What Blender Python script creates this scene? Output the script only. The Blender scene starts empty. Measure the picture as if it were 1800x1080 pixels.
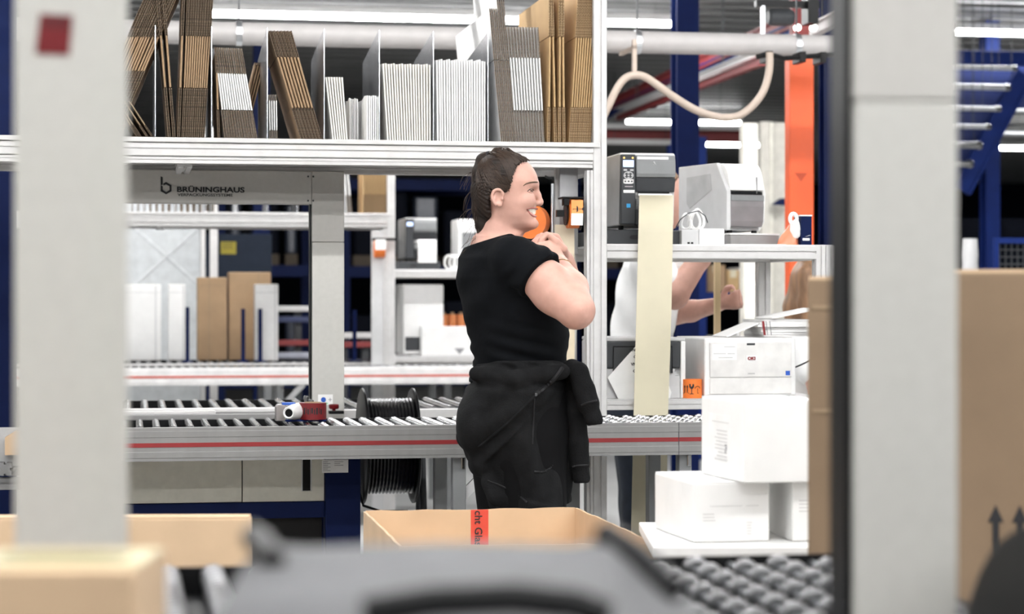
import bpy, bmesh, math, random
import numpy as np
from mathutils import Vector, Matrix

R = random.Random(7)
SC = bpy.context.scene
COL = SC.collection
PI = math.pi

# ------------------------------------------------------------------ camera
FPX, CAM_H, HOR = 3800.0, 1.276, 530.0        # focal length in pixels of an 1800 px wide frame, eye height, horizon row
TH = math.radians(10.0); CT, ST_ = math.cos(TH), math.sin(TH); D0 = 6.44
cam = bpy.data.cameras.new('camera'); camo = bpy.data.objects.new('camera', cam); COL.objects.link(camo)
cam.sensor_width = 36.0; cam.lens = FPX / 1800.0 * 36.0
cam.shift_y = -(540.0 - HOR) / 1800.0
camo.location = (0, 0, CAM_H); camo.rotation_euler = (PI / 2, 0, 0)
cam.dof.use_dof = True; cam.dof.focus_distance = 6.1; cam.dof.aperture_fstop = 4.0
cam.clip_end = 200
SC.camera = camo

# ------------------------------------------------------------------ world and exposure
w = bpy.data.worlds.new('world'); SC.world = w; w.use_nodes = True
w.node_tree.nodes['Background'].inputs[0].default_value = (0.80, 0.90, 1.0, 1)
w.node_tree.nodes['Background'].inputs[1].default_value = 0.22
SC.view_settings.view_transform = 'Standard'; SC.view_settings.look = 'None'
SC.view_settings.exposure = 0.0; SC.view_settings.gamma = 1.0; SC.view_settings.use_curve_mapping = False
LAMP = 62.0

# ------------------------------------------------------------------ materials
MATS = {}
def M(name, col=(.5, .5, .5), rough=.5, metal=0.0, var=0.06, scale=18.0, bump=0.0, emit=0.0, stretch=(1, 1, 1), trans=0.0, alpha=1.0, sss=0.0, bscale=None, spec=.5):
    if name in MATS: return MATS[name]
    m = bpy.data.materials.new(name); m.use_nodes = True; nt = m.node_tree; N = nt.nodes; L = nt.links
    b = N['Principled BSDF']
    b.inputs['Roughness'].default_value = rough; b.inputs['Metallic'].default_value = metal; b.inputs['Specular IOR Level'].default_value = spec
    tc = N.new('ShaderNodeTexCoord'); mp = N.new('ShaderNodeMapping'); mp.inputs['Scale'].default_value = stretch
    L.new(tc.outputs['Object'], mp.inputs['Vector'])
    no = N.new('ShaderNodeTexNoise'); no.inputs['Scale'].default_value = scale; no.inputs['Detail'].default_value = 4
    L.new(mp.outputs['Vector'], no.inputs['Vector'])
    cr = N.new('ShaderNodeValToRGB')
    c0 = [max(0, c * (1 - var * 1.6)) for c in col]; c1 = [min(1, c * (1 + var * 1.6)) for c in col]
    cr.color_ramp.elements[0].position = .3; cr.color_ramp.elements[1].position = .7
    cr.color_ramp.elements[0].color = (*c0, 1); cr.color_ramp.elements[1].color = (*c1, 1)
    L.new(no.outputs['Fac'], cr.inputs['Fac']); L.new(cr.outputs['Color'], b.inputs['Base Color'])
    if bump:
        bp = N.new('ShaderNodeBump'); bp.inputs['Strength'].default_value = bump; bp.inputs['Distance'].default_value = .004
        n2 = no
        if bscale:
            n2 = N.new('ShaderNodeTexNoise'); n2.inputs['Scale'].default_value = bscale; n2.inputs['Detail'].default_value = 3
            L.new(mp.outputs['Vector'], n2.inputs['Vector'])
        L.new(n2.outputs['Fac'], bp.inputs['Height']); L.new(bp.outputs['Normal'], b.inputs['Normal'])
    if emit:
        b.inputs['Emission Color'].default_value = (*col, 1); b.inputs['Emission Strength'].default_value = emit
    if trans: b.inputs['Transmission Weight'].default_value = trans
    if alpha < 1: b.inputs['Alpha'].default_value = alpha
    if sss:
        b.inputs['Subsurface Weight'].default_value = sss; b.inputs['Subsurface Radius'].default_value = (.012, .005, .003)
    MATS[name] = m
    return m

def flute_mat(name, c_dark, c_light, rough=.9):
    """cut edge of corrugated board: fine alternation of liner and flute along the edge"""
    if name in MATS: return MATS[name]
    m = M(name, c_light, rough, var=.1, scale=40); nt = m.node_tree; N = nt.nodes; L = nt.links
    b = N['Principled BSDF']
    tc = N['Texture Coordinate']
    wv = N.new('ShaderNodeTexWave'); wv.wave_type = 'BANDS'; wv.bands_direction = 'Z'
    wv.inputs['Scale'].default_value = 38; wv.inputs['Distortion'].default_value = 9; wv.inputs['Detail'].default_value = 1
    L.new(tc.outputs['Object'], wv.inputs['Vector'])
    mx = N.new('ShaderNodeValToRGB'); mx.color_ramp.elements[0].color = (*c_dark, 1); mx.color_ramp.elements[1].color = (*c_light, 1)
    mx.color_ramp.elements[0].position = .25; mx.color_ramp.elements[1].position = .75
    L.new(wv.outputs['Fac'], mx.inputs['Fac']); L.new(mx.outputs['Color'], b.inputs['Base Color'])
    return m

ALU = M('aluminium', (.21, .207, .204), .5, .1, .03, 30, stretch=(1, 1, .2))
ALUW = M('white_aluminium', (.60, .59, .58), .45, .15, .03, 30)
STEEL = M('steel_sheet', (.62, .63, .66), .22, .95, .10, 6, bump=.03)
DUCT = M('duct_white', (.42, .40, .39), .5, 0, .03)
CHROME = M('chrome', (.42, .425, .43), .22, 1.0, .02)
DSTEEL = M('dark_steel', (.20, .20, .205), .28, .9, .1)  # darker steel for foreground rollers and wheels
ZINC = M('zinc', (.66, .68, .70), .3, .9, .05)
GREYPAINT = M('grey_paint', (.47, .455, .425), .55, 0, .02, 60, bump=.05)
GREYPAINT2 = M('light_grey_paint', (.50, .49, .455), .55, 0, .02, 60, bump=.05)
CREAM = M('cream_paint', (.62, .60, .52), .5, 0, .03, 40)
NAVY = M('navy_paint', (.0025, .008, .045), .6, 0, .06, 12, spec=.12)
COLB = M('column_blue', (.003, .010, .062), .6, 0, .06, 12, spec=.12)
BLUE = M('blue_paint', (.004, .017, .115), .6, 0, .06, 12, spec=.2)
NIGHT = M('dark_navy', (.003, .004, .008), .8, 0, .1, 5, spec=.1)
BLACK = M('black_plastic', (.005, .005, .0055), .4, 0, .05, spec=.2)
DGREY = M('dark_grey_plastic', (.045, .048, .052), .5, 0, .05, spec=.3)
MGREY = M('mid_grey_plastic', (.20, .205, .21), .5, 0, .04)
LGREY = M('light_grey_plastic', (.55, .55, .55), .5, 0, .03)
WHITE = M('white_plastic', (.82, .815, .80), .5, 0, .02)
WBOARD = M('white_board', (.86, .855, .84), .75, 0, .02, 12)
KRAFT = M('kraft_board', (.36, .238, .138), .85, 0, .06, 9)
KRAFTL = M('pale_kraft_board', (.56, .40, .255), .85, 0, .05, 7, bump=.04)
KRAFTG = M('golden_kraft_board', (.50, .335, .165), .85, 0, .06, 9)
KRAFTD = M('dull_kraft_board', (.30, .215, .135), .85, 0, .06, 9)
FLUTE = flute_mat('fluted_edge', (.04, .027, .017), (.175, .125, .082))
FLUTEG = flute_mat('fluted_edge_golden', (.16, .10, .05), (.36, .25, .14))
PAPER = M('padded_paper', (.80, .775, .72), .8, 0, .03, 25, bump=.08)
PAPERW = M('white_paper', (.88, .875, .86), .8, 0, .02, 25)
LINER = M('cream_liner', (.62, .57, .42), .55, 0, .04, 6)
ORANGE = M('orange_label', (.85, .20, .03), .5, 0, .04, 30)
ORANGEP = M('orange_paint', (.80, .11, .022), .45, 0, .06, 4)
RED = M('red_film', (.15, .005, .008), .4, 0, .06, 20)
REDS = M('red_stripe', (.22, .013, .015), .5, 0, .05, 10)
REDB = M('red_beam', (.22, .03, .03), .6, 0, .05, 10)
INK = M('black_ink', (.012, .012, .014), .6, 0, .02)
GREYINK = M('grey_ink', (.25, .25, .26), .7, 0, .02)
BLUEINK = M('blue_ink', (.02, .10, .48), .5, 0, .02)
CYAN = M('bright_blue_badge', (.02, .30, .62), .5, 0, .02)
WOOD = M('pine_wood', (.60, .45, .26), .7, 0, .1, 6, stretch=(1, 1, .1))
HOSE = M('beige_hose', (.44, .36, .30), .5, 0, .04)
CONCRETE = M('concrete_floor', (.50, .50, .49), .35, 0, .06, 1.2, bump=.02)
DECK = M('deck_steel', (.15, .15, .148), .5, .3, .10, 2)
DIFF = M('lamp_diffuser', (1, 1, 1), .5, 0, 0, 1, emit=LAMP)
SCREEN = M('lcd_screen', (.55, .68, 1.0), .3, 0, 0, 1, emit=1.2)
LED = M('amber_led', (1.0, .6, .15), .3, 0, 0, 1, emit=1.5)

# ------------------------------------------------------------------ geometry helpers
def ST(u, v, z):
    """station axes (u along the line to the right, v away from us, z up) to world"""
    return (u * CT - v * ST_, D0 + u * ST_ + v * CT, z)
def at(px, py, v):
    """where the line of sight through a photo pixel meets the upright plane v: (u, z)"""
    a = (px - 900) / FPX; b = -(py - HOR) / FPX
    t = (v + D0 * CT) / (CT - a * ST_)
    return (a * t * CT + (t - D0) * ST_, CAM_H + b * t)
def U(px, v): return at(px, 500, v)[0]
def Z(px, py, v): return at(px, py, v)[1]
def WP(px, py, D): return ((px - 900) / FPX * D, D, CAM_H - (py - HOR) / FPX * D)

class MB:
    def __init__(s): s.v = []; s.f = []
    def box(s, x0, x1, y0, y1, z0, z1):
        n = len(s.v)
        s.v += [(x, y, z) for z in (z0, z1) for y in (y0, y1) for x in (x0, x1)]
        s.f += [tuple(n + i for i in q) for q in ((0, 2, 3, 1), (4, 5, 7, 6), (0, 1, 5, 4), (2, 6, 7, 3), (0, 4, 6, 2), (1, 3, 7, 5))]
        return s
    def prism(s, poly, axis, a, b):
        """poly in the two other axes (cyclic order), extruded along axis from a to b"""
        n = len(s.v); k = len(poly)
        def p(q, t):
            if axis == 0: return (t, q[0], q[1])
            if axis == 1: return (q[0], t, q[1])
            return (q[0], q[1], t)
        s.v += [p(q, a) for q in poly] + [p(q, b) for q in poly]
        s.f.append(tuple(n + i for i in range(k))); s.f.append(tuple(n + k + i for i in reversed(range(k))))
        s.f += [(n + i, n + k + i, n + k + (i + 1) % k, n + (i + 1) % k) for i in range(k)]
        return s
    def cyl(s, p0, p1, r, seg=12, r1=None, caps=True):
        p0 = Vector(p0); p1 = Vector(p1); d = (p1 - p0).normalized()
        x = d.orthogonal().normalized(); y = d.cross(x); r1 = r if r1 is None else r1
        n = len(s.v)
        for p, rr in ((p0, r), (p1, r1)):
            for i in range(seg):
                a = 2 * PI * i / seg; s.v.append(tuple(p + x * (rr * math.cos(a)) + y * (rr * math.sin(a))))
        s.f += [(n + i, n + (i + 1) % seg, n + seg + (i + 1) % seg, n + seg + i) for i in range(seg)]
        if caps:
            s.f.append(tuple(n + i for i in reversed(range(seg)))); s.f.append(tuple(n + seg + i for i in range(seg)))
        return s
    def lathe(s, o, axis, prof, seg=16):
        """prof: list of (distance along axis, radius)"""
        o = Vector(o); d = Vector(axis).normalized(); x = d.orthogonal().normalized(); y = d.cross(x); n = len(s.v)
        for t, r in prof:
            for i in range(seg):
                a = 2 * PI * i / seg; s.v.append(tuple(o + d * t + x * (r * math.cos(a)) + y * (r * math.sin(a))))
        for j in range(len(prof) - 1):
            s.f += [(n + j * seg + i, n + j * seg + (i + 1) % seg, n + (j + 1) * seg + (i + 1) % seg, n + (j + 1) * seg + i) for i in range(seg)]
        s.f.append(tuple(n + i for i in reversed(range(seg)))); k = n + (len(prof) - 1) * seg
        s.f.append(tuple(k + i for i in range(seg)))
        return s
    def tube(s, path, r, seg=8, closed=False):
        P = [Vector(p) for p in path]; n = len(s.v); k = len(P); up = None
        rr = r if isinstance(r, (list, tuple)) else [r] * k
        for j, p in enumerate(P):
            a = P[j - 1] if (j or closed) else p; b = P[(j + 1) % k] if (j < k - 1 or closed) else p
            d = (b - a).normalized()
            x = d.orthogonal() if up is None else (up - d * up.dot(d))
            if x.length < 1e-6: x = d.orthogonal()
            x.normalize(); up = x; y = d.cross(x)
            for i in range(seg):
                t = 2 * PI * i / seg; s.v.append(tuple(p + x * (rr[j] * math.cos(t)) + y * (rr[j] * math.sin(t))))
        for j in range(k if closed else k - 1):
            j2 = (j + 1) % k
            s.f += [(n + j * seg + i, n + j * seg + (i + 1) % seg, n + j2 * seg + (i + 1) % seg, n + j2 * seg + i) for i in range(seg)]
        if not closed:
            s.f.append(tuple(n + i for i in reversed(range(seg)))); s.f.append(tuple(n + (k - 1) * seg + i for i in range(seg)))
        return s
    def poly(s, pts):
        n = len(s.v); s.v += [tuple(p) for p in pts]; s.f.append(tuple(range(n, n + len(pts)))); return s
    def mesh(s, name, o=(0, 0, 0)):
        me = bpy.data.meshes.new(name)
        me.from_pydata([(x - o[0], y - o[1], z - o[2]) for x, y, z in s.v], [], s.f)
        bm = bmesh.new(); bm.from_mesh(me); bmesh.ops.recalc_face_normals(bm, faces=bm.faces); bm.to_mesh(me); bm.free()
        return me

def smooth(me, ang=40):
    me.shade_smooth()
    try: me.set_sharp_from_angle(angle=math.radians(ang))
    except Exception: pass

def tag(o, label=None, cat=None, group=None, kind=None):
    if label: o['label'] = label
    if cat: o['category'] = cat
    if group: o['group'] = group
    if kind: o['kind'] = kind
    return o
def link(name, me, mat, parent=None, loc=(0, 0, 0), rot=(0, 0, 0), bev=0.0, sm=False):
    o = bpy.data.objects.new(name, me); COL.objects.link(o)
    if mat is not None and len(me.materials) == 0: me.materials.append(mat)
    if parent is not None: o.parent = parent
    o.location = loc; o.rotation_euler = rot
    if sm: smooth(me)
    if bev:
        b = o.modifiers.new('bevel', 'BEVEL'); b.width = bev; b.segments = 2; b.limit_method = 'ANGLE'; b.angle_limit = math.radians(40)
    return o

class Thing:
    """an Empty at a thing's base; parts are given in station axes (u, v, z) and stored relative to it"""
    def __init__(s, name, label, cat, u, v, z, group=None, rot=0.0, world=None):
        s.o = (u, v, z); s.e = bpy.data.objects.new(name, None); COL.objects.link(s.e); s.e.empty_display_size = .05
        s.e.location = ST(u, v, z) if world is None else world
        s.e.rotation_euler = (0, 0, (TH if world is None else 0) + rot)
        tag(s.e, label, cat, group)
    def part(s, name, mb, mat, bev=0.0, sm=False, parent=None, label=None):
        o = link(name, mb.mesh(name, s.o), mat, parent or s.e, bev=bev, sm=sm)
        if label: o['label'] = label
        return o
    def share(s, name, me, mat, at_, rot=(0, 0, 0), parent=None):
        return link(name, me, mat, parent or s.e, (at_[0] - s.o[0], at_[1] - s.o[1], at_[2] - s.o[2]), rot)
def solo(name, mb, mat, label, cat, u, v, z, group=None, bev=0.0, sm=False, rot=0.0):
    o = link(name, mb.mesh(name, (u, v, z)), mat, None, ST(u, v, z), (0, 0, TH + rot), bev, sm)
    return tag(o, label, cat, group)
def structure(name, mb, mat, label, sm=False):
    o = link(name, mb.mesh(name), mat, sm=sm); o['label'] = label; o['kind'] = 'structure'; return o
def copy_tree(o, parent=None):
    c = o.copy(); COL.objects.link(c); c.parent = parent
    for ch in list(o.children): copy_tree(ch, c)
    return c

def slot_profile(w):
    """outline of a slotted aluminium profile of width w, centred"""
    h = w / 2; s = w * .10; d = w * .13; t = w*.05
    q = [(-h + t, -h), (-s, -h), (-s, -h + d), (s, -h + d), (s, -h), (h - t, -h)]
    out = []
    for k in range(4):
        a = k * PI / 2; c_, s_ = round(math.cos(a)), round(math.sin(a))
        out += [(x * c_ - y * s_, x * s_ + y * c_) for x, y in q]
    return out
def profile(mb, p0, p1, w=.045, w2=None):
    """slotted bar along one axis between two axis-aligned points"""
    ax = max(range(3), key=lambda i: abs(p1[i] - p0[i])); oth = [i for i in range(3) if i != ax]
    sy = (w2 or w) / w
    poly = [(p0[oth[0]] + a, p0[oth[1]] + b * sy) for a, b in slot_profile(w)]
    mb.prism(poly, ax, p0[ax], p1[ax]); return mb

ORD = ['first', 'second', 'third', 'fourth', 'fifth', 'sixth', 'seventh', 'eighth', 'ninth', 'tenth', 'eleventh', 'twelfth', 'thirteenth', 'fourteenth', 'fifteenth', 'sixteenth', 'seventeenth', 'eighteenth', 'nineteenth', 'twentieth']
ORD += ['twenty-' + x for x in ORD[:9]] + ['thirtieth']

def text_mesh(s, size, mat_name, depth=.0006, bold=0.0, space=1.0):
    cu = bpy.data.curves.new('lettering', 'FONT'); cu.body = s; cu.size = size; cu.extrude = depth; cu.offset = bold; cu.space_character = space
    cu.align_x = 'LEFT'; cu.resolution_u = 3
    o = bpy.data.objects.new('lettering', cu); COL.objects.link(o)
    dg = bpy.context.evaluated_depsgraph_get(); dg.update()
    me = bpy.data.meshes.new_from_object(o.evaluated_get(dg)); bpy.data.objects.remove(o); bpy.data.curves.remove(cu)
    me.materials.clear()
    return me
def put_text(T, s, u, v, z, size, mat, parent=None, fit=None, name='lettering', bold=0.0, roll=0.0):
    me = text_mesh(s, size, name, bold=bold)
    xs = [p.co.x for p in me.vertices]; wd = max(xs) - min(xs)
    sx = 1.0 if fit is None else fit / wd
    for p in me.vertices: p.co.x = (p.co.x - min(xs)) * sx
    me.transform(Matrix.Rotation(PI / 2, 4, 'X') if not roll else Matrix.Rotation(roll, 4, 'Y') @ Matrix.Rotation(PI / 2, 4, 'X'))
    return T.share(name, me, mat, (u, v, z), parent=parent)
# ------------------------------------------------------------------ hall shell
def shell():
    f = MB().poly([(-14, -5, 0), (16, -5, 0), (16, 44, 0), (-14, 44, 0)])
    structure('floor', f, CONCRETE, 'pale sealed concrete floor of the packing hall')
    # trapezoidal steel deck, ribs along u
    c = MB(); p = []
    v = -12.0
    while v < 40:
        p += [(v, 3.46), (v + .14, 3.46), (v + .17, 3.60), (v + .33, 3.60)]; v += .36
    n0 = 0
    for (v, z) in p:
        c.v += [ST(-16, v, z), ST(16, v, z)]
    c.f = [(2 * i, 2 * i + 1, 2 * i + 3, 2 * i + 2) for i in range(len(p) - 1)]
    structure('ceiling', c, DECK, 'grey trapezoidal steel deck of the mezzanine above')
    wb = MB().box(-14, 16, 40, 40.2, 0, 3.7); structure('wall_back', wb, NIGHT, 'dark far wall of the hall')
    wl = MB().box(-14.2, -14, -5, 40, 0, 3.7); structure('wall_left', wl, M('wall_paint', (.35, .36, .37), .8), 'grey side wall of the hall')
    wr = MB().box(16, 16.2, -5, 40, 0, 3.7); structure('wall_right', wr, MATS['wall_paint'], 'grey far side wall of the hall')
shell()

# ------------------------------------------------------------------ ceiling strip lamps (seen and unseen rows; some unseen ones are added fill)
def strip_lamp(u0, u1, v, label, z=3.30):
    T = Thing('strip_lamp', label, 'ceiling lamp', (u0 + u1) / 2, v, z, 'strip lamps under the deck')
    T.part('housing', MB().box(u0, u1, v - .05, v + .05, z + .02, z + .07), WHITE, bev=.006)
    T.part('diffuser', MB().box(u0 + .02, u1 - .02, v - .045, v + .045, z - .012, z + .021), DIFF, bev=.008)
    for u in (u0 + .3, u1 - .3): T.part('hanger_rod', MB().cyl((u, v, z + .07), (u, v, 3.47), .003, 6), DGREY)
v15 = 9.1
ua, ub = at(330, 27, v15)[0], at(1222, 44, v15)[0]
strip_lamp(ua, ub, v15, 'long glowing strip lamp above the flattened boxes on the shelf', z=at(900, 37, v15)[1])
strip_lamp(at(1675, 60, v15)[0], at(1675, 60, v15)[0] + 3.4, v15, 'glowing strip lamp right of the broad grey foreground post, near the top', z=at(1720, 58, v15)[1])
v24 = 17.6
strip_lamp(at(1100, 216, v24)[0], at(1303, 216, v24)[0], v24, 'glowing strip lamp passing behind the navy column under the hose', z=at(1200, 216, v24)[1])
v28 = 21.5
strip_lamp(at(1226, 255, v28)[0], at(1226, 255, v28)[0] + 1.3, v28, 'short low glowing strip lamp between navy column and white pillar', z=at(1260, 255, v28)[1])
strip_lamp(at(1755, 261, 19)[0], at(1755, 261, 19)[0] + 2.5, 19, 'lower glowing strip lamp at the right edge beside the blue upright', z=at(1780, 261, 19)[1])
for i, v in enumerate((-7.8, -5.6, -3.6, -1.6, 1.35, 5.0, 6.2)):  # unseen rows; behind viewpoint, past arch and over far rack added as fill
    for k, (a, b) in enumerate(((-5.6, -2.1), (-1.75, 1.75), (2.1, 5.6))):
        nm = ('left', 'middle', 'right')[k]; rw = ('behind the viewpoint as added fill', 'above the foreground line', 'just beyond the foreground arch as added fill', 'above the aisle before the woman', 'above the packing shelf', 'above the aisle behind the packing shelf', 'above the far packing rack as added fill')[i]
        strip_lamp(a, b, v, f'{nm} strip lamp hanging {rw}, out of the picture', z=3.2)

# ------------------------------------------------------------------ conveyors
def plain_roller_mesh(L, r=.0115):
    return MB().lathe((0, 0, 0), (0, 1, 0), [(0, r * .5), (.004, r * .5), (.004, r), (L - .004, r), (L - .004, r * .5), (L, r * .5)], 12).mesh('roller')
def bead_roller_mesh(L, n, r=.0145):
    p = []; st = L / n
    for i in range(n):
        t = i * st; p += [(t, r * .72), (t + st * .12, r * .72), (t + st * .2, r * .96), (t + st * .5, r), (t + st * .8, r * .96), (t + st * .88, r * .72)]
    return MB().lathe((0, 0, 0), (0, 1, 0), p, 10).mesh('roller')
def wheel_mesh(r=.0135, w=.016):
    return MB().lathe((0, -w / 2, 0), (0, 1, 0), [(0, r * .45), (0, r * .7), (w * .1, r * .93), (w * .35, r), (w * .65, r), (w * .9, r * .93), (w, r * .7), (w, r * .45)], 12).mesh('skate_wheel')
ROLL = plain_roller_mesh(.42); smooth(ROLL); ROLLR = plain_roller_mesh(.70, .0145); smooth(ROLLR)
BEAD = bead_roller_mesh(.42, 17); smooth(BEAD, 50); BEADR = bead_roller_mesh(.70, 24, .0185); smooth(BEADR, 50)
WHEEL = wheel_mesh(); smooth(WHEEL); WHEELB = wheel_mesh(.019, .022); smooth(WHEELB)
for me in (ROLL, ROLLR, BEAD, WHEEL): me.materials.append(CHROME)
for me in (BEADR, WHEELB): me.materials.append(DSTEEL)
ZT = .912

def front_conveyor(v0, u0, u1, us, label, uq, stripe=REDS, bead_from=None, wheel_from=None, ALU=ALU):
    """rail at v0 .. rear rail v0+.50"""
    T = Thing('roller_conveyor', label, 'conveyor', (u0 + u1) / 2, v0 + .25, 0)
    rail = MB()
    rail.prism([(v0, .812), (v0 + .034, .812), (v0 + .034, .818), (v0 + .006, .822), (v0 + .006, .900), (v0 + .034, .902), (v0 + .034, .909), (v0, .909), (v0, .9), (v0 - .0015, .898), (v0 - .0015, .882), (v0, .88), (v0, .84), (v0 - .0015, .838), (v0 - .0015, .822), (v0, .82)], 0, u0, u1)
    r = T.part('side_rail', rail, ALU)
    for i, (a, b) in enumerate(((u0, uq), (uq + .0015, u1))):
        T.part('red_stripe', MB().box(a, b, v0 - .0012, v0 + .002, .8525, .8650), stripe)
    T.part('joint', MB().box(uq - .0006, uq + .0012, v0 - .0021, v0, .813, .908), DGREY)
    T.part('rear_rail', MB().box(u0, u1, v0 + .472, v0 + .50, .812, .905), ALU, bev=.002); T.part('gap_shade', MB().box(u0, u1, v0 + .466, v0 + .4715, .82, .9065), BLACK)  # black strip gives the rail face the shade between rollers
    T.part('pan', MB().box(u0, u1, v0 + .034, v0 + .465, .874, .880), BLACK)
    du = .0495; n = int((u1 - u0 - .06) / du)
    for i in range(n):
        u = u0 + .04 + i * du
        if wheel_from is not None and u > wheel_from:
            if i % 1 == 0:
                T.part('axle', MB().cyl((u, v0 + .034, ZT - .0135), (u, v0 + .466, ZT - .0135), .003, 6), ZINC)
                for k in range(7):
                    vv = v0 + .062 + k * .058 + (.029 if i % 2 else 0)
                    if vv < v0 + .45: T.share('skate_wheel', WHEEL, CHROME, (u, vv, ZT - .0135))
        elif bead_from is not None and u > bead_from: T.share('roller', BEAD, CHROME, (u, v0 + .040, ZT - .0145))
        else: T.share('roller', ROLL, CHROME, (u, v0 + .040, ZT - .0115))
    for u in us:
        T.part('leg', MB().box(u - .02, u + .02, v0 + .03, v0 + .075, .0, .812), MGREY, bev=.003)
        T.part('leg', MB().box(u - .02, u + .02, v0 + .42, v0 + .465, .0, .812), MGREY, bev=.003)
        T.part('cross_bar', MB().box(u - .015, u + .015, v0 + .075, v0 + .42, .30, .34), MGREY)
        b = MB(); b.prism([(u + .02, .72), (u + .02, .68), (u + .14, .800), (u + .14, .812), (u + .11, .812)], 1, v0 + .046, v0 + .06)
        T.part('brace', b, LGREY)
        T.part('bolt_plate', MB().box(u + .004, u + .018, v0 + .024, v0 + .03, .775, .812), CHROME, bev=.003)
    return T

def rear_conveyor(v0, u0, u1, us, label, bead=False, wheel_from=None):
    T = Thing('rear_roller_conveyor', label, 'conveyor', (u0 + u1) / 2, v0 + .4, 0)
    T.part('side_rail', MB().box(u0, u1, v0, v0 + .03, .82, .903), DGREY if bead else ALUW, bev=.003)
    T.part('rear_rail', MB().box(u0, u1, v0 + .741, v0 + .765, .82, .900), DGREY if bead else ALUW, bev=.003); T.part('gap_shade', MB().box(u0, u1, v0 + .7355, v0 + .7405, .82, .906), BLACK)  # black strip paints roller-gap shade onto the rear rail
    T.part('pan', MB().box(u0, u1, v0 + .03, v0 + .735, .862, .869), BLACK)
    du = .062; n = int((u1 - u0 - .06) / du)
    for i in range(n):
        u = u0 + .04 + i * du
        if wheel_from is not None and u > wheel_from:
            T.part('axle', MB().cyl((u, v0 + .03, ZT - .019), (u, v0 + .735, ZT - .019), .005, 6), ZINC)
            for k in range(9):
                vv = v0 + .07 + k * .078 + (.039 if i % 2 else 0)
                if vv < v0 + .72: T.share('skate_wheel', WHEELB, CHROME, (u, vv, ZT - .019))
        else: T.share('roller', BEADR if bead else ROLLR, CHROME, (u, v0 + .033, ZT - (.0185 if bead else .0145)))
    for u in us:
        for v in (v0 + .02, v0 + .70):
            T.part('leg', MB().box(u - .022, u + .022, v, v + .045, 0, .82), MGREY, bev=.003)
        T.part('cross_bar', MB().box(u - .015, u + .015, v0 + .065, v0 + .70, .3, .34), MGREY)
    return T

front_conveyor(0.0, -1.38, 1.55, [-1.3, U(806, .05), U(1202, .05), 1.4], 'grey roller conveyor with dark red stripe in front of the woman', U(1193, 0), bead_from=U(560, .1), wheel_from=U(985, .2))
rear_conveyor(1.08, -1.42, .44, [-1.3, -.45, .36], 'roller conveyor behind the grey arch and the black spool')
# aluminium guide deck between the two roller beds
g = Thing('guide_deck', 'aluminium guide deck between the two roller beds left of the arch', 'guide rail', -1.3, .75, 0)
g.part('deck_plate', MB().box(-1.42, -.545, .51, 1.07, .896, .902), ALU)
for i, (vv, a, b, h) in enumerate(((.55, -1.42, -.62, .016), (.66, -1.42, -.85, .022), (.78, -1.05, -.58, .012), (.94, -1.42, -.60, .016))):
    g.part('slide_bar', MB().box(a, b, vv, vv + .05, .902, .902 + h), ALUW if i % 2 else ALU, bev=.003)
g.part('post', MB().box(-1.40, -1.36, .7, .75, 0, .896), MGREY); g.part('post', MB().box(-.62, -.585, .93, .98, 0, .896), MGREY)

V2 = 5.7
front_conveyor(V2, -2.6, 1.6, [-1.9, -.3, 1.2], 'bright far roller conveyor with pale red stripe behind the arch', .9, stripe=M('overlit_red_stripe', (.60, .12, .09), .5), bead_from=-.9, wheel_from=-.2, ALU=M('overlit_white_rail', (.80, .79, .78), .5))  # strong light on far rail and stripe put into paler colours
rear_conveyor(V2 + 1.08, -2.6, 1.0, [-1.9, -.3, .8], 'far rear roller bed carrying the upright boxes')
V1 = -5.2
front_conveyor(V1, -2.0, 1.1, [-1.7, .9], 'nearest front roller bed under the blurred grey hood', .3, bead_from=-1.0)
rear_conveyor(V1 + 1.16, -2.1, .0, [-1.8, -.08], 'blurred foreground roller bed along the bottom edge', bead=True, wheel_from=-.52)

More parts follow.
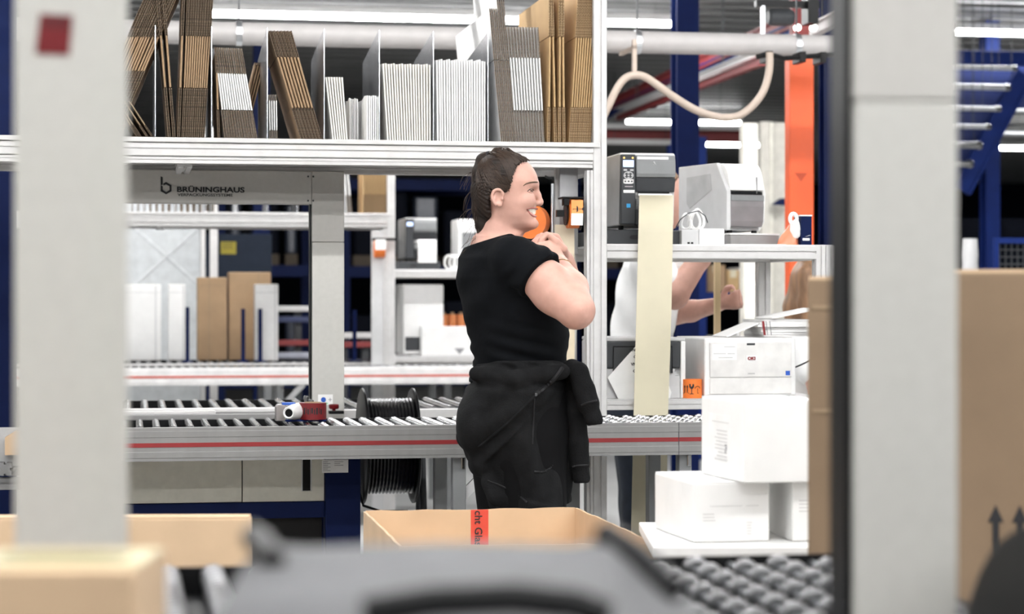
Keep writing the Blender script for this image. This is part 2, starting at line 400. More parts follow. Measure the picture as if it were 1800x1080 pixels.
# ------------------------------------------------------------------ strapping machine with arch
def machine(v0, du, label, full=True):
    va = v0 + .9; uL0, uL1, uR0, uR1 = -1.33 + du, -1.227 + du, -.522 + du, -.413 + du
    T = Thing('strapping_machine', label, 'machine', (uL0 + uR1) / 2, va, 0)
    za, zb = 1.601, 1.712
    hd = T.part('arch_header', MB().box(uL0, uR0 - .0012, va, va + .062, za, zb), GREYPAINT, bev=.003)
    T.part('arch_leg', MB().box(uR0, uR1, va, va + .062, 1.475, zb), GREYPAINT, bev=.003)
    T.part('arch_leg', MB().box(uR0 + .001, uR1, va, va + .062, .79, 1.474), GREYPAINT2, bev=.003)
    T.part('arch_leg', MB().box(uL0, uL1, va, va + .062, .79, za - .001), GREYPAINT2, bev=.003)
    T.part('strap_track', MB().box(uR0 - .006, uR0, va + .006, va + .056, .9, za), BLACK)
    for u in (uR0 - .012, uR0 + .005):
        for z in (za + .012, zb - .018):
            T.part('screw', MB().lathe((u, va - .003, z), (0, 1, 0), [(0, .002), (.0005, .0032), (.004, .0035)], 10), DGREY)
    # base cabinet below the roller bed
    vb = v0 + .36
    T.part('base_frame', MB().box(uL0 - .1, uR0 - .004, vb, vb + .05, .605, .655), NAVY, bev=.003)
    T.part('base_frame', MB().box(uL0 - .1, uR1 + .2, va + .5, va + .55, .605, .655), NAVY, bev=.003)
    T.part('base_post', MB().box(uR0 - .003, uR1 - .003, vb - .012, vb + .06, .02, .808), NAVY, bev=.003)
    T.part('base_post', MB().box(uL0 - .1, uL0 + .0, vb - .012, vb + .06, .02, .808), NAVY, bev=.003)
    T.part('base_post', MB().box(uR0 - .003, uR1 - .003, va + .12, va + .18, .02, .79), NAVY, bev=.003)
    T.part('base_post', MB().box(uL0 - .1, uL0, va + .12, va + .18, .02, .79), NAVY, bev=.003)
    T.part('foot_beam', MB().box(uL0 - .1, uR1 - .003, vb, va + .18, .0, .02), NAVY)
    um = at(426, 840, vb)[0] + du
    T.part('cabinet_panel', MB().box(uL0 - .05, um - .0015, vb + .004, vb + .02, .657, .80), CREAM, bev=.002)
    uh0, uh1 = at(531, 840, vb)[0] + du, at(547, 840, vb)[0] + du; zh0 = .688
    pr = MB(); e = uR0 - .006
    pr.box(um + .0015, uh0, vb + .004, vb + .02, .657, .80); pr.box(uh1, e, vb + .004, vb + .02, .657, .80)
    pr.box(uh0, uh1, vb + .004, vb + .02, .657, zh0)
    T.part('cabinet_panel', pr, CREAM)
    T.part('grip_hole', MB().box(uh0, uh1, vb + .018, vb + .04, zh0, .80), BLACK)
    T.part('grip_rim', MB().tube([(uh0, vb + .003, .80), (uh0, vb + .003, zh0), (uh1, vb + .003, zh0), (uh1, vb + .003, .80)], .0022, 6), LGREY)
    T.part('cabinet_back', MB().box(uL0, uR0 - .01, vb + .04, vb + .06, .1, .80), BLACK)
    return T, va, vb, (uL0, uL1, uR0, uR1)
mc, va, vb, (uL0, uL1, uR0, uR1) = machine(0, 0, 'light grey strapping machine arch with black company lettering')
# lettering and hexagon mark on the header
ux, zx = at(311, 339, va)
put_text(mc, 'BRÜNINGHAUS', ux, va - .001, zx + .003, .0240, INK, fit=at(430, 339, va)[0] - ux, bold=.0009)
ux2, zx2 = at(312, 345.5, va)
put_text(mc, 'VERPACKUNGSSYSTEME', ux2, va - .001, zx2 + .0015, .0125, INK, fit=at(409, 345, va)[0] - ux2, bold=.0003)
uc, zc = at(292, 331, va); lg = MB(); rr = .0205
hexp = [(uc + rr * math.cos(PI / 2 + k * PI / 3), zc + rr * math.sin(PI / 2 + k * PI / 3)) for k in range(6)]
hi = [(uc + (rr - .0078) * math.cos(PI / 2 + k * PI / 3), zc + (rr - .0078) * math.sin(PI / 2 + k * PI / 3)) for k in range(6)]
for k in (1, 2, 3, 4, 5):
    a, b = hexp[k], hexp[(k + 1) % 6]; c_, d_ = hi[(k + 1) % 6], hi[k]
    if k == 0: continue
    lg.prism([a, b, c_, d_], 1, va - .0012, va)
k0 = hexp[1]
lg.prism([(k0[0], k0[1]), (k0[0] + .0066, k0[1]), (k0[0] + .0066, k0[1] + .026), (k0[0], k0[1] + .029)], 1, va - .0012, va)
lg.prism([hexp[0], hi[0], (hi[0][0] - .008, hi[0][1] - .004), (hexp[0][0] - .010, hexp[0][1] - .0055)], 1, va - .0012, va)
mc.part('hexagon_mark', lg, INK)
# sticker with blue dot near the foot of the leg
a, b = at(559, 694, va), at(585, 712, va)
st_ = mc.part('info_sticker', MB().box(a[0], b[0], va - .0012, va, b[1], a[1]), WHITE)
d = at(568.5, 703, va); mc.part('blue_dot', MB().lathe((d[0], va - .002, d[1]), (0, 1, 0), [(0, .0085), (.001, .0085)], 20), BLUEINK, parent=None)
a = at(577, 703, va); mc.part('print', MB().box(a[0], a[0] + .012, va - .0018, va - .001, a[1] - .001, a[1] + .001).box(a[0] + .005, a[0] + .007, va - .0018, va - .001, a[1] - .006, a[1] + .006), GREYINK)
# type plate on the navy post
a, b = at(566, 809, vb - .012), at(612, 831, vb - .012)
mc.part('type_plate', MB().box(a[0], b[0], vb - .0145, vb - .012, b[1], a[1]), WHITE)
ln = MB()
for i in range(6):
    zz = a[1] - .006 - i * .0055
    ln.box(a[0] + .003, a[0] + .018 + .008 * (i % 2), vb - .0155, vb - .0145, zz - .0008, zz + .0008)
    if i < 3: ln.box(a[0] + .038, a[0] + .066 - .01 * (i % 2), vb - .0155, vb - .0145, zz - .0008, zz + .0008)
mc.part('plate_print', ln, GREYINK)
# release latch with red knob at the leg foot
lt = Thing('release_latch', 'small dark red latch knob at the foot of the grey arch leg', 'latch', U(588, .84), .84, .902)
uu = U(588, .84)
lt.part('latch_base', MB().box(uu - .02, uu + .03, .82, .86, .902, .912), BLACK, bev=.002)
lt.part('knob', MB().lathe((uu - .002, .84, .912), (0, 0, 1), [(0, .006), (.006, .006), (.006, .014), (.010, .017), (.020, .017), (.022, .013)], 14), RED, sm=True)
for px, hh in ((538, .052), (547, .04)):
    uu = U(px, .72)
    p = Thing('guide_pin', 'tall bright guide pin behind the tape dispenser' if px == 538 else 'shorter bright guide pin beside the arch leg', 'guide pin', uu, .72, .902)
    p.part('pin', MB().lathe((uu, .72, .902), (0, 0, 1), [(0, .0065), (hh, .0065), (hh + .003, .009), (hh + .010, .009), (hh + .014, .004)], 12), CHROME, sm=True)
    p.part('pin_foot', MB().lathe((uu, .72, .902), (0, 0, 1), [(0, .012), (.004, .012), (.006, .008)], 12), ZINC, sm=True)

m0, va0, vb0, (a0, a1, b0, b1) = machine(-5.2, .106, 'blurred light grey machine posts framing the foreground')
a, b = at(64, 24, va0), at(128, 98, va0)
m0.part('red_sticker', MB().prism([(a[0] + .003, a[1]), (b[0], a[1] - .001), (b[0] - .003, b[1]), (a[0] - .001, b[1] + .001)], 1, va0 - .0012, va0), RED, label='dark red square sticker')
a, b = at(74, 26, va0), at(122, 50, va0)
m0.part('sticker_patch', MB().box(a[0], b[0], va0 - .002, va0 - .001, b[1], a[1]), M('maroon_ink', (.10, .004, .006), .5))

# ------------------------------------------------------------------ strap spool between the two beds
def spool(px0, px1, v, zc, r, label, v0=0.0, uoff=None, rd=.155):
    u0 = U(px0, v) if uoff is None else uoff[0]; u1 = U(px1, v) if uoff is None else uoff[1]
    T = Thing('strap_spool', label, 'spool', (u0 + u1) / 2, v, 0)
    for u, s in ((u0, 1), (u1, -1)):
        T.part('flange', MB().lathe((u, v, zc), (s, 0, 0), [(0, .02), (0, r * .96), (.003, r), (.009, r), (.012, r * .97), (.010, r * .9), (.008, rd)], 40), BLACK, sm=True)
    T.part('strap_winding', MB().lathe((u0 + .009, v, zc), (1, 0, 0), [(i * (u1 - u0 - .018) / 28, rd + (.0035 if i % 2 else 0)) for i in range(29)], 36), M('black_strap', (.006, .006, .007), .25, 0, .05, spec=.4), sm=True)
    T.part('axle', MB().cyl((u0 - .03, v, zc), (u1 + .03, v, zc), .014, 12), ZINC)
    for u in (u0 - .022, u1 + .022):
        fr = MB(); fr.tube([(u, v - .16, .012), (u, v - .02, zc), (u, v + .02, zc), (u, v + .16, .012)], .011, 8)
        T.part('stand_leg', fr, DGREY)
    T.part('stand_bar', MB().cyl((u0 - .022, v - .15, .03), (u1 + .022, v - .15, .03), .010, 8), DGREY)
    T.part('brake_rod', MB().tube([(u0 - .02, v - .05, zc - r * .6), (u0 - .006, v - .14, zc - r * .96), (u0 + .05, v - .14, zc - r - .012), (u1 - .04, v - .14, zc - r - .012)], .0045, 6), BLACK)
    return T
spool(634, 729, .74, .800, .19, 'big black strap spool standing between the roller beds beside the woman')

# ------------------------------------------------------------------ aluminium packing rack with upper shelf and printer desk
def rack(v0, label, simple=False):
    T = Thing('packing_rack', label, 'rack', 0, v0 + .75, 0)
    uP = .378; uE = -2.35
    for i, (u, v) in enumerate(((uP, .522), (uP, 1.0), (uE, .522), (uE, 1.0))):
        T.part('upright', profile(MB(), (u, v0 + v, 0), (u, v0 + v, 2.5 if v0 == 0 else 2.3), .045), ALUW)
    T.part('upright', profile(MB(), (uP - .034, v0 + .522, 0), (uP - .034, v0 + .522, 1.70), .022, .045), ALUW)
    for vv in (.522, 1.0):
        T.part('shelf_beam', profile(MB(), (uE + .0225, v0 + vv, 1.752), (uP - .0225, v0 + vv, 1.752), .045, .042), ALUW)
        T.part('shelf_beam', profile(MB(), (uE + .0225, v0 + vv, 1.719), (uP - .0225, v0 + vv, 1.719), .030, .022), ALUW)
    for u in (uE, -.95, uP):
        T.part('cross_beam', profile(MB(), (u, v0 + .545, 1.72), (u, v0 + .978, 1.72), .045), ALUW)
    T.part('shelf_board', MB().box(uE - .02, uP - .002, v0 + .490, v0 + 1.02, 1.774, 1.789), ALUW, bev=.002)
    if v0 == 0: T.part('top_beam', profile(MB(), (uE, v0 + 1.0, 2.5), (uP, v0 + 1.0, 2.5), .045), ALUW)
    # desk for the label printers
    uR = at(1447, 440, .57)[0]
    T.part('desk_beam', profile(MB(), (uP + .0225, v0 + .572, 1.438), (uR - .03, v0 + .572, 1.438), .045), ALUW)
    T.part('desk_beam', profile(MB(), (uP + .0225, v0 + 1.1, 1.438), (uR - .03, v0 + 1.1, 1.438), .045), ALUW)
    for k in (-.015, .02): T.part('upright', profile(MB(), (uR + k, v0 + .572, 0), (uR + k, v0 + .572, 1.462), .034, .045), ALUW)
    for u in (at(1348, 500, 1.05)[0],):
        T.part('upright', profile(MB(), (u, v0 + 1.1, 0), (u, v0 + 1.1, 1.415), .045), ALUW)
    T.part('cross_beam', profile(MB(), (uR, v0 + .595, 1.438), (uR, v0 + 1.12, 1.438), .045), ALUW)
    T.part('desk_board', MB().box(uP + .024, uR + .03, v0 + .555, v0 + 1.12, 1.4605, 1.4635), WHITE)
    T.part('desk_beam', profile(MB(), (uP + .0225, v0 + .572, .935), (uR - .03, v0 + .572, .935), .030), ALUW)
    T.part('desk_beam', profile(MB(), (uP + .0225, v0 + 1.0, .935), (uR - .03, v0 + 1.0, .935), .030), ALUW)
    T.part('lower_board', MB().box(uP + .024, uR + .03, v0 + .560, v0 + 1.05, .9505, .9545), LGREY)
    # sheet metal dividers with a sloped back edge
    zb = 1.789
    for px in (273, 372, 470, 570, 667, 762, 858):
        u = at(px, 150, .5)[0]; ht = .35
        T.part('divider', MB().prism([(v0 + .502, zb), (v0 + 1.0, zb), (v0 + 1.0, zb + .30), (v0 + .508, zb + ht), (v0 + .502, zb + ht)], 0, u - .0015, u + .0015), STEEL)
    return T
rack(0.0, 'white aluminium packing rack whose shelf holds the flattened boxes')
rack(V2, 'blurred far aluminium packing rack beyond the arch opening')
# ------------------------------------------------------------------ flattened boxes standing on the shelf
ZS = 1.789
def flat_box_meshes(h, zlo, zhi, depth, th):
    """folded-flat carton on edge: smooth folded middle, slit flaps above and below. local: x thickness, y depth, z up"""
    t = th / 2
    mid = MB().prism([(-t * .74, .004), (-t * .45, 0), (t * .45, 0), (t * .74, .004), (t * .74, depth), (-t * .74, depth)], 2, zlo + .0015, zhi - .0015).mesh('panel')
    fl = []
    for z0, z1 in ((0.0, zlo), (zhi, h)):
        m = MB()
        m.box(-t * .94, -t * .26, .0015, depth - .002, z0, z1); m.box(t * .26, t * .94, .004, depth - .002, z0, z1)
        me = m.mesh('flap')
        for p in me.polygons: p.material_index = 0 if abs(p.normal.x) > .7 else 1
        fl.append(me)
    return mid, fl
def place_flat(me, mats, pxb, tilt, v, order, label, group, z=ZS, yaw=0.0, name='flattened_box'):
    mid, fl = me
    u = at(pxb, 243, v)[0]
    T = Thing(name, label, 'flattened box', u, v, z, group, rot=yaw)
    T.e.rotation_mode = 'XYZ'; T.e.rotation_euler = (0, tilt, TH + yaw)
    # tilt about the depth axis: roll first, then turn with the line
    T.e.rotation_mode = 'QUATERNION'
    T.e.rotation_quaternion = (Matrix.Rotation(TH + yaw, 3, 'Z') @ Matrix.Rotation(tilt, 3, 'Y')).to_quaternion()
    link('panel', mid, mats[0], T.e)
    link('flap', fl[0], mats[1], T.e); link('flap', fl[1], mats[1], T.e)
    # flaps of a tilted box start a hair above the board
    T.e.location.z += abs(math.sin(tilt)) * .004 + .0006
    return T
def dz(px, y0, y1, v): return abs(at(px, y1, v)[1] - at(px, y0, v)[1])
def meshes_for(px, ytop, yhi, ylo, v, depth, th, mats):
    k = .001815
    mid, fl = flat_box_meshes((243 - ytop) * k, (243 - ylo) * k, (243 - yhi) * k, depth, th)
    mid.materials.append(mats[0])
    for f in fl: f.materials.append(mats[0]); f.materials.append(mats[1])
    return mid, fl
VF = .512
def row(n, xs, tilts, prof, v, depth, th, mats, lab, group):
    me = meshes_for(xs(0), *prof, v, depth, th, mats)
    for i in range(n):
        place_flat(me, mats, xs(i), math.radians(tilts(i)), v + R.uniform(0, .006), i, lab(i), group)
kb = (KRAFT, FLUTE)
row(12, lambda i: 203 - 5.0 * i, lambda i: 23 + R.uniform(-.4, .4), (-40, 55, 120), VF + .01, .34, .0085, kb,
    lambda i: f'{ORD[i]} from the right of the brown flattened boxes leaning right beside the left post', 'brown boxes leaning right at the shelf end')
row(4, lambda i: (268, 259, 247, 242)[i], lambda i: -33, (150, 170, 220), VF, .30, .006, (KRAFTD, FLUTE),
    lambda i: f'{ORD[i]} from the right of short dark boxes leaning left below the fan', 'short dark boxes below the fan')
row(3, lambda i: (298, 306, 314)[i], lambda i: (-4.8, -4.2, 2.0)[i], (-25, 66, 157), VF, .34, .0095, kb,
    lambda i: f'{ORD[i]} of three loose tall brown boxes left of the upright brown stack', 'loose tall brown boxes in the second bay')
row(11, lambda i: 321 + 3.65 * i, lambda i: 2.2 + .14 * i, (-30, 66, 157), VF + .004, .34, .0075, kb,
    lambda i: f'{ORD[i]} from the left in the tall brown upright stack of flattened boxes', 'tall brown upright stack')
row(1, lambda i: 385, lambda i: -2.0, (84, 129, 194), VF, .33, .008, (KRAFT, FLUTE), lambda i: 'lone flattened box left of the white and brown leaning stack', 'white and brown leaning stack')
kw = (WBOARD, FLUTE)
row(13, lambda i: 397 + 4.5 * i, lambda i: -6.6 - .26 * i, (84, 129, 194), VF, .33, .0076, kw,
    lambda i: f'{ORD[i]} from the left in the stack of flattened boxes with white middles, brown flaps', 'white and brown leaning stack')
row(4, lambda i: 413 + 4.8 * i, lambda i: 14, (84, 90, 200), VF + .36, .12, .0075, (KRAFT, FLUTE),
    lambda i: f'{ORD[i]} of four brown boxes leaning right behind the white and brown stack', 'brown boxes behind the white and brown stack')
row(7, lambda i: 531 + 5.6 * i, lambda i: -16.5 + .1 * i, (47, 94, 187), VF, .36, .0095, (KRAFT, FLUTE),
    lambda i: f'{ORD[i]} from the left in the brown stack leaning left against a steel divider', 'brown stack leaning on the divider')
row(4, lambda i: 475 + 4.0 * i, lambda i: -1.0, (165, 175, 228), VF + .01, .10, .005, (PAPERW, FLUTE),
    lambda i: f'{ORD[i]} of four short pale sheets under the leaning brown stack', 'short pale sheets in the third bay')
row(2, lambda i: 884 + 6.6 * i, lambda i: -5.2 + .15 * i, (6, 97, 98.5), VF, .74, .0115, (WBOARD, FLUTE),
    lambda i: f'{ORD[i]} from the left of the tall white corrugated boxes', 'very tall white boxes')
row(2, lambda i: 897.2 + 6.6 * i, lambda i: -4.9 + .15 * i, (-45, 97, 98.5), VF, .46, .0115, (WBOARD, FLUTE),
    lambda i: f'{ORD[i + 2]} from the left of the tall white corrugated boxes', 'very tall white boxes')
row(11, lambda i: 909 + 4.75 * i, lambda i: -4.4 + .12 * i, (38, 92, 187), VF, .34, .0065, kw,
    lambda i: f'{ORD[i]} from the left of the white boxes with fluted brown flaps, right bay', 'white boxes with brown flaps in the right bay')
kg = (KRAFTG, FLUTEG)
row(4, lambda i: (965, 977, 984, 992)[i], lambda i: (.6, -1.4, .2, -.6)[i], (-24, 54, 180), VF, .56, .0095, kg,
    lambda i: f'{ORD[i]} from the left of the loose golden boxes before the right upright', 'loose golden boxes')
row(10, lambda i: 1002 + 3.9 * i, lambda i: 3.6 + .12 * i, (-40, 54, 180), VF + .003, .36, .0075, kg,
    lambda i: f'{ORD[i]} from the left in the golden stack beside the right upright', 'golden stack beside the right upright')
# faint print and a vertical score line on the first golden box

# padded envelopes: pillow shaped with a flat flap edge at the top
def envelope_mesh(h, depth, th):
    m = MB(); nz, ny = 6, 4
    def half(z, y):
        a = math.sin(PI * min(1, max(0, z / h))) ** .5; b = math.sin(PI * min(1, max(0, y / depth))) ** .5
        return th * .30 + (th / 2 - th * .30) * a * b
    for s in (-1, 1):
        n = len(m.v)
        for i in range(nz + 1):
            for j in range(ny + 1):
                z = h * i / nz; y = depth * j / ny
                top = .004 * math.sin(j * 2.2 + i) if i == nz else 0
                m.v.append((s * half(z, y), y, z + top))
        for i in range(nz):
            for j in range(ny):
                q = (n + i * (ny + 1) + j, n + i * (ny + 1) + j + 1, n + (i + 1) * (ny + 1) + j + 1, n + (i + 1) * (ny + 1) + j)
                m.f.append(q if s > 0 else q[::-1])
    k = (nz + 1) * (ny + 1)
    def e(i, j): return i * (ny + 1) + j
    for i in range(nz):
        for j in (0, ny): m.f.append((e(i, j), e(i + 1, j), k + e(i + 1, j), k + e(i, j)))
    for j in range(ny):
        for i in (0, nz): m.f.append((e(i, j), e(i, j + 1), k + e(i, j + 1), k + e(i, j)))
    me = m.mesh('envelope'); smooth(me, 60); return me
def env_row(n, xs, tilts, ytop, v, depth, th, mat, lab, group, jit=2.5):
    k = .001815; meshes = []
    for q in range(3):
        me = envelope_mesh((243 - ytop + R.uniform(-jit, jit)) * k, depth, th); me.materials.append(mat); meshes.append(me)
    for i in range(n):
        vv = v + R.uniform(0, .008); u = at(xs(i), 243, v)[0]; t = math.radians(tilts(i))
        o = link('padded_envelope', meshes[i % 3], mat, None, ST(u, vv, ZS + .0008 + abs(math.sin(t)) * th * .1))
        o.rotation_mode = 'QUATERNION'; o.rotation_quaternion = (Matrix.Rotation(TH, 3, 'Z') @ Matrix.Rotation(t, 3, 'Y')).to_quaternion()
        tag(o, lab(i), 'envelope', group)
env_row(7, lambda i: 586 + 4.0 * i, lambda i: -6.5 + .35 * i, 131, VF, .26, .0075, PAPER, lambda i: f'{ORD[i]} from the left of the cream envelopes leaning left, narrow bay', 'cream envelopes in the narrow bay')
env_row(5, lambda i: 616 + 3.2 * i, lambda i: 0, 166, VF + .12, .14, .0055, PAPERW, lambda i: f'{ORD[i]} of five short white envelopes behind the cream ones', 'short white envelopes')
env_row(6, lambda i: 646 + 3.6 * i, lambda i: 0, 166, VF, .30, .0064, PAPERW, lambda i: f'{ORD[i]} from the left of the short white envelopes against the polished divider', 'short white envelopes at the divider')
env_row(18, lambda i: 682 + 4.35 * i, lambda i: -3.6 + .2 * i, 106, VF, .26, .0078, PAPER, lambda i: f'{ORD[i]} from the left in the wide bay of cream padded envelopes', 'cream padded envelopes in the wide bay')
env_row(20, lambda i: 770 + 4.35 * i, lambda i: -.8 + .04 * i, 99, VF, .26, .0079, PAPERW, lambda i: f'{ORD[i]} from the left in the bay of bright white padded envelopes', 'white padded envelopes beside the tall white boxes')

# far rack goods: a few boxes on its shelf, seen through the arch
def far_flat(i, u, v, h, mats, lab, t=0):
    me = flat_box_meshes(h, h * .3, h * .7, .3, .011)
    me[0].materials.append(mats[0]); [(f.materials.append(mats[0]), f.materials.append(mats[1])) for f in me[1]]
    T = Thing('flattened_box', lab, 'flattened box', u, v, ZS + .001, 'boxes on the far shelf')
    T.e.rotation_mode = 'QUATERNION'; T.e.rotation_quaternion = (Matrix.Rotation(TH, 3, 'Z') @ Matrix.Rotation(t, 3, 'Y')).to_quaternion()
    link('panel', me[0], None, T.e); link('flap', me[1][0], None, T.e); link('flap', me[1][1], None, T.e)
uu0 = at(640, 355, V2 + .52)[0]
for i in range(9): far_flat(i, uu0 + i * .0155, V2 + .515, .36, kg, f'{ORD[i]} from the left of the golden boxes on the far shelf')
uu1 = at(612, 355, V2 + .52)[0]
for i in range(2): far_flat(i, uu1 + i * .02, V2 + .515, .34, (WBOARD, FLUTE), f'{ORD[i]} of two white boxes left of the far golden ones', -.1)
for i in range(14): far_flat(i, at(232 + 11 * i, 355, V2 + .52)[0], V2 + .515, .30 + .03 * (i % 3), (KRAFTL, FLUTE) if i < 11 else kw, f'{ORD[i]} from the left of the pale boxes on the far shelf above the opening')

# ------------------------------------------------------------------ label printers on the desk
def label_printer(v0, pxs, label, detail=True):
    v = v0 + .66; u0 = at(1090, 300, .66)[0]; u1 = at(1187, 300, .66)[0]; z0, z1 = 1.528, 1.770; dp = .36
    ul = u0
    T = Thing('label_printer', label, 'label printer', (u0 + u1) / 2, v, 1.4635)
    T.part('body', MB().prism([(v + .02, z0), (v + dp, z0), (v + dp, z1 - .01), (v + dp - .02, z1), (v + .012, z1), (v + .0, z1 - .006)], 0, u0, u1), LGREY, bev=.005)
    uc = at(1116, 300, .66)[0]
    T.part('control_panel', MB().box(u0 + .001, uc, v - .010, v + .03, z0 + .004, z1 - .006), DGREY, bev=.003)
    # hinged media door: rounded upper hood and recessed lower shield
    T.part('media_door', MB().prism([(v + .03, 1.688), (v - .012, 1.688), (v - .016, 1.70), (v - .012, 1.745), (v - .002, 1.762), (v + .03, 1.764)], 0, uc + .002, u1 - .002), MGREY, bev=.003)
    T.part('shield', MB().prism([(v + .03, 1.640), (v + .004, 1.640), (v - .012, 1.686), (v + .03, 1.686)], 0, uc + .002, u1 - .002), DGREY, bev=.002)
    T.part('front_cover', MB().box(uc + .002, u1 - .012, v + .004, v + .03, z0 + .002, 1.612), DGREY, bev=.003)
    for a, b in ((uc + .003, uc + .022), (u1 - .03, u1 - .012)):
        T.part('roll_guide', MB().lathe((a, v + .012, 1.598), (1, 0, 0), [(0, .02), (b - a, .02)], 14), MGREY)
    T.part('print_head', MB().box(uc + .008, u1 - .014, v - .012, v + .02, 1.626, 1.634), WHITE, bev=.002)
    T.part('slot', MB().box(uc + .012, u1 - .02, v + .0, v + .02, 1.634, 1.640), BLACK)
    pw = uc - u0
    T.part('screen', MB().box(u0 + pw * .16, u0 + pw * .86, v - .0125, v - .010, 1.722, 1.744), SCREEN)
    if detail:
        T.part('status_light', MB().lathe((u0 + pw * .22, v - .0125, 1.752), (0, 1, 0), [(0, .0028), (.003, .0028)], 10), LED)
        T.part('status_light', MB().lathe((u0 + pw * .80, v - .0125, 1.752), (0, 1, 0), [(0, .0028), (.003, .0028)], 10), LED)
        for fx, z, wd, hh in ((.30, 1.7115, .012, .006), (.74, 1.7115, .012, .006)):
            T.part('key', MB().box(u0 + pw * fx - wd / 2, u0 + pw * fx + wd / 2, v - .012, v - .010, z - hh / 2, z + hh / 2), LGREY, bev=.001)
        cx, cz = u0 + pw * .52, 1.694
        T.part('key_ring', MB().tube([(cx + .0155 * math.cos(a * PI / 12), v - .0105, cz + .0115 * math.sin(a * PI / 12)) for a in range(24)], .0017, 6, True), LGREY)
        for ax, az in ((-.0125, 0), (.0125, 0), (0, .0085), (0, -.0085), (0, 0)):
            T.part('key', MB().box(cx + ax - .0035, cx + ax + .0035, v - .0122, v - .010, cz + az - .0026, cz + az + .0026), LGREY)
        T.part('key_plate', MB().prism([(cx - .017, 1.681), (cx + .017, 1.681), (cx + .017, 1.668), (cx + .010, 1.666), (cx - .010, 1.666), (cx - .017, 1.668)], 1, v - .0118, v - .010), WHITE)
        for k in (-.011, 0, .011):
            T.part('key', MB().box(cx + k - .003, cx + k + .003, v - .0125, v - .0115, 1.6715, 1.6765), DGREY)
        T.part('nameplate', MB().box(u0 + pw * .28, u0 + pw * .82, v - .0112, v - .010, 1.6555, 1.6585), M('dim_print', (.45, .40, .40), .6))
        T.part('paper_label', MB().box(u0 + pw * .18, u0 + pw * .92, v - .0112, v - .010, 1.636, 1.6455), PAPERW)
        T.part('blue_badge', MB().box(cx - .0065, cx + .0065, v - .0114, v - .010, 1.587, 1.600), CYAN)
        T.part('door_label', MB().box(uc + .006, u1 - .026, v - .0105, v - .0085, 1.7475, 1.7565), PAPERW)
        # small striped head emblem on the hood
        ex = (uc + u1) / 2 - .008; em = MB()
        for (dx, dz_, w_, h_) in ((-.002, .004, .0012, .006), (0, .003, .0014, .009), (.002, .001, .0013, .009), (.004, -.001, .0013, .006), (.0062, -.0035, .0016, .003), (-.001, -.004, .0011, .004)):
            em.prism([(ex + dx, 1.735 + dz_ + h_ / 2), (ex + dx + w_, 1.735 + dz_ + h_ / 2 - .0015), (ex + dx + w_ + .0012, 1.735 + dz_ - h_ / 2), (ex + dx + .0008, 1.735 + dz_ - h_ / 2 + .001)], 1, v - .0158, v - .0148)
        T.part('emblem', em, LGREY)
    # dark tray below
    ut0 = at(1066, 410, .62)[0]; ut1 = at(1200, 410, .62)[0]
    T.part('tray', MB().prism([(v - .035, 1.4637), (v + .34, 1.4637), (v + .34, 1.512), (v - .03, 1.512), (v - .035, 1.508)], 0, ut0 - .02, ut1), DGREY, bev=.002)
    uh = at(1118, 415, .62)[0]
    T.part('tray_hole', MB().prism([(uh + .012 * math.cos(a * PI / 8) + (.009 if math.cos(a * PI / 8) > 0 else -.009), 1.488 + .0075 * math.sin(a * PI / 8)) for a in range(16)], 1, v - .0365, v - .0345), INK)
    for q in (ut0 + .004, ut1 - .006):
        T.part('screw', MB().lathe((q, v - .038, 1.488), (0, 1, 0), [(0, .002), (.001, .003), (.003, .003)], 10), CHROME)
    for q in (u0 + .012, u1 - .012):
        T.part('foot', MB().cyl((q, v + .04, 1.512), (q, v + .04, 1.528), .009, 10), BLACK)
        T.part('foot', MB().cyl((q, v + dp - .04, 1.512), (q, v + dp - .04, 1.528), .009, 10), BLACK)
    return T, uc, u1, v
lp, uc, u1, vpr = label_printer(0.0, None, 'dark fronted label printer with glowing screen feeding the long cream strip')
# cream backing strip from the printer down behind the roller bed
def strip(pts, wd, mat, label, name='label_strip'):
    m = MB(); n = len(pts)
    for (u, v, z) in pts: m.v += [(u, v, z), (u + wd, v + .004 * math.sin(z * 9), z)]
    for (u, v, z) in pts: m.v += [(u, v + .0012, z), (u + wd, v + .0012 + .004 * math.sin(z * 9), z)]
    for i in range(n - 1):
        a = 2 * i; b = 2 * n + 2 * i
        m.f += [(a, a + 1, a + 3, a + 2), (b, b + 2, b + 3, b + 1), (a, a + 2, b + 2, b), (a + 1, b + 1, b + 3, a + 3)]
    m.f += [(0, 2 * n, 2 * n + 1, 1), (2 * n - 2, 2 * n - 1, 4 * n - 1, 4 * n - 2)]
    u, v, z = pts[-1]
    return solo(name, m, mat, label, 'label strip', u, v, z, sm=True)
pts = []
for i in range(40):
    t = i / 39
    y = 343 + t * (1000 - 343)
    x = 1124 - 10 * min(1, (y - 343) / 380) - 6 * max(0, (y - 723) / 277)
    vq = .63 - .105 * min(1, (y - 343) / 60) ** .7 + .004 * math.sin(y * .03)
    if y > 343 + 60: vq = .525 + .004 * math.sin(y * .02)
    u, z = at(x, y, vq); pts.append((u, vq, z))
strip(pts, at(1184, 500, .525)[0] - at(1123, 500, .525)[0], LINER, 'long cream backing strip hanging from the dark label printer')

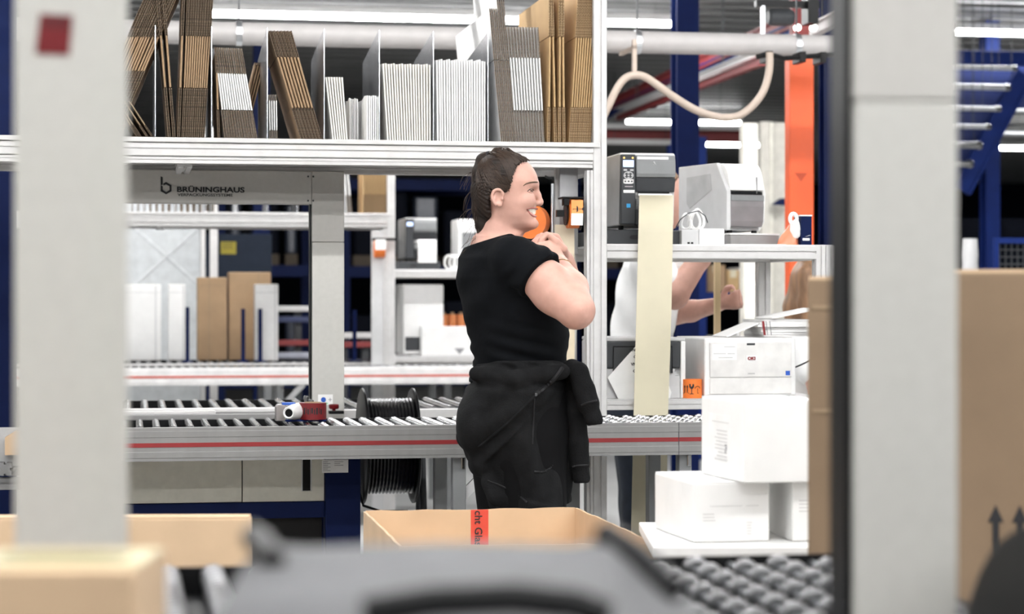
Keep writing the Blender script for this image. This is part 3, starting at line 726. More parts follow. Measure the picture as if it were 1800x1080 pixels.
# second label printer, seen on its pale side
def side_printer():
    v = .78; z0, z1 = 1.518, 1.748
    uF = at(1262, 380, v)[0]; u0 = uF - .002; u1 = at(1334, 380, v)[0]
    T = Thing('pale_label_printer', 'pale grey label printer with rounded hood in front of the orange column', 'label printer', (u0 + u1) / 2, v + .1, 1.4635, rot=math.radians(14))
    dp = .33
    # profile across v: sloped front with curved hood
    hood = [(v + .055, 1.640)]
    for k in range(9):
        a = k / 8 * PI / 2; hood.append((v - .004 + .055 * (1 - math.cos(a)) , 1.655 + (z1 - 1.655) * math.sin(a)))
    hood += [(v + dp, z1), (v + dp, 1.640)]
    T.part('media_hood', MB().prism(hood, 0, u0 + .012, u1), WHITE, bev=.003, sm=True)
    T.part('lower_body', MB().box(u0 + .012, u1, v + .03, v + dp, z0, 1.640), LGREY, bev=.003)
    side = [(v - .012, z0), (v + dp, z0), (v + dp, z1 + .002), (v + .06, z1 + .002), (v - .012, 1.65)]
    T.part('side_cover', MB().prism(side, 0, u0 - .004, u0 + .012), LGREY, bev=.002)
    T.part('side_window', MB().prism([(v + .09, 1.66), (v + .25, 1.60), (v + .27, 1.62), (v + .27, 1.71), (v + .1, 1.715)], 0, u0 - .0052, u0 - .0035), M('soft_grey_plastic', (.42, .42, .42), .5))
    T.part('hood_seam', MB().box(u0 + .012 + (u1 - u0) * .72, u0 + .0135 + (u1 - u0) * .72, v - .006, v + .0, 1.645, 1.70), MGREY)
    T.part('slot', MB().box(u0 + .014, u1 - .004, v + .0, v + .04, 1.640, 1.650), BLACK)
    fr = [(v + .03, 1.640), (v - .006, 1.640), (v - .010, 1.60), (v - .006, 1.55), (v + .004, 1.530), (v + .03, 1.530)]
    T.part('front_door', MB().prism(fr, 0, u0 + .014, u1 - .003), M('mauve_grey_plastic', (.19, .175, .18), .5), bev=.003)
    T.part('front_band', MB().box(u0 + .014, u1 - .003, v - .011, v + .02, 1.618, 1.638), MGREY, bev=.002)
    T.part('rear_plate', MB().box(u1 + .012, u1 + .036, v + .10, v + dp - .04, z0, z1), WHITE, bev=.002)
    T.part('port', MB().box(u1 + .016, u1 + .022, v + .097, v + .10, 1.610, 1.618), BLACK)
    T.part('port', MB().box(u1 + .026, u1 + .032, v + .097, v + .10, 1.612, 1.622), BLACK)
    T.part('power_cable', MB().tube([(u1 + .018, v + .09, 1.705), (u1 + .03, v + .065, 1.70), (u1 + .038, v + .06, 1.65), (u1 + .036, v + .06, 1.59), (u1 + .036, v + .065, 1.55), (u1 + .020, v + .07, 1.520)], .0052, 8), WHITE, sm=True)
    T.part('tray', MB().box(u0 + .006, u1 + .050, v - .02, v + .25, 1.4640, 1.502), M('warm_grey_metal', (.25, .24, .24), .5), bev=.002)
    T.part('tray_lid', MB().box(u0 + .004, u1 + .050, v - .024, v + .25, 1.5022, 1.508), WHITE)
    for q in (u0 + .03, u1 - .02):
        T.part('foot', MB().cyl((q, v + .03, 1.508), (q, v + .03, 1.519), .010, 10), BLACK)
        T.part('foot', MB().cyl((q, v + .22, 1.508), (q, v + .22, 1.519), .010, 10), BLACK)
side_printer()
# white control box with cable loops
v = .6; a, b = at(1199, 401, v), at(1246, 431, v)
pb = Thing('power_box', 'small white box with coiled white cables between the label printers', 'power supply', (a[0] + b[0]) / 2, v, 1.4635)
c1 = at(1228, 400, v)[0]; c2 = at(1273, 400, v)[0]
pb.part('grey_end', MB().box(a[0] - .002, c1, v, v + .14, 1.4637, 1.513), LGREY, bev=.002)
pb.part('white_cover', MB().box(c1 + .001, c2, v - .004, v + .14, 1.4637, 1.517), WHITE, bev=.003)
for q in (.010, .022): pb.part('port', MB().box(a[0] + .008 + q, a[0] + .016 + q, v - .0015, v, 1.466, 1.472), BLACK)
for k, (cx, r) in enumerate(((1206, .026), (1222, .030), (1229, .034))):
    uc_ = at(cx, 390, .68)[0]
    pb.part('cable_loop', MB().tube([(uc_ + r * .62 * math.cos(t * PI / 10), .68 + .01 * k + .012 * math.sin(t * PI / 5), 1.517 + r + r * math.sin(t * PI / 10)) for t in range(20)], .0048, 8, True), WHITE, sm=True)
pb.part('thin_cable', MB().tube([(at(x, y, .61)[0], .61, at(x, y, .61)[1]) for x, y in ((1188, 400), (1196, 386), (1210, 375), (1228, 371), (1240, 380), (1244, 392))], .0018, 6), DGREY, sm=True)
# crumpled orange and white bag with the blue carton
v = .70; ub_ = at(1392, 400, v)[0]
bg = Thing('plastic_bag', 'crumpled orange and white plastic bag leaning on the small blue carton', 'bag', ub_, v, 1.4637)
def blob(cx, cy, cz, rx, ry, rz, seed, amp=.16):
    m = MB(); rr = random.Random(seed); nu, nv = 18, 12; ph = [rr.uniform(0, 6) for _ in range(6)]
    for j in range(nv + 1):
        t = PI * j / nv
        for i in range(nu):
            p = 2 * PI * i / nu; k = 1 + amp * (math.sin(3 * p + ph[0] + 2 * t) * .5 + math.sin(5 * p - 3 * t + ph[1]) * .35 + math.sin(7 * t + ph[2] + p) * .3) * math.sin(t)
            m.v.append((cx + rx * k * math.sin(t) * math.cos(p), cy + ry * k * math.sin(t) * math.sin(p), cz + rz * math.cos(t)))
    for j in range(nv):
        for i in range(nu): m.f.append((j * nu + i, j * nu + (i + 1) % nu, (j + 1) * nu + (i + 1) % nu, (j + 1) * nu + i))
    return m
oz = MB(); nu = 20
for j in range(9):
    t = j / 8; rad = .038 * (1 - .72 * t ** 1.3)
    for i in range(nu):
        p = 2 * PI * i / nu; k = 1 + .12 * math.sin(4 * p + 2 * t) + .08 * math.sin(7 * p - 5 * t); oz.v.append((ub_ - .014 + .018 * t + rad * k * math.cos(p), v + .9 * rad * k * math.sin(p), 1.4638 + .074 * t))
for j in range(8):
    for i in range(nu): oz.f.append((j * nu + i, j * nu + (i + 1) % nu, (j + 1) * nu + (i + 1) % nu, (j + 1) * nu + i))
oz.f += [tuple(range(nu)), tuple(range(8 * nu, 9 * nu))]
bg.part('orange_side', oz, M('translucent_orange_film', (.75, .24, .13), .35), sm=True)
bg.part('white_fold', blob(ub_ + .006, v - .024, 1.520, .017, .020, .034, 5, .3), PAPERW, sm=True)
bg.part('handle', MB().tube([(ub_ - .004 + .012 * math.cos(t * PI / 8), v - .03, 1.555 + .017 * math.sin(t * PI / 8)) for t in range(16)], .0065, 8, True), PAPERW, sm=True)
a, b = at(1408, 378, .66), at(1427, 429, .66)
bc = Thing('small_carton', 'small dark blue carton standing at the desk end', 'carton', a[0], .66, 1.4637)
bc.part('carton_body', MB().box(a[0], b[0], .66, .74, 1.4640, a[1] - .004), NAVY, bev=.001)
bc.part('carton_lid', MB().box(a[0] - .001, b[0] + .001, .659, .741, a[1] - .004, a[1]), PAPERW)
q = at(1411, 421, .66); bc.part('white_print', MB().box(q[0], q[0] + .024, .6590, .66, q[1] - .004, q[1] + .004).prism([(q[0] + .008, q[1] + .009), (q[0] + .026, q[1] + .013), (q[0] + .026, q[1] + .0145)], 1, .6590, .66), PAPERW)
# papers on the desk
q0, q1 = at(1275, 428, .58)[0], at(1380, 428, .58)[0]
solo('paper_sheet', MB().prism([(q0, .565), (q1, .57), (q1 - .02, .75), (q0 + .01, .74)], 2, 1.4638, 1.4652), PAPERW, 'white paper lying along the desk edge before the pale printer', 'paper', q0, .65, 1.4638)

# ------------------------------------------------------------------ laser printers on the lower board
def dark_printer():
    v = .62; z0 = .9547; u0 = at(1062, 650, v)[0]; ue = at(1196, 650, v)[0]; uw = at(1205, 650, v)[0]; z1 = Z(1130, 594, v)
    T = Thing('laser_printer', 'dark fronted laser printer half hidden by the cream strip', 'laser printer', (u0 + ue) / 2, v, .9545)
    T.part('body', MB().box(u0, uw, v + .02, v + .36, z0, z1 - .012), LGREY, bev=.006)
    T.part('top_cover', MB().box(u0, uw, v + .004, v + .36, z1 - .012, z1), LGREY, bev=.004)
    T.part('front_panel', MB().box(u0 + .002, ue, v, v + .03, z0 + .10, z1 - .012), DGREY, bev=.004)
    T.part('corner_post', MB().box(ue + .001, uw, v - .001, v + .03, z0, z1 - .012), WHITE, bev=.003)
    a = at(1078, 610, v); b = at(1181, 656, v)
    T.part('paper_door', MB().box(a[0], b[0], v - .004, v, b[1], a[1]), M('charcoal_plastic', (.03, .033, .036), .45), bev=.003)
    T.part('door_frame', MB().tube([(a[0], v - .003, b[1]), (a[0], v - .003, a[1]), (b[0], v - .003, a[1]), (b[0], v - .003, b[1])], .0022, 6), BLACK)
    T.part('cassette', MB().prism([(u0 + .004, z0), (ue, z0), (ue, z0 + .075), (ue - .016, z0 + .075), (ue - .016, z0 + .098), (u0 + .004, z0 + .098)], 1, v + .004, v + .03), LGREY, bev=.002)
    for k in range(9): T.part('vent_slot', MB().box(uw - .0005, uw + .0008, v + .06, v + .11, z1 - .03 - k * .0095, z1 - .025 - k * .0095), BLACK)
    for q in (u0 + .02, ue - .01): T.part('foot', MB().box(q - .012, q + .012, v + .01, v + .04, .9547, .960), BLACK)
    # curled sheet hung over the front
    sh = MB(); pl = [(1123, 603), (1068, 664), (1089, 706), (1118, 704), (1160, 640), (1172, 604)]
    pp = [at(x, y, v - .012) for x, y in pl]
    sh.prism(pp, 1, v - .013, v - .0118)
    o = solo('paper_sheet', sh, PAPERW, 'curled white sheet hanging on the dark laser printer front', 'paper', pp[2][0], v - .012, pp[2][1])
    Tt = Thing.__new__(Thing); Tt.o = (pp[2][0], v - .012, pp[2][1]); Tt.e = o
    for s, x, y in (('UNV', 1107, 618), ('C', 1114, 630), ('VN', 1109, 643), ('C', 1113, 655)):
        q = at(x, y, v - .014); put_text(Tt, s, q[0], v - .0134, q[1], .013, INK, bold=.0005)
    pr = MB().prism([at(1160, 662, v - .01), at(1170, 662, v - .01), at(1180, 690, v - .01), at(1177, 705, v - .01), at(1166, 705, v - .01), at(1158, 690, v - .01)], 1, v - .011, v - .0098)
    q = at(1170, 705, v - .01)
    solo('paper_sheet', pr, PAPERW, 'small torn sheet right of the cream strip on the printer front', 'paper', q[0], v - .01, q[1])
dark_printer()
def white_printer():
    v = .61; z0 = .9547; u0 = at(1238, 650, v)[0]; u1 = at(1399, 650, v)[0]; z1 = Z(1300, 594, v)
    T = Thing('laser_printer', 'white laser printer with red logo and blue square behind the white cartons', 'laser printer', (u0 + u1) / 2, v, .9545)
    T.part('body', MB().box(u0, u1, v, v + .38, z0 + .006, z1), WHITE, bev=.006)
    a, b = at(1247, 602, v), at(1391, 663, v)
    T.part('front_door', MB().box(a[0], b[0], v - .005, v, b[1], a[1]), M('warm_white_plastic', (.74, .725, .70), .5), bev=.003)
    T.part('paper_cassette', MB().box(a[0], b[0], v - .005, v, z0 + .012, b[1] - .003), M('warm_white_plastic', (.74, .725, .70), .5), bev=.003)
    q = at(1312, 603, v); T.part('grip', MB().box(q[0], q[0] + .028, v - .0062, v - .004, q[1] - .008, q[1] - .001), DGREY)
    q = at(1320, 630, v); T.part('logo_badge', MB().box(q[0] - .019, q[0] + .019, v - .0064, v - .0048, q[1] - .0085, q[1] + .0085), PAPERW, bev=.003)
    put_text(T, 'OKI', q[0] - .0135, v - .0069, q[1] - .005, .0135, REDS, fit=.027, bold=.0009)
    q = at(1384, 656, v); T.part('blue_square', MB().box(q[0] - .0075, q[0] + .0075, v - .0062, v - .0048, q[1] - .0075, q[1] + .0075), BLUEINK)
    q = at(1320, 657, v); T.part('model_print', MB().box(q[0] - .012, q[0] + .012, v - .0058, v - .0048, q[1] - .0022, q[1] + .0022), M('faint_print', (.48, .47, .46), .6))
    a, b = at(1251, 605, v), at(1294, 633, v)
    T.part('paper_label', MB().box(a[0], b[0], v - .0062, v - .0048, b[1], a[1]), PAPERW)
    ln = MB()
    for x0, x1_, y in ((1272, 1292, 610), (1253, 1275, 622), (1278, 1291, 622), (1262, 1287, 629)):
        p, p2 = at(x0, y, v), at(x1_, y, v); ln.box(p[0], p2[0], v - .0068, v - .006, p[1] - .0011, p[1] + .0011)
    T.part('label_print', ln, M('faint_print', (.48, .47, .46), .6))
    for q in (u0 + .03, u1 - .03): T.part('foot', MB().box(q - .015, q + .015, v + .02, v + .05, .9547, .961), BLACK)
    T.part('side_recess', MB().box(u1 - .0005, u1 + .002, v + .03, v + .09, .975, .992), LGREY)
    T.part('cable', MB().tube([(u1 + .004, v + .05, 1.05), (u1 + .03, v + .04, 1.062), (u1 + .07, v + .04, 1.08)], .003, 6), DGREY)
    zt = z1
    # paper piles on top of it
    a = at(1335, 575, .66)[0]
    k = 0
    for k in range(7):
        dx = R.uniform(-.008, .008); m = MB().box(a + dx, a + .17 + dx, .64 + dx, .86, zt + .0015 + k * .0085, zt + .0095 + k * .0085)
        solo('paper_stack', m, PAPERW if k % 3 else M('printed_paper', (.70, .69, .68), .8), f'{ORD[k]} sheaf from the bottom in the paper pile on the white laser printer', 'paper', a + dx, .75, zt + .0015 + k * .0085, 'paper pile on the white printer', rot=R.uniform(-.05, .05))
    m = MB().prism([(a + .035, zt + .0625), (a + .21, zt + .095), (a + .21, zt + .099), (a + .035, zt + .0665)], 1, .63, .84)
    o = solo('open_brochure', m, PAPERW, 'slanted white brochure with red stripe on top of the paper pile', 'brochure', a + .035, .74, zt + .0625)
    Tt = Thing.__new__(Thing); Tt.o = (a + .035, .74, zt + .0625); Tt.e = o
    for j, (mm, ww) in enumerate(((REDS, .008), (GREYINK, .0025), (GREYINK, .0025))):
        x = a + .005 + j * .013
        Tt.part('printed_bar', MB().prism([(x, zt + .008), (x + ww, zt + .008), (x + ww - .006, zt + .055), (x - .006, zt + .055)], 1, .6285, .6295), mm)
    b0_ = at(1278, 590, .64)[0]; b1_ = at(1340, 560, .64)[0]
    solo('paper_sheet', MB().prism([(b0_, zt + .001), (b1_ - .012, zt + .046), (b1_ - .012, zt + .050), (b0_ - .003, zt + .004)], 1, .64, .82), PAPERW, 'white sheet sloping down the top of the white laser printer', 'paper', b0_, .7, zt + .001)
white_printer()
# orange fragile-label roll on the lower board
def sym_arrow(m, u, z, s, v):   # two arrows up
    for d in (-.18 * s, .18 * s):
        m.prism([(u + d - .05 * s, z - .5 * s), (u + d + .05 * s, z - .5 * s), (u + d + .05 * s, z + .2 * s), (u + d + .14 * s, z + .2 * s), (u + d, z + .5 * s), (u + d - .14 * s, z + .2 * s), (u + d - .05 * s, z + .2 * s)], 1, v - .0006, v)
    m.box(u - .4 * s, u + .4 * s, v - .0006, v, z - .58 * s, z - .5 * s)
def sym_glass(m, u, z, s, v):
    m.prism([(u - .25 * s, z + .5 * s), (u + .25 * s, z + .5 * s), (u + .25 * s, z + .2 * s), (u + .1 * s, z), (u - .1 * s, z), (u - .25 * s, z + .2 * s)], 1, v - .0006, v)
    m.box(u - .04 * s, u + .04 * s, v - .0006, v, z - .5 * s, z); m.box(u - .2 * s, u + .2 * s, v - .0006, v, z - .56 * s, z - .48 * s)
def sym_umbrella(m, u, z, s, v):
    m.prism([(u + .4 * s * math.cos(k * PI / 8), z + .1 * s + .3 * s * math.sin(k * PI / 8)) for k in range(9)], 1, v - .0006, v)
    m.box(u - .03 * s, u + .03 * s, v - .0006, v, z - .45 * s, z + .1 * s); m.box(u - .03 * s, u + .14 * s, v - .0006, v, z - .5 * s, z - .43 * s)
def on_cyl(m, cu, cv, r):
    """wrap flat print (u, v~0, z) round an upright cylinder"""
    out = []
    for (u, v, z) in m.v:
        a = (u - cu) / r; rr = r - v; out.append((cu + rr * math.sin(a), cv - rr * math.cos(a), z))
    m.v = out
v = .60; uo = at(1219.5, 690, v)[0]; r = .037; zr0, zr1 = .9547, 1.0175
ro = Thing('label_roll', 'orange fragile label roll standing on the lower board beside the white printer', 'label roll', uo, v + r, .9547)
ro.part('orange_winding', MB().lathe((uo, v + r, zr0), (0, 0, 1), [(0, .022), (0, r), (zr1 - zr0, r), (zr1 - zr0, .022)], 32), ORANGE, sm=True)
ro.part('core', MB().lathe((uo, v + r, zr0 + .001), (0, 0, 1), [(0, .0225), (zr1 - zr0 - .003, .0225)], 20), KRAFTD)
pm = MB(); sym_arrow(pm, uo - .026, .986, .026, 0); on_cyl(pm, uo, v + r, r); ro.part('arrow_symbol', pm, INK)
pm = MB(); sym_glass(pm, uo - .007, .986, .032, 0); on_cyl(pm, uo, v + r, r); ro.part('glass_symbol', pm, INK)
pm = MB(); sym_umbrella(pm, uo + .014, .984, .028, 0); on_cyl(pm, uo, v + r, r); ro.part('umbrella_symbol', pm, INK)

# ------------------------------------------------------------------ wall label dispenser beside the upright
def dispenser(px, py, v, label, withstrip=True):
    u, z = at(px, py, v); r = .046; wd = .036
    T = Thing('label_dispenser', label, 'label dispenser', u, v, z)
    T.part('orange_roll', MB().lathe((u - wd / 2, v + .03, z), (1, 0, 0), [(0, .02), (0, r), (wd, r), (wd, .02)], 32), ORANGE, sm=True)
    T.part('side_plate', MB().lathe((u + wd / 2 + .004, v + .03, z), (1, 0, 0), [(0, .01), (0, r + .006), (.003, r + .006), (.003, .01)], 28), BLACK)
    T.part('side_plate', MB().lathe((u - wd / 2 - .007, v + .03, z), (1, 0, 0), [(0, .01), (0, r * .8), (.003, r * .8), (.003, .01)], 28), BLACK)
    T.part('bracket', MB().box(u - wd / 2 - .025, u + wd / 2 + .01, v - .018, v + .06, z + .048, z + .054).box(u - wd / 2 - .02, u - wd / 2 - .002, v - .016, v + .02, z + .026, z + .048), BLACK, bev=.002)
    T.part('arm', MB().box(u - wd / 2 - .04, u - wd / 2 - .015, v + .0, v + .02, z - .01, z + .012), BLACK)
    return T, u, z, r, wd
d1, ud, zd, rd_, wd_ = dispenser(1010, 376, .46, 'black dispenser with orange label roll mounted left of the white upright')
fl = MB(); n = 12
for i in range(n):
    a = PI * .62 * (i / (n - 1)) - .1; fl.v += [(ud - .017, .49 - (rd_ + .004) * math.sin(a), zd + (rd_ + .004) * math.cos(a) + .002), (ud + .021, .49 - (rd_ + .004) * math.sin(a), zd + (rd_ + .004) * math.cos(a) + .002)]
fl.f = [(2 * i, 2 * i + 1, 2 * i + 3, 2 * i + 2) for i in range(n - 1)]
hanging = d1.part('loose_label', MB().box(ud - .017, ud + .021, .484 - rd_ - .010, .484 - rd_ - .0085, zd + .0, zd + .042), M('light_orange_label', (.88, .33, .09), .5))
d1.part('label_backing', MB().prism([(.484 - rd_ - .010, zd), (.484 - rd_ - .0085, zd), (.484 - rd_ - .004, zd - .038), (.484 - rd_ - .0055, zd - .038)], 0, ud - .017, ud + .021), PAPERW)
d1.part('label_top', MB().prism([(.484 - rd_ - .010, zd + .042), (.484 - rd_ - .0085, zd + .042), (.486, zd + .049), (.486, zd + .0475)], 0, ud - .017, ud + .021), MATS['light_orange_label'])
pm = MB(); sym_umbrella(pm, 0, 0, .026, 0); sym_glass(pm, 0, .026, .020, 0)
vf = .484 - rd_ - .0102
pm2 = MB(); pm2.f = pm.f; pm2.v = [(ud + .004 + z_ * .75 - .006, vf + v_, zd + .014 + (-u_)) for (u_, v_, z_) in pm.v]
d1.part('umbrella_symbol', pm2, INK)
# its backing strip falls straight down
ps = [(at(975, 395, .55)[0], .55, at(975, y, .55)[1]) for y in range(395, 700, 20)]
strip(ps, .066, M('pale_liner', (.72, .62, .46), .6, 0, .04), 'cream backing strip below the orange label dispenser beside the hands')
uu_, zz_ = at(929, 390, .62)
d2 = Thing('orange_label_roll', 'orange label roll hanging behind the face of the woman', 'label roll', uu_, .62, zz_ - .06)
d2.part('orange_winding', MB().lathe((uu_, .60, zz_), (.5, 1, 0), [(0, .025), (0, .056), (.05, .056), (.05, .025)], 32), ORANGE, sm=True)
d2.part('bracket', MB().box(uu_ + .02, uu_ + .05, .62, .66, zz_ - .05, zz_ + .075), BLACK, bev=.003)
# vertical holder bars and sheet plate carrying the dispensers
hb = Thing('dispenser_holder', 'grey sheet plate and thin bars carrying the label dispensers', 'holder', at(990, 320, .58)[0], .58, 0)
a, b = at(984, 292, .60), at(1016, 400, .60)
hb.part('sheet_plate', MB().box(a[0], b[0], .60, .604, 1.43, 1.715), M('grey_sheet', (.34, .34, .345), .4, .6), bev=.001)
hb.part('thin_bar', MB().cyl((at(971, 400, .58)[0], .58, .95), (at(971, 400, .58)[0], .58, 1.66), .0052, 8), ZINC)
hb.part('bent_tip', MB().tube([(at(971, 400, .58)[0], .58, 1.66), (at(969, 400, .58)[0], .575, 1.675), (at(957, 400, .58)[0], .57, 1.683)], .004, 8), BLACK)
hb.part('white_rail', MB().box(at(976, 400, .64)[0], at(985, 400, .64)[0], .64, .66, .95, 1.715), ALUW)
hb.part('base_plate', MB().box(at(960, 400, .58)[0], at(1016, 400, .60)[0], .57, .67, .0, .94), MGREY)

# ------------------------------------------------------------------ hand tape dispenser on the roller bed
def tape_gun():
    v = .20; u0, z0 = at(486, 744, v); k = .00172
    def q(x, y): return (at(x, y, v)[0], at(x, y, v)[1])
    T = Thing('tape_dispenser', 'blue and white hand tape dispenser with dark red roll on the rollers', 'tape dispenser', at(530, 745, v)[0], v, ZT + .0005)
    zb = ZT + .0005
    uc_, = (at(551, 735, v)[0],); r = .041
    T.part('tape_roll', MB().lathe((uc_, v + .02, zb + .006), (0, 0, 1), [(0, .026), (0, r), (.05, r), (.05, .026)], 36), RED, sm=True)
    pm = MB(); x = uc_ - .033
    wdt = [.006, .003, .005, .002, .006, .004, .007, .003, .006]
    for i, w_ in enumerate(wdt):
        pm.box(x, x + w_ * .8, -.0006, 0, zb + .022 + (.003 if i % 3 == 1 else 0), zb + .042 - (.004 if i % 3 == 2 else 0)); x += w_ + .0022
    on_cyl(pm, uc_, v + .02, r); T.part('tape_print', pm, INK)
    T.part('tape_core', MB().lathe((uc_, v + .02, zb + .004), (0, 0, 1), [(0, .0255), (.054, .0255)], 20), KRAFT)
    T.part('base_frame', MB().box(at(500, 740, v)[0], at(574, 740, v)[0], v + .0, v + .06, zb, zb + .006), BLUE, bev=.002)
    a = at(485, 740, v)[0]; b = at(499, 740, v)[0]
    T.part('cutter_plate', MB().prism([(a, zb + .002), (b + .004, zb + .002), (b + .004, zb + .050), (a + .006, zb + .052), (a, zb + .044)], 1, v - .005, v + .055), M('brushed_grey', (.33, .30, .29), .4, .6), bev=.002)
    T.part('pressure_lip', MB().box(b - .004, at(520, 740, v)[0], v + .004, v + .05, zb + .050, zb + .057), BLUEINK, bev=.002)
    # white handle: short hollow tube pointing towards us
    c = at(507, 728, v - .05)
    h0 = Vector((c[0], v - .055, zb + .029)); h1 = Vector((at(525, 728, v)[0], v + .03, zb + .030)); ax = (h1 - h0)
    L_ = ax.length
    T.part('handle', MB().lathe(tuple(h0), tuple(ax), [(.02, .011), (0, .0125), (-.002, .016), (.002, .0185), (.02, .020), (L_ * .6, .024), (L_, .026)], 20), WHITE, sm=True)
    T.part('handle_bore', MB().lathe(tuple(h0), tuple(ax), [(.004, .0121), (.006, .0121)], 20), BLACK)
    T.part('green_tab', MB().box(at(569, 716, v)[0], at(578, 716, v)[0], v + .03, v + .045, zb + .0505, zb + .055), M('mint_green', (.35, .75, .45), .5))
tape_gun()
# ------------------------------------------------------------------ background hall
def hcolumn(px0, px1, v, mat, label, z1=3.45, name='steel_column', rail=True):
    a, b = U(px0, v), U(px1, v); w_ = b - a; m = MB(); t = w_ * .12
    T = Thing(name, label, 'column', (a + b) / 2, v, 0)
    T.part('flange', MB().box(a, b, v, v + t, 0, z1), mat); T.part('flange', MB().box(a, b, v + w_, v + w_ + t, 0, z1), mat)
    T.part('web', MB().box((a + b) / 2 - t / 2, (a + b) / 2 + t / 2, v + t, v + w_, 0, z1), mat)
    T.part('base_plate', MB().box(a - .04, b + .04, v - .04, v + w_ + t + .04, 0, .015), mat)
    return T
hcolumn(-30, 27, 1.9, NAVY, 'navy steel column at the left edge behind the foreground post')
hcolumn(1190, 1229, 5.0, COLB, 'navy steel column behind the dark fronted label printer')
hcolumn(1450, 1480, 4.2, COLB, 'navy steel column between orange column and foreground post')
hcolumn(446, 474, 11.0, NAVY, 'far navy column above the tall brown boxes')
hcolumn(1733, 1758, 9.5, BLUE, 'blue column at the right edge above the big carton')
# orange guarded column
a, b = U(1388, 3.4), U(1431, 3.4)
oc = Thing('orange_column', 'bright orange column behind the pale label printer', 'column', (a + b) / 2, 3.4, 0)
oc.part('column_shaft', MB().box(a, b, 3.4, 3.48, .02, 2.47), ORANGEP, bev=.006)
oc.part('column_foot', MB().box(a - .05, b + .05, 3.35, 3.53, 0, .02), ORANGEP)
oc.part('column_head', MB().box(a + .02, b - .02, 3.41, 3.47, 2.47, 3.46), REDB)
q = at(1408, 312, 3.4); oc.part('worn_mark', MB().prism([(q[0] - .03, q[1] + .02), (q[0] + .03, q[1] + .02), (q[0], q[1] - .02)], 1, 3.3985, 3.4), M('worn_orange', (.48, .06, .016), .6))
for s in (-1, 1):
    q = at(1400 + 15 + s * 14, 49, 3.38); oc.part('spot_lamp', MB().lathe((q[0], 3.36, q[1]), (0, 1, 0), [(0, .012), (.006, .016), (.03, .014)], 14), M('spot_glow', (1, .97, .9), .4, emit=6))
# white duct pipe and beige air hose
vp = 2.75
z0, z1 = Z(600, 62, vp), Z(1400, 76, vp)
pp = Thing('duct_pipe', 'white round duct running under the deck above the hose', 'pipe', -.4, vp, (z0 + z1) / 2)
zp = Z(1200, 76, vp); rp = .048
pp.part('pipe', MB().cyl((-3.2, vp, zp), (U(1600, vp), vp, zp), rp, 20), DUCT, sm=True)
for px in (420, 1120, 1400):
    pp.part('hanger', MB().box(U(px, vp) - .003, U(px, vp) + .003, vp - .004, vp + .004, zp + rp, 3.46), DGREY)
    pp.part('collar', MB().cyl((U(px, vp) - .012, vp, zp), (U(px, vp) + .012, vp, zp), rp + .004, 20), ZINC)
vh = 2.5
pth = [(944, 92), (946, 160), (955, 230), (975, 272), (1005, 284), (1035, 255), (1068, 190), (1085, 155), (1100, 137), (1118, 132), (1135, 136), (1160, 153), (1190, 174), (1220, 192), (1250, 203), (1275, 207), (1300, 203), (1325, 184), (1343, 158), (1352, 125), (1353, 92)]
def smooth_path(P, n=4):
    out = []
    for i in range(len(P) - 1):
        p0 = P[max(0, i - 1)]; p1 = P[i]; p2 = P[i + 1]; p3 = P[min(len(P) - 1, i + 2)]
        for k in range(n):
            t = k / n
            out.append(tuple(.5 * (2 * p1[d] + (p2[d] - p0[d]) * t + (2 * p0[d] - 5 * p1[d] + 4 * p2[d] - p3[d]) * t * t + (3 * p1[d] - p0[d] - 3 * p2[d] + p3[d]) * t ** 3) for d in range(len(p1))))
    return out + [tuple(P[-1])]
hp = [(at(x, y, vh)[0], vh, at(x, y, vh)[1]) for x, y in smooth_path(pth)]
hs = Thing('air_hose', 'beige air hose hanging in a wave below the white duct', 'hose', hp[30][0], vh, hp[30][2])
hs.part('hose', MB().tube(hp, .0165, 12), HOSE, sm=True)
q = at(1115, 133, vh); hs.part('hose_clip', MB().box(q[0] - .009, q[0] + .009, vh - .01, vh + .01, q[1] + .01, zp - .02).box(q[0] - .009, q[0] + .009, vh - .01, vp, zp - .06, zp - .045), HOSE)
# black clamp rail on the duct beside the orange column
a, b = at(1330, 100, 2.6), at(1475, 97, 2.6)
cl = Thing('clamp_rail', 'black clamp rail under the right end of the duct', 'clamp', (a[0] + b[0]) / 2, 2.6, a[1])
cl.part('rail', MB().tube([(a[0], 2.6, a[1]), (a[0] + .06, 2.6, a[1] + .012), (a[0] + .12, 2.6, a[1] - .004), (b[0], 2.6, b[1] + .004)], .011, 8), BLACK)
for f in (.15, .55, .8): cl.part('clamp', MB().box(a[0] + f * (b[0] - a[0]) - .014, a[0] + f * (b[0] - a[0]) + .014, 2.585, 2.70, a[1] - .02, a[1] + .026), BLACK, bev=.003)
a = at(1350, 30, 3.2); b = at(1420, 20, 3.2)
mo = Thing('cable_motor', 'dark motor unit above the duct near the orange column', 'motor', a[0], 3.2, a[1] - .05)
mo.part('motor_body', MB().lathe((a[0], 3.2, a[1]), (1, 0, 0), [(0, .03), (.01, .04), (.10, .04), (.12, .03)], 16), DGREY, sm=True)
mo.part('bracket', MB().box(b[0] - .015, b[0] + .035, 3.15, 3.25, b[1] - .06, 3.46), BLACK)
mo.part('crossbar', MB().box(a[0] - .06, b[0] + .05, 3.18, 3.22, a[1] + .045, a[1] + .075), BLACK)
mo.part('hook', MB().box(a[0] - .035, a[0] - .02, 3.18, 3.20, a[1] - .08, a[1] + .05), ZINC)
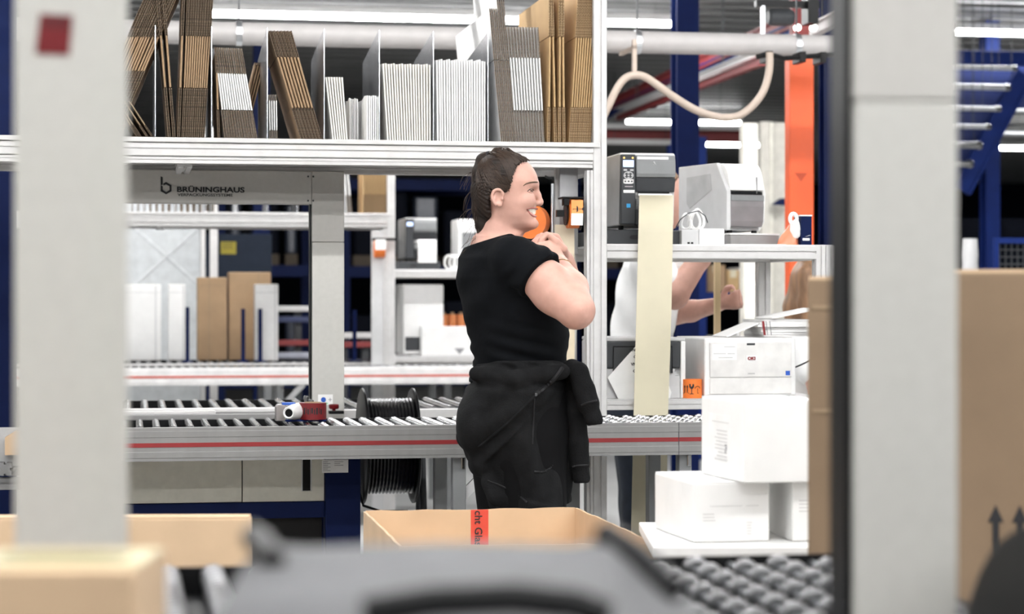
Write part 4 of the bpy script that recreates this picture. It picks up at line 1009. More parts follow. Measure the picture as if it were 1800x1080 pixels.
def beam(px0, py0, px1, py1, v0, v1, wd, hh, mat, label, name='overhead_beam', cat='beam'):
    a = at(px0, py0, v0); b = at(px1, py1, v1); p0 = Vector((a[0], v0, a[1])); p1 = Vector((b[0], v1, b[1]))
    d = (p1 - p0).normalized(); s = d.cross(Vector((0, 0, 1))).normalized(); up = s.cross(d)
    m = MB(); n = 0
    for p in (p0, p1):
        for i, j in ((-1, -1), (1, -1), (1, -.7), (.3, -.7), (.3, .7), (1, .7), (1, 1), (-1, 1), (-1, .7), (-.3, .7), (-.3, -.7), (-1, -.7)): m.v.append(tuple(p + s * (i * wd / 2) + up * (j * hh / 2)))
    m.f = [tuple(range(12)), tuple(reversed(range(12, 24)))] + [(i, (i + 1) % 12, 12 + (i + 1) % 12, 12 + i) for i in range(12)]
    o = solo(name, m, mat, label, cat, p0[0], p0[1], p0[2]); Tq = Thing.__new__(Thing); Tq.o = tuple(p0); Tq.e = o
    for f in (.2, .8):
        q = p0.lerp(p1, f); Tq.part('hanger_rod', MB().cyl(tuple(q), (q.x, q.y, 3.47), .003, 6), DGREY)
    return o
beam(1450, 10, 1062, 190, 6.2, 13, .05, .10, REDB, 'dull red beam slanting down from the duct to the left')
beam(1450, 25, 1062, 203, 6.2, 13, .05, .08, BLUE, 'blue beam slanting just below the dull red one')
beam(1340, 92, 1080, 198, 6.4, 12.6, .04, .06, ALUW, 'pale slanting rail below the blue beam')
beam(1340, 106, 1085, 206, 6.4, 12.6, .05, .06, REDB, 'lower dull red slanting beam under the pale rail')
beam(1050, 236, 1320, 239, 14, 14, .08, .13, REDB, 'level dull red beam behind the navy column')
beam(1050, 222, 1320, 225, 13.8, 13.8, .06, .05, ALUW, 'pale level rail above the dull red beam', 'overhead_rail', 'rail')
beam(1050, 249, 1200, 251, 13.8, 13.8, .06, .05, ALUW, 'pale level rail below the dull red beam', 'overhead_rail', 'rail')
beam(1425, 55, 1530, 5, 3.6, 3.0, .05, .06, ALUW, 'white slanting rail beside the dark motor unit', 'overhead_rail', 'rail')
# pale pillar and panel wall in the background
def pillar(px0, px1, v, z0, z1, mat, label, name='pillar'):
    a, b = U(px0, v), U(px1, v)
    T = Thing(name, label, 'pillar', (a + b) / 2, v, 0)
    T.part('shaft', MB().box(a, b, v, v + (b - a), 0, z1), mat, bev=.01); T.part('plinth', MB().box(a - .03, b + .03, v - .03, v + (b - a) + .03, 0, .1), mat); return T
pillar(1307, 1333, 7.2, 0, Z(1320, 216, 7.2), M('pale_plaster', (.72, .69, .62), .8), 'pale pillar rising behind the pale label printer')  # pale plaster tone belongs to the pillar itself
a, b = U(1338, 8.0), U(1392, 8.0)
pw_ = Thing('partition', 'beige partition panels left of the orange column', 'partition', (a + b) / 2, 8, 0)
for i, (x0, x1) in enumerate(((1338, 1352), (1354, 1362), (1364, 1400))):
    pw_.part('panel', MB().box(U(x0, 8), U(x1, 8), 8 + .03 * i, 8.06 + .03 * i, 0, Z(1360, 214, 8)), M('beige_panel', (.50, .48, .43), .8) if i != 1 else M('pale_panel', (.64, .62, .55), .8), bev=.004)
pw_.part('blue_bracket', MB().prism([at(1357, 360, 7.95), at(1372, 349, 7.95), at(1392, 349, 7.95), at(1392, 362, 7.95)], 1, 7.93, 7.98), NAVY)
# blue rack bay, pallets and goods behind the right desk
def rack_bay(px0, px1, v, levels, label, mat=BLUE, depth=1.0, z1=2.6):
    a, b = U(px0, v), U(px1, v)
    T = Thing('pallet_rack', label, 'rack', (a + b) / 2, v + depth / 2, 0)
    for u in (a, b - .08):
        for vv in (v, v + depth - .08): T.part('upright', MB().box(u, u + .08, vv, vv + .08, 0, z1), mat)
    for z in levels:
        for vv in (v + .01, v + depth - .07): T.part('rack_beam', MB().box(a + .08, b - .08, vv, vv + .05, z, z + .10), mat)
        T.part('rack_deck', MB().box(a + .08, b - .08, v + .06, v + depth - .06, z + .07, z + .10), DGREY)
    return T
rb = rack_bay(1225, 1480, 10.5, (.55, 1.25), 'blue pallet rack behind the printer desk')
k0 = 0
for i, (px0, px1, zz, hh, mt, lb) in enumerate(((1243, 1275, 1.35, .22, KRAFT, 'brown carton on the blue rack left of the wooden stick'), (1278, 1300, 1.35, .18, KRAFTG, 'golden carton on the blue rack right of the wooden stick'), (1303, 1332, 1.35, .20, WBOARD, 'white carton on the blue rack beside the desk post'), (1240, 1290, .65, .34, WBOARD, 'white lower carton on the blue rack'), (1296, 1345, .65, .38, PAPERW, 'broad white lower carton on the blue rack near the post'))):
    a, b = U(px0, 10.6), U(px1, 10.6)
    T = Thing('carton', lb, 'carton', (a + b) / 2, 10.8, zz + .001); T.part('carton_body', MB().box(a, b, 10.6, 11.0, zz + .001, zz + hh), mt, bev=.004)
    T.part('tape_strip', MB().box((a + b) / 2 - .025, (a + b) / 2 + .025, 10.598, 11.002, zz + hh, zz + hh + .002).box((a + b) / 2 - .025, (a + b) / 2 + .025, 10.598, 10.6, zz + hh - .06, zz + hh), LINER)
# dark rack blocks behind the arch opening
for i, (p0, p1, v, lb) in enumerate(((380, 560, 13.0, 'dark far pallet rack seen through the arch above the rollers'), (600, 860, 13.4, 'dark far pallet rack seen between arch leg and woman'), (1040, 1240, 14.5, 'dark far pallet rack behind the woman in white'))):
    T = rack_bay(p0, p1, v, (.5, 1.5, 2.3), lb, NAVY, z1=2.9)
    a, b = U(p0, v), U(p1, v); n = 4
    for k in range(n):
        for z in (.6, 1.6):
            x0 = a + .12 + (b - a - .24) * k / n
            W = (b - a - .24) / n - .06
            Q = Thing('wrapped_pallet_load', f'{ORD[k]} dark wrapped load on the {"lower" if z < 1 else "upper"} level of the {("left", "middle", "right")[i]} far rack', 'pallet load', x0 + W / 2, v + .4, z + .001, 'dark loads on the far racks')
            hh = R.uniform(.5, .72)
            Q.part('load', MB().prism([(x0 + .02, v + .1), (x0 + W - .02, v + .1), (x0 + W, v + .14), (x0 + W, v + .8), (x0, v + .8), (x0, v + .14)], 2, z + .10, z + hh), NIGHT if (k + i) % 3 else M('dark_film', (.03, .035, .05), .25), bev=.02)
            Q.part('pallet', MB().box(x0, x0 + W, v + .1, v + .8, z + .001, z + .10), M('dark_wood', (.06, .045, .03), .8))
# pale crossed panel and white posts left of the arch opening
a, b = U(222, 7.9), U(352, 7.9)
xp = Thing('crossed_panel', 'pale grey steel panel with an X brace behind the tall white boxes', 'panel', (a + b) / 2, 7.9, 0)
xp.part('panel_sheet', MB().box(a - .1, b, 7.9, 7.93, .3, 1.95), M('pale_sheet', (.52, .54, .55), .5), bev=.003)
zt_, zb_ = Z(290, 402, 7.9), Z(290, 500, 7.9)
for s in (0, 1):
    x0, x1 = (a + .04, b - .03) if s else (b - .03, a + .04)
    d = .03
    xp.part('crease_bar', MB().prism([(x0, zt_), (x0 + d, zt_), (x1 + d, zb_), (x1, zb_)], 1, 7.894, 7.9), M('pale_sheet2', (.56, .58, .59), .5), bev=.003)
for u in (a - .05, b - .06): xp.part('foot', MB().box(u, u + .05, 7.85, 8.0, 0, .3), MGREY)
for px0, px1, lb in ((353, 361, 'thin white post right of the crossed panel'), (369, 383, 'thicker white post left of the yellow sign')):
    a, b = U(px0, 7.7), U(px1, 7.7); T = Thing('white_post', lb, 'post', (a + b) / 2, 7.7, 0)
    T.part('post', MB().box(a, b, 7.7, 7.74, .012, 2.4), ALUW, bev=.004); T.part('post_foot', MB().box(a - .04, b + .04, 7.66, 7.78, 0, .012), ALUW)
a, b = at(388, 425, 9.0), at(415, 447, 9.0)
ys = Thing('notice_board', 'dark blue board with a yellow notice behind the white posts', 'sign', (a[0] + b[0]) / 2, 9.0, 0)
ys.part('board', MB().box(a[0] - .12, b[0] + .25, 9.0, 9.03, .9, 1.75), M('slate_blue', (.014, .02, .034), .7, spec=.2), bev=.004)
ys.part('notice', MB().box(a[0], b[0], 8.994, 9.0, b[1], a[1]), M('yellow_notice', (.30, .24, .015), .6))
nm_ = MB()
for i in range(3): nm_.box(a[0] + .012, b[0] - .02 - .01 * (i % 2), 8.992, 8.994, a[1] - .016 - i * .016, a[1] - .012 - i * .016)
ys.part('notice_print', nm_, INK)
for u in (a[0] - .1, b[0] + .2): ys.part('board_leg', MB().box(u, u + .03, 9.0, 9.03, 0, .9), NAVY)
# tall upright boxes standing on the far rear rollers
VB = V2 + 1.35
def tall_box(px0, px1, ytop, v, depth, mats, label, split=None):
    a, b = U(px0, v), U(px1, v); zt = Z((px0 + px1) / 2, ytop, v); z0 = ZT + .002
    T = Thing('upright_carton', label, 'carton', (a + b) / 2, v + depth / 2, z0)
    T.part('front_face', MB().box(a, b, v, v + depth, z0, zt), mats[0], bev=.006)
    T.part('edge_strip', MB().box((a + b) / 2 + (b - a) * (split or .35), (a + b) / 2 + (b - a) * (split or .35) + .006, v - .0015, v, z0 + .002, zt - .004), mats[1])
    T.part('flap_line', MB().box(a + .004, b - .004, v - .0012, v, zt - .052, zt - .049), mats[1])
    T.part('top_tape', MB().box(a + .004, b - .004, v + depth / 2 - .02, v + depth / 2 + .02, zt, zt + .0015), LINER)
tall_box(214, 283, 500, VB, .16, (WBOARD, LGREY), 'leftmost tall white carton upright on the far rollers')
tall_box(296, 326, 500, VB, .16, (WBOARD, LGREY), 'narrow tall white carton left of the tall brown ones')
tall_box(347, 399, 488, VB, .16, (KRAFT, KRAFTD), 'tall brown carton upright on the far rollers, left of two', -.12)
tall_box(402, 476, 479, VB + .02, .16, (KRAFT, KRAFTD), 'taller wider brown carton behind the blue frame', .2)
tall_box(448, 489, 500, VB - .2, .10, (PAPERW, LGREY), 'tall white carton in front of the wider brown one')
for px, yt, lb in ((329, 540, 'blue upright bar between white and brown tall cartons'), (427, 543, 'blue upright bar before the wide brown carton'), (457, 543, 'second blue upright bar before the white carton'), (623, 545, 'blue upright bar right of the arch leg')):
    v = VB - .25; a = U(px - 3, v); b = U(px + 4, v)
    T = Thing('blue_upright', lb, 'upright bar', a, v, ZT)
    T.part('bar', MB().box(a, b, v, v + .02, ZT + .006, Z(px, yt, v)), COLB, bev=.002); T.part('bar_foot', MB().box(a - .02, b + .02, v - .02, v + .04, ZT + .001, ZT + .006), BLUE)
# barrier rails in the dark behind
def barrier(px0, px1, v, ys, mats, label):
    a, b = U(px0, v), U(px1, v); T = Thing('guard_barrier', label, 'barrier', (a + b) / 2, v, 0)
    for y, m_ in zip(ys, mats):
        z = Z((px0 + px1) / 2, y, v); T.part('rail', MB().box(a, b, v, v + .05, z - .02, z + .02), m_, bev=.006)
    zt = Z((px0 + px1) / 2, ys[0], v)
    for u in (a, (a + b) / 2, b - .05): T.part('post', MB().box(u, u + .05, v + .05, v + .1, 0, zt + .02), DGREY)
    return T
barrier(478, 560, 9.4, (543, 562, 603, 625), (ALUW, M('dim_blue', (.03, .04, .10), .6), REDB, M('dim_rail', (.35, .36, .42), .6)), 'pale and red barrier rails right of the tall cartons')
barrier(600, 676, 9.2, (590, 606), (ALUW, REDB), 'red and white barrier rails right of the arch leg')
# far desk goods: second station seen small through the frame
lp2, _, _, _ = label_printer(V2, None, 'blurred far label printer with a bright screen right of the far upright', detail=False)
ux_, zx_ = at(735, 440, V2 + .60)
solo('hanging_labels', MB().prism([(V2 + .62, 1.640), (V2 + .61, 1.632), (V2 + .60, 1.60), (V2 + .60, 1.505), (V2 + .603, 1.505), (V2 + .603, 1.60), (V2 + .613, 1.630), (V2 + .62, 1.636)], 0, ux_, ux_ + .11), PAPERW, 'white label web hanging from the far label printer', 'label strip', ux_, V2 + .60, 1.505)
c = Thing('cable_coil', 'white cable coil right of the far label printer', 'cable', at(800, 460, V2 + .7)[0], V2 + .7, 1.4637)
for k in range(3):
    uq = at(790 + 9 * k, 445, V2 + .7)[0]
    c.part('cable_loop', MB().tube([(uq + .03 * math.cos(t * PI / 10), V2 + .7 + .012 * k, 1.466 + .042 + .042 * math.sin(t * PI / 10)) for t in range(20)], .006, 8, True), PAPERW, sm=True)
a, b = at(806, 385, V2 + .7), at(850, 470, V2 + .7)
T = Thing('pale_label_printer', 'blurred far white label printer just behind the shoulder of the woman', 'label printer', (a[0] + b[0]) / 2, V2 + .8, 1.4637)
T.part('body', MB().prism([(V2 + .7, 1.4655), (V2 + 1.0, 1.4655), (V2 + 1.0, a[1]), (V2 + .75, a[1]), (V2 + .7, a[1] - .06)], 0, a[0], a[0] + .22), WHITE, bev=.008)
T.part('front_door', MB().box(a[0] + .02, a[0] + .20, V2 + .694, V2 + .7, 1.48, a[1] - .08), MGREY, bev=.004)
def far_laser(px0, px1, y0, y1, v, label, dark=False):
    a, b = at(px0, y0, v), at(px1, y1, v); z0 = .9547
    T = Thing('laser_printer', label, 'laser printer', (a[0] + b[0]) / 2, v, z0)
    T.part('body', MB().box(a[0], b[0], v, v + .34, z0 + .004, a[1]), WHITE, bev=.012)
    T.part('front_panel', MB().box(a[0] + .015, b[0] - .02, v - .005, v, z0 + .03, z0 + .11), DGREY if dark else WHITE, bev=.004)
    for u in (a[0] + .03, b[0] - .05): T.part('foot', MB().box(u, u + .03, v + .02, v + .05, z0, z0 + .004), BLACK)
far_laser(708, 780, 500, 628, V2 + .66, 'far white laser printer below the far desk', True)
a, b = at(741, 574, V2 + .58), at(846, 628, V2 + .58)
T = Thing('white_carton', 'far white carton with dark triangle mark beside the back of the woman', 'carton', (a[0] + b[0]) / 2, V2 + .6, ZT + .045)
T.part('carton_body', MB().box(a[0], b[0], V2 + .585, V2 + .655, .9552, a[1]), WBOARD, bev=.004)
q = at(808, 618, V2 + .58); T.part('triangle_mark', MB().prism([(q[0] - .03, q[1] + .018), (q[0] + .03, q[1] + .018), (q[0], q[1] - .018)], 1, V2 + .5835, V2 + .585), GREYINK)
q = at(808, 620, V2 + .58)
T.e.location = ST((a[0] + b[0]) / 2, V2 + .6, .9552); 
for ch in T.e.children:
    for vt in ch.data.vertices: vt.co.z += (ZT + .045) - .9552
for k in range(4):
    u = at(780 + 15 * k, 545, V2 + .9)[0]
    T = Thing('orange_label_roll', f'{ORD[k]} of four small orange rolls on the far board behind the woman', 'label roll', u, V2 + .9, .9547, 'small orange rolls on the far board')
    T.part('orange_winding', MB().lathe((u, V2 + .9, .956), (0, 0, 1), [(0, .02), (0, .024), (.24, .024), (.24, .012)], 20), M('pale_orange', (.85, .32, .12), .6), sm=True)
    T.part('core', MB().cyl((u, V2 + .9, .9549), (u, V2 + .9, 1.21), .012, 12), KRAFTD)
# far dispenser with orange roll at the far upright
u, z = at(668, 438, V2 + .42)
T = Thing('label_dispenser', 'blurred far dispenser with an orange and white roll left of the far upright', 'label dispenser', u, V2 + .45, z)
T.part('orange_roll', MB().lathe((u - .03, V2 + .45, z), (1, 0, 0), [(0, .02), (0, .05), (.06, .05), (.06, .02)], 24), ORANGE, sm=True)
T.part('label_flap', MB().box(u - .03, u + .03, V2 + .394, V2 + .397, z - .005, z + .055), PAPERW)
T.part('bracket', MB().box(u - .04, u + .10, V2 + .45, V2 + .48, z + .05, z + .065), BLACK)
T = Thing('dispenser_holder', 'grey holder post carrying the far label dispenser', 'holder', u, V2 + .48, 0)
T.part('holder_post', MB().box(u - .04, u + .03, V2 + .505, V2 + .53, 0, 1.69), LGREY, bev=.003); T.part('holder_foot', MB().box(u - .08, u + .07, V2 + .46, V2 + .55, 0, .012), LGREY)
# blue steel structure, pipes and cage at the right edge
vq = 9.0
a = at(1690, 100, vq); b = at(1830, 100, vq)
solo('overhead_beam', MB().box(a[0] - .3, b[0] + .6, vq, vq + .12, a[1] - .05, a[1] + .05), BLUE, 'blue level beam right of the broad foreground post', 'beam', a[0], vq, a[1], bev=.004)
gp_ = [at(x, y, 9.2) for x, y in ((1640, 108), (1860, 108), (1860, 178), (1762, 196), (1740, 255), (1690, 330), (1640, 345))]
solo('gusset_plate', MB().prism(gp_, 1, 9.2, 9.24), M('gusset_blue', (.003, .013, .085), .5), 'dark blue gusset plate behind the short steel pipes', 'steel plate', gp_[0][0], 9.2, gp_[0][1])
beam(1690, 335, 1800, 130, 8.9, 8.9, .07, .14, BLUE, 'blue slanting brace at the right edge')
for k, (x1, y, rr) in enumerate(((1778, 118, .018), (1766, 152, .022), (1750, 190, .018), (1732, 222, .018), (1716, 255, .026), (1700, 288, .026))):
    v = 8.6 - .05 * k; a = at(1650, y, v); b = at(x1, y, v)
    T = Thing('hanging_pipe', f'{ORD[k]} from the top of the short steel pipes right of the foreground post', 'pipe', b[0], v, a[1], 'steel pipes at the right edge')
    T.part('pipe', MB().cyl((a[0] - .5, v, a[1]), (b[0], v, a[1]), rr, 12), CHROME if k > 3 else ZINC, sm=True)
    for q in (a[0] - .1, b[0] - .1): T.part('hanger_rod', MB().cyl((q, v, a[1]), (q, v, 3.47), .0025, 6), DGREY)
    T.part('pipe_cap', MB().lathe((b[0], v, a[1]), (1, 0, 0), [(0, rr * 1.25), (.03, rr * 1.25), (.04, rr)], 12), CHROME, sm=True)
for y, x0, lb in ((194, 1764, 'upper steel rail right of the blue column'), (235, 1764, 'lower dark rail right of the blue column')):
    a = at(x0, y, 9.9); T = Thing('overhead_rail', lb, 'rail', a[0], 9.9, a[1]); T.part('rail', MB().cyl((a[0], 9.9, a[1]), (a[0] + 1.5, 9.9, a[1]), .02, 10), ZINC, sm=True)
    for q in (.2, 1.3): T.part('hanger_rod', MB().cyl((a[0] + q, 9.9, a[1]), (a[0] + q, 9.9, 3.47), .003, 6), DGREY)
a = U(1748, 6.5); zt = Z(1780, 428, 6.5)
cg = Thing('mesh_cage', 'blue framed mesh cage above the big carton at the right edge', 'cage', a + .5, 6.6, 0)
for u in (a, a + 1.0): cg.part('frame_post', MB().box(u, u + .03, 6.5, 6.53, 0, zt), BLUE)
cg.part('frame_rail', MB().box(a, a + 1.03, 6.499, 6.531, zt, zt + .035), BLUE); cg.part('frame_rail', MB().box(a, a + 1.03, 6.5, 6.53, .2, .23), BLUE)
for k in range(24): cg.part('mesh_wire', MB().cyl((a + .04 + k * .04, 6.515, .23), (a + .04 + k * .04, 6.515, zt), .004, 5), DGREY)
for k in range(22): cg.part('mesh_wire', MB().cyl((a + .03, 6.52, zt - .04 - k * .045), (a + 1.0, 6.52, zt - .04 - k * .045), .004, 5), DGREY)
u = U(1705, 6.2); z = Z(1705, 421, 6.2)
T = Thing('pale_canister', 'pale ribbed canister standing left of the mesh cage', 'canister', u, 6.2, 0)
T.part('canister_body', MB().lathe((u, 6.2, .004), (0, 0, 1), [(0, .045)] + [(.05 + i * (z - .1) / 30, .05 if i % 2 else .047) for i in range(31)] + [(z - .03, .046), (z, .044)], 20), LGREY, sm=True)
T.part('canister_foot', MB().cyl((u, 6.2, 0), (u, 6.2, .004), .055, 16), DGREY)
a = U(1690, 11.5); b = U(1830, 11.5)
for i, (x0, x1) in enumerate(((1600, 1730), (1760, 1900))):
    a, b = U(x0, 11.5), U(x1, 11.5)
    T = Thing('dark_cabinet', ('dark' if i else 'black') + ' tall cabinet behind the ' + ('blue column at the right edge' if i else 'broad foreground post'), 'cabinet', (a + b) / 2, 11.7, 0)
    T.part('cabinet_body', MB().box(a, b, 11.5, 12.0, .05, 2.0), NIGHT, bev=.01); T.part('cabinet_door', MB().box(a + .02, (a + b) / 2 - .003, 11.48, 11.5, .1, 1.95), NIGHT, bev=.003); T.part('cabinet_door', MB().box((a + b) / 2 + .003, b - .02, 11.48, 11.5, .1, 1.95), NIGHT, bev=.003)
    T.part('plinth', MB().box(a + .02, b - .02, 11.52, 11.98, 0, .05), BLACK)
# wooden stick standing behind the desk
u = U(1262, 1.35)
T = Thing('wooden_stick', 'upright wooden stick behind the printer desk', 'stick', u, 1.35, 0)
T.part('stick', MB().box(u - .011, u + .011, 1.35, 1.372, .02, 1.44), WOOD, bev=.002); T.part('stick_foot', MB().box(u - .07, u + .07, 1.3, 1.42, 0, .02), WOOD)

# ------------------------------------------------------------------ left edge: low profile table with a box
a = U(-60, .62); b = U(33, .62)
zt = Z(10, 840, .62)
T = Thing('profile_table', 'low aluminium profile table at the left edge behind the foreground post', 'table', (a + b) / 2, .8, 0)
T.part('front_bar', profile(MB(), (a - .4, .64, zt - .02), (b + .05, .64, zt - .02), .038), ALU)
T.part('front_bar', profile(MB(), (a - .4, 1.2, zt - .02), (b + .05, 1.2, zt - .02), .038), ALU)
q = at(9, 826, .60)
T.part('profile_bar', profile(MB(), (q[0], .60, q[1] + .001), (q[0], 1.2, q[1] + .001), .040), ALU, label='aluminium bar seen on its slotted cut end')
for u in (a - .38, b + .03):
    for v in (.64, 1.2): T.part('leg', MB().box(u - .02, u + .02, v - .02, v + .02, 0, zt - .04), ALU)
T.part('tray', MB().box(a - .3, b + .04, .66, 1.2, zt + .028, zt + .034), M('dim_tray', (.10, .10, .11), .5))
T.part('tray_front', MB().box(a - .3, b + .04, .655, .66, zt + .034, Z(10, 752, .65)), M('clear_grey', (.40, .40, .40), .3), bev=.002)
a2 = at(10, 800, .646); b2 = at(34, 757, .646)
solo('carton', MB().prism([(a2[0], a2[1] + .002), (b2[0] + .05, a2[1] + .002), (b2[0] + .05, b2[1]), (b2[0] - .01, b2[1]), (a2[0], b2[1] - .02)], 1, .60, .652), KRAFTL, 'small tan carton flap showing at the left edge tray', 'carton', a2[0], .62, a2[1])

# ------------------------------------------------------------------ goods between the foreground bed and the woman
def pallet(T, x0, x1, y0, y1, z0):
    for k in range(3): T.part('runner', MB().box(x0, x1, y0 + k * (y1 - y0 - .1) / 2, y0 + k * (y1 - y0 - .1) / 2 + .1, z0, z0 + .10), WOOD)
    n = 6
    for k in range(n): T.part('plank', MB().box(x0 + k * (x1 - x0 - .1) / (n - 1), x0 + k * (x1 - x0 - .1) / (n - 1) + .1, y0, y1, z0 + .10, z0 + .122), WOOD)
def vat(px, py, D):   # station coordinates of a photo point at distance D
    X, Y, z = WP(px, py, D); return (X * CT + (Y - D0) * ST_, -X * ST_ + (Y - D0) * CT, z)
# open carton
zr = .742
def gp(px, py): # ground plan from rim height
    D = (CAM_H - zr) * FPX / (py - HOR); X = (px - 900) / FPX * D; return (X, D)
BL, BR = gp(643, 899), gp(1011, 893); FR, FL = gp(1150, 955), gp(706, 959)
oc_ = Thing('open_carton', 'open brown carton with red tape inside, in front of the woman', 'carton', 0, 0, 0, world=(0, 5.4, .46)); oc_.o = (0, 5.4, .46)
def wall(p, q, name, mat, th=.006, z0=.462, z1=zr, rag=True):
    d = (Vector((q[0], q[1])) - Vector((p[0], p[1]))); n = Vector((-d.y, d.x)).normalized() * th; m = MB(); k = 14
    for i in range(k + 1):
        t = i / k; x = p[0] + d.x * t; y = p[1] + d.y * t; zt = z1 + (R.uniform(-.0018, .0014) if rag else 0)
        m.v += [(x, y, z0), (x + n.x, y + n.y, z0), (x, y, zt), (x + n.x, y + n.y, zt)]
    for i in range(k):
        a = 4 * i; m.f += [(a, a + 2, a + 6, a + 4), (a + 1, a + 5, a + 7, a + 3), (a + 2, a + 3, a + 7, a + 6), (a, a + 4, a + 5, a + 1)]
    m.f += [(0, 1, 3, 2), (4 * k, 4 * k + 2, 4 * k + 3, 4 * k + 1)]
    return oc_.part(name, m, mat)
wall(BL, BR, 'back_wall', KRAFTL); wall(BR, FR, 'side_wall', KRAFTL); wall(FR, FL, 'front_wall', KRAFTL); wall(FL, BL, 'side_wall', KRAFTL)
oc_.part('bottom', MB().prism([BL, BR, FR, FL], 2, .46, .466), KRAFTL)
dB = Vector(BR) - Vector(BL); nB = Vector((-dB.y, dB.x)).normalized()
def onback(px):
    f = (px - 643) / (1011 - 643); return Vector(BL) + dB * f
p0, p1 = onback(826), onback(857)
tp = MB()
for z0_, z1_ in ((.47, zr),):
    e = -nB * .0008 if (nB.y > 0) else nB * .0008
    tp.v += [(p0.x + e.x, p0.y + e.y, z0_), (p1.x + e.x, p1.y + e.y, z0_), (p1.x + e.x, p1.y + e.y, z1_ - .001), (p0.x + e.x, p0.y + e.y, z1_ - .001)]
    tp.v += [(x - e.x * .9, y - e.y * .9, z) for x, y, z in tp.v[:4]]
    tp.f += [(0, 1, 2, 3), (7, 6, 5, 4), (0, 4, 5, 1), (1, 5, 6, 2), (2, 6, 7, 3), (3, 7, 4, 0)]
oc_.part('red_tape', tp, M('red_tape', (.62, .07, .045), .4), label='red warning tape')
me = text_mesh('cht Glas', .0275, 'l', depth=.0003, bold=.0004); xs = [p.co.x for p in me.vertices]; mx = max(xs)
me.transform(Matrix.Rotation(PI / 2, 4, 'Y') @ Matrix.Rotation(PI / 2, 4, 'X') @ Matrix.Translation((-mx, 0, 0)) if False else Matrix.Identity(4))
ang = math.atan2(dB.y, dB.x)
# letters read downwards along the tape
cx = (p0 + p1) / 2
for p in me.vertices:
    x, y, z = p.co; s_ = y - .012
    p.co = (cx.x + math.cos(ang) * s_ - 0 * z, cx.y + math.sin(ang) * s_ - .0016 - z, zr - .003 - x)
for p in me.vertices: p.co.y -= 5.4; p.co.z -= .46
# keep only what lies on the wall (the tape continues outside over the rim)
bm = bmesh.new(); bm.from_mesh(me); bmesh.ops.bisect_plane(bm, geom=bm.verts[:] + bm.edges[:] + bm.faces[:], plane_co=(0, 0, zr - .46 - .002), plane_no=(0, 0, 1), clear_outer=True); bm.to_mesh(me); bm.free()
link('lettering', me, INK, oc_.e)
fx = MB(); e2 = Vector(BL); 
T = Thing('roll_cart', 'low grey cart hidden below the open carton', 'cart', 0, 0, 0, world=(0, 5.3, 0)); T.o = (0, 5.3, 0)
T.part('cart_deck', MB().box(-.45, .32, 4.75, 5.55, .43, .459), MGREY, bev=.004)
for x in (-.40, .27):
    for y in (4.8, 5.5): T.part('cart_post', MB().box(x - .02, x + .02, y - .02, y + .02, .09, .43), MGREY); T.part('castor', MB().lathe((x - .012, y, .045), (1, 0, 0), [(0, .03), (.004, .045), (.02, .045), (.024, .03)], 16), BLACK); T.part('fork', MB().box(x - .018, x + .018, y - .012, y + .012, .075, .092), ZINC)
# white cartons on a low table
def wbox(px0, px1, pxs, yt, yb, D, depth, label, lab2=None, yaw=0.0, z=None):
    """front face px0..px1, left side visible from pxs"""
    X0 = (px0 - 900) / FPX * D; X1 = (px1 - 900) / FPX * D; zt = CAM_H - (yt - HOR) / FPX * D; zb = CAM_H - (yb - HOR) / FPX * D if z is None else z
    T = Thing('white_carton', label, 'carton', 0, 0, 0, 'stacked white cartons', world=((X0 + X1) / 2, D + depth / 2, zb)); T.o = (X0 + (X1 - X0) / 2, D + depth / 2, zb)
    # sheared plan is avoided: the box is turned
    T.part('carton_body', MB().box(X0, X1, D, D + depth, zb, zt - .002), WBOARD, bev=.003)
    T.part('lid_flap', MB().box(X0 + .001, X1 - .001, D + .001, D + depth / 2 - .001, zt - .002, zt), WBOARD); T.part('lid_flap', MB().box(X0 + .001, X1 - .001, D + depth / 2 + .001, D + depth - .001, zt - .002, zt), WBOARD)
    T.part('tape_strip', MB().box(X0, X1, D + depth / 2 - .025, D + depth / 2 + .025, zt, zt + .0006), PAPERW)
    T.e.rotation_euler = (0, 0, yaw)
    return T, X0, X1, zb, zt
FAINT = M('pale_print', (.60, .59, .58), .7)
def text_block(T, X, y, z, w_, h_, side=None, n=7, qr=False):
    m = MB()
    for i in range(n):
        zz = z - i * h_ / n; l = w_ * R.uniform(.6, 1)
        if side is None: m.box(X, X + l, y - .0008, y, zz - h_ / n * .3, zz)
        else: m.box(side - .0008, side, y, y + l, zz - h_ / n * .3, zz)
    T.part('label_print', m, FAINT)
DW = 4.55; zt_tab = CAM_H - (962 - HOR) / FPX * (DW - .08)
B1, X0, X1, zb, zt = wbox(1191, 1330, 1168, 848, 958, DW, .30, 'lower left white carton of the stack before the laser printers', yaw=math.radians(12), z=zt_tab + .001)
text_block(B1, X0 + .035, DW, zt - .05, .10, .004, n=1); text_block(B1, X0 + .115, DW, zt - .05, .03, .004, n=1); text_block(B1, X0 + .02, DW, zt - .066, .03, .02, n=3); text_block(B1, X1 - .05, DW, zt - .085, .012, .03, n=5)
ztop1 = zt
B2, X0, X1, zb, zt = wbox(1276, 1430, 1232, 705, 846, DW - .03, .27, 'upper white carton with a printed side label, on the stack', yaw=math.radians(14), z=ztop1 + .0012)
B2.part('side_label', MB().box(X0 - .0008, X0, DW + .05, DW + .19, zb + .045, zt - .035), PAPERW)
text_block(B2, 0, DW + .06, zt - .05, .09, .006, side=X0 - .0008, n=1); text_block(B2, 0, DW + .14, zt - .05, .03, .006, side=X0 - .0008, n=1); text_block(B2, 0, DW + .07, zt - .068, .08, .07, side=X0 - .0008, n=9)
m = MB()
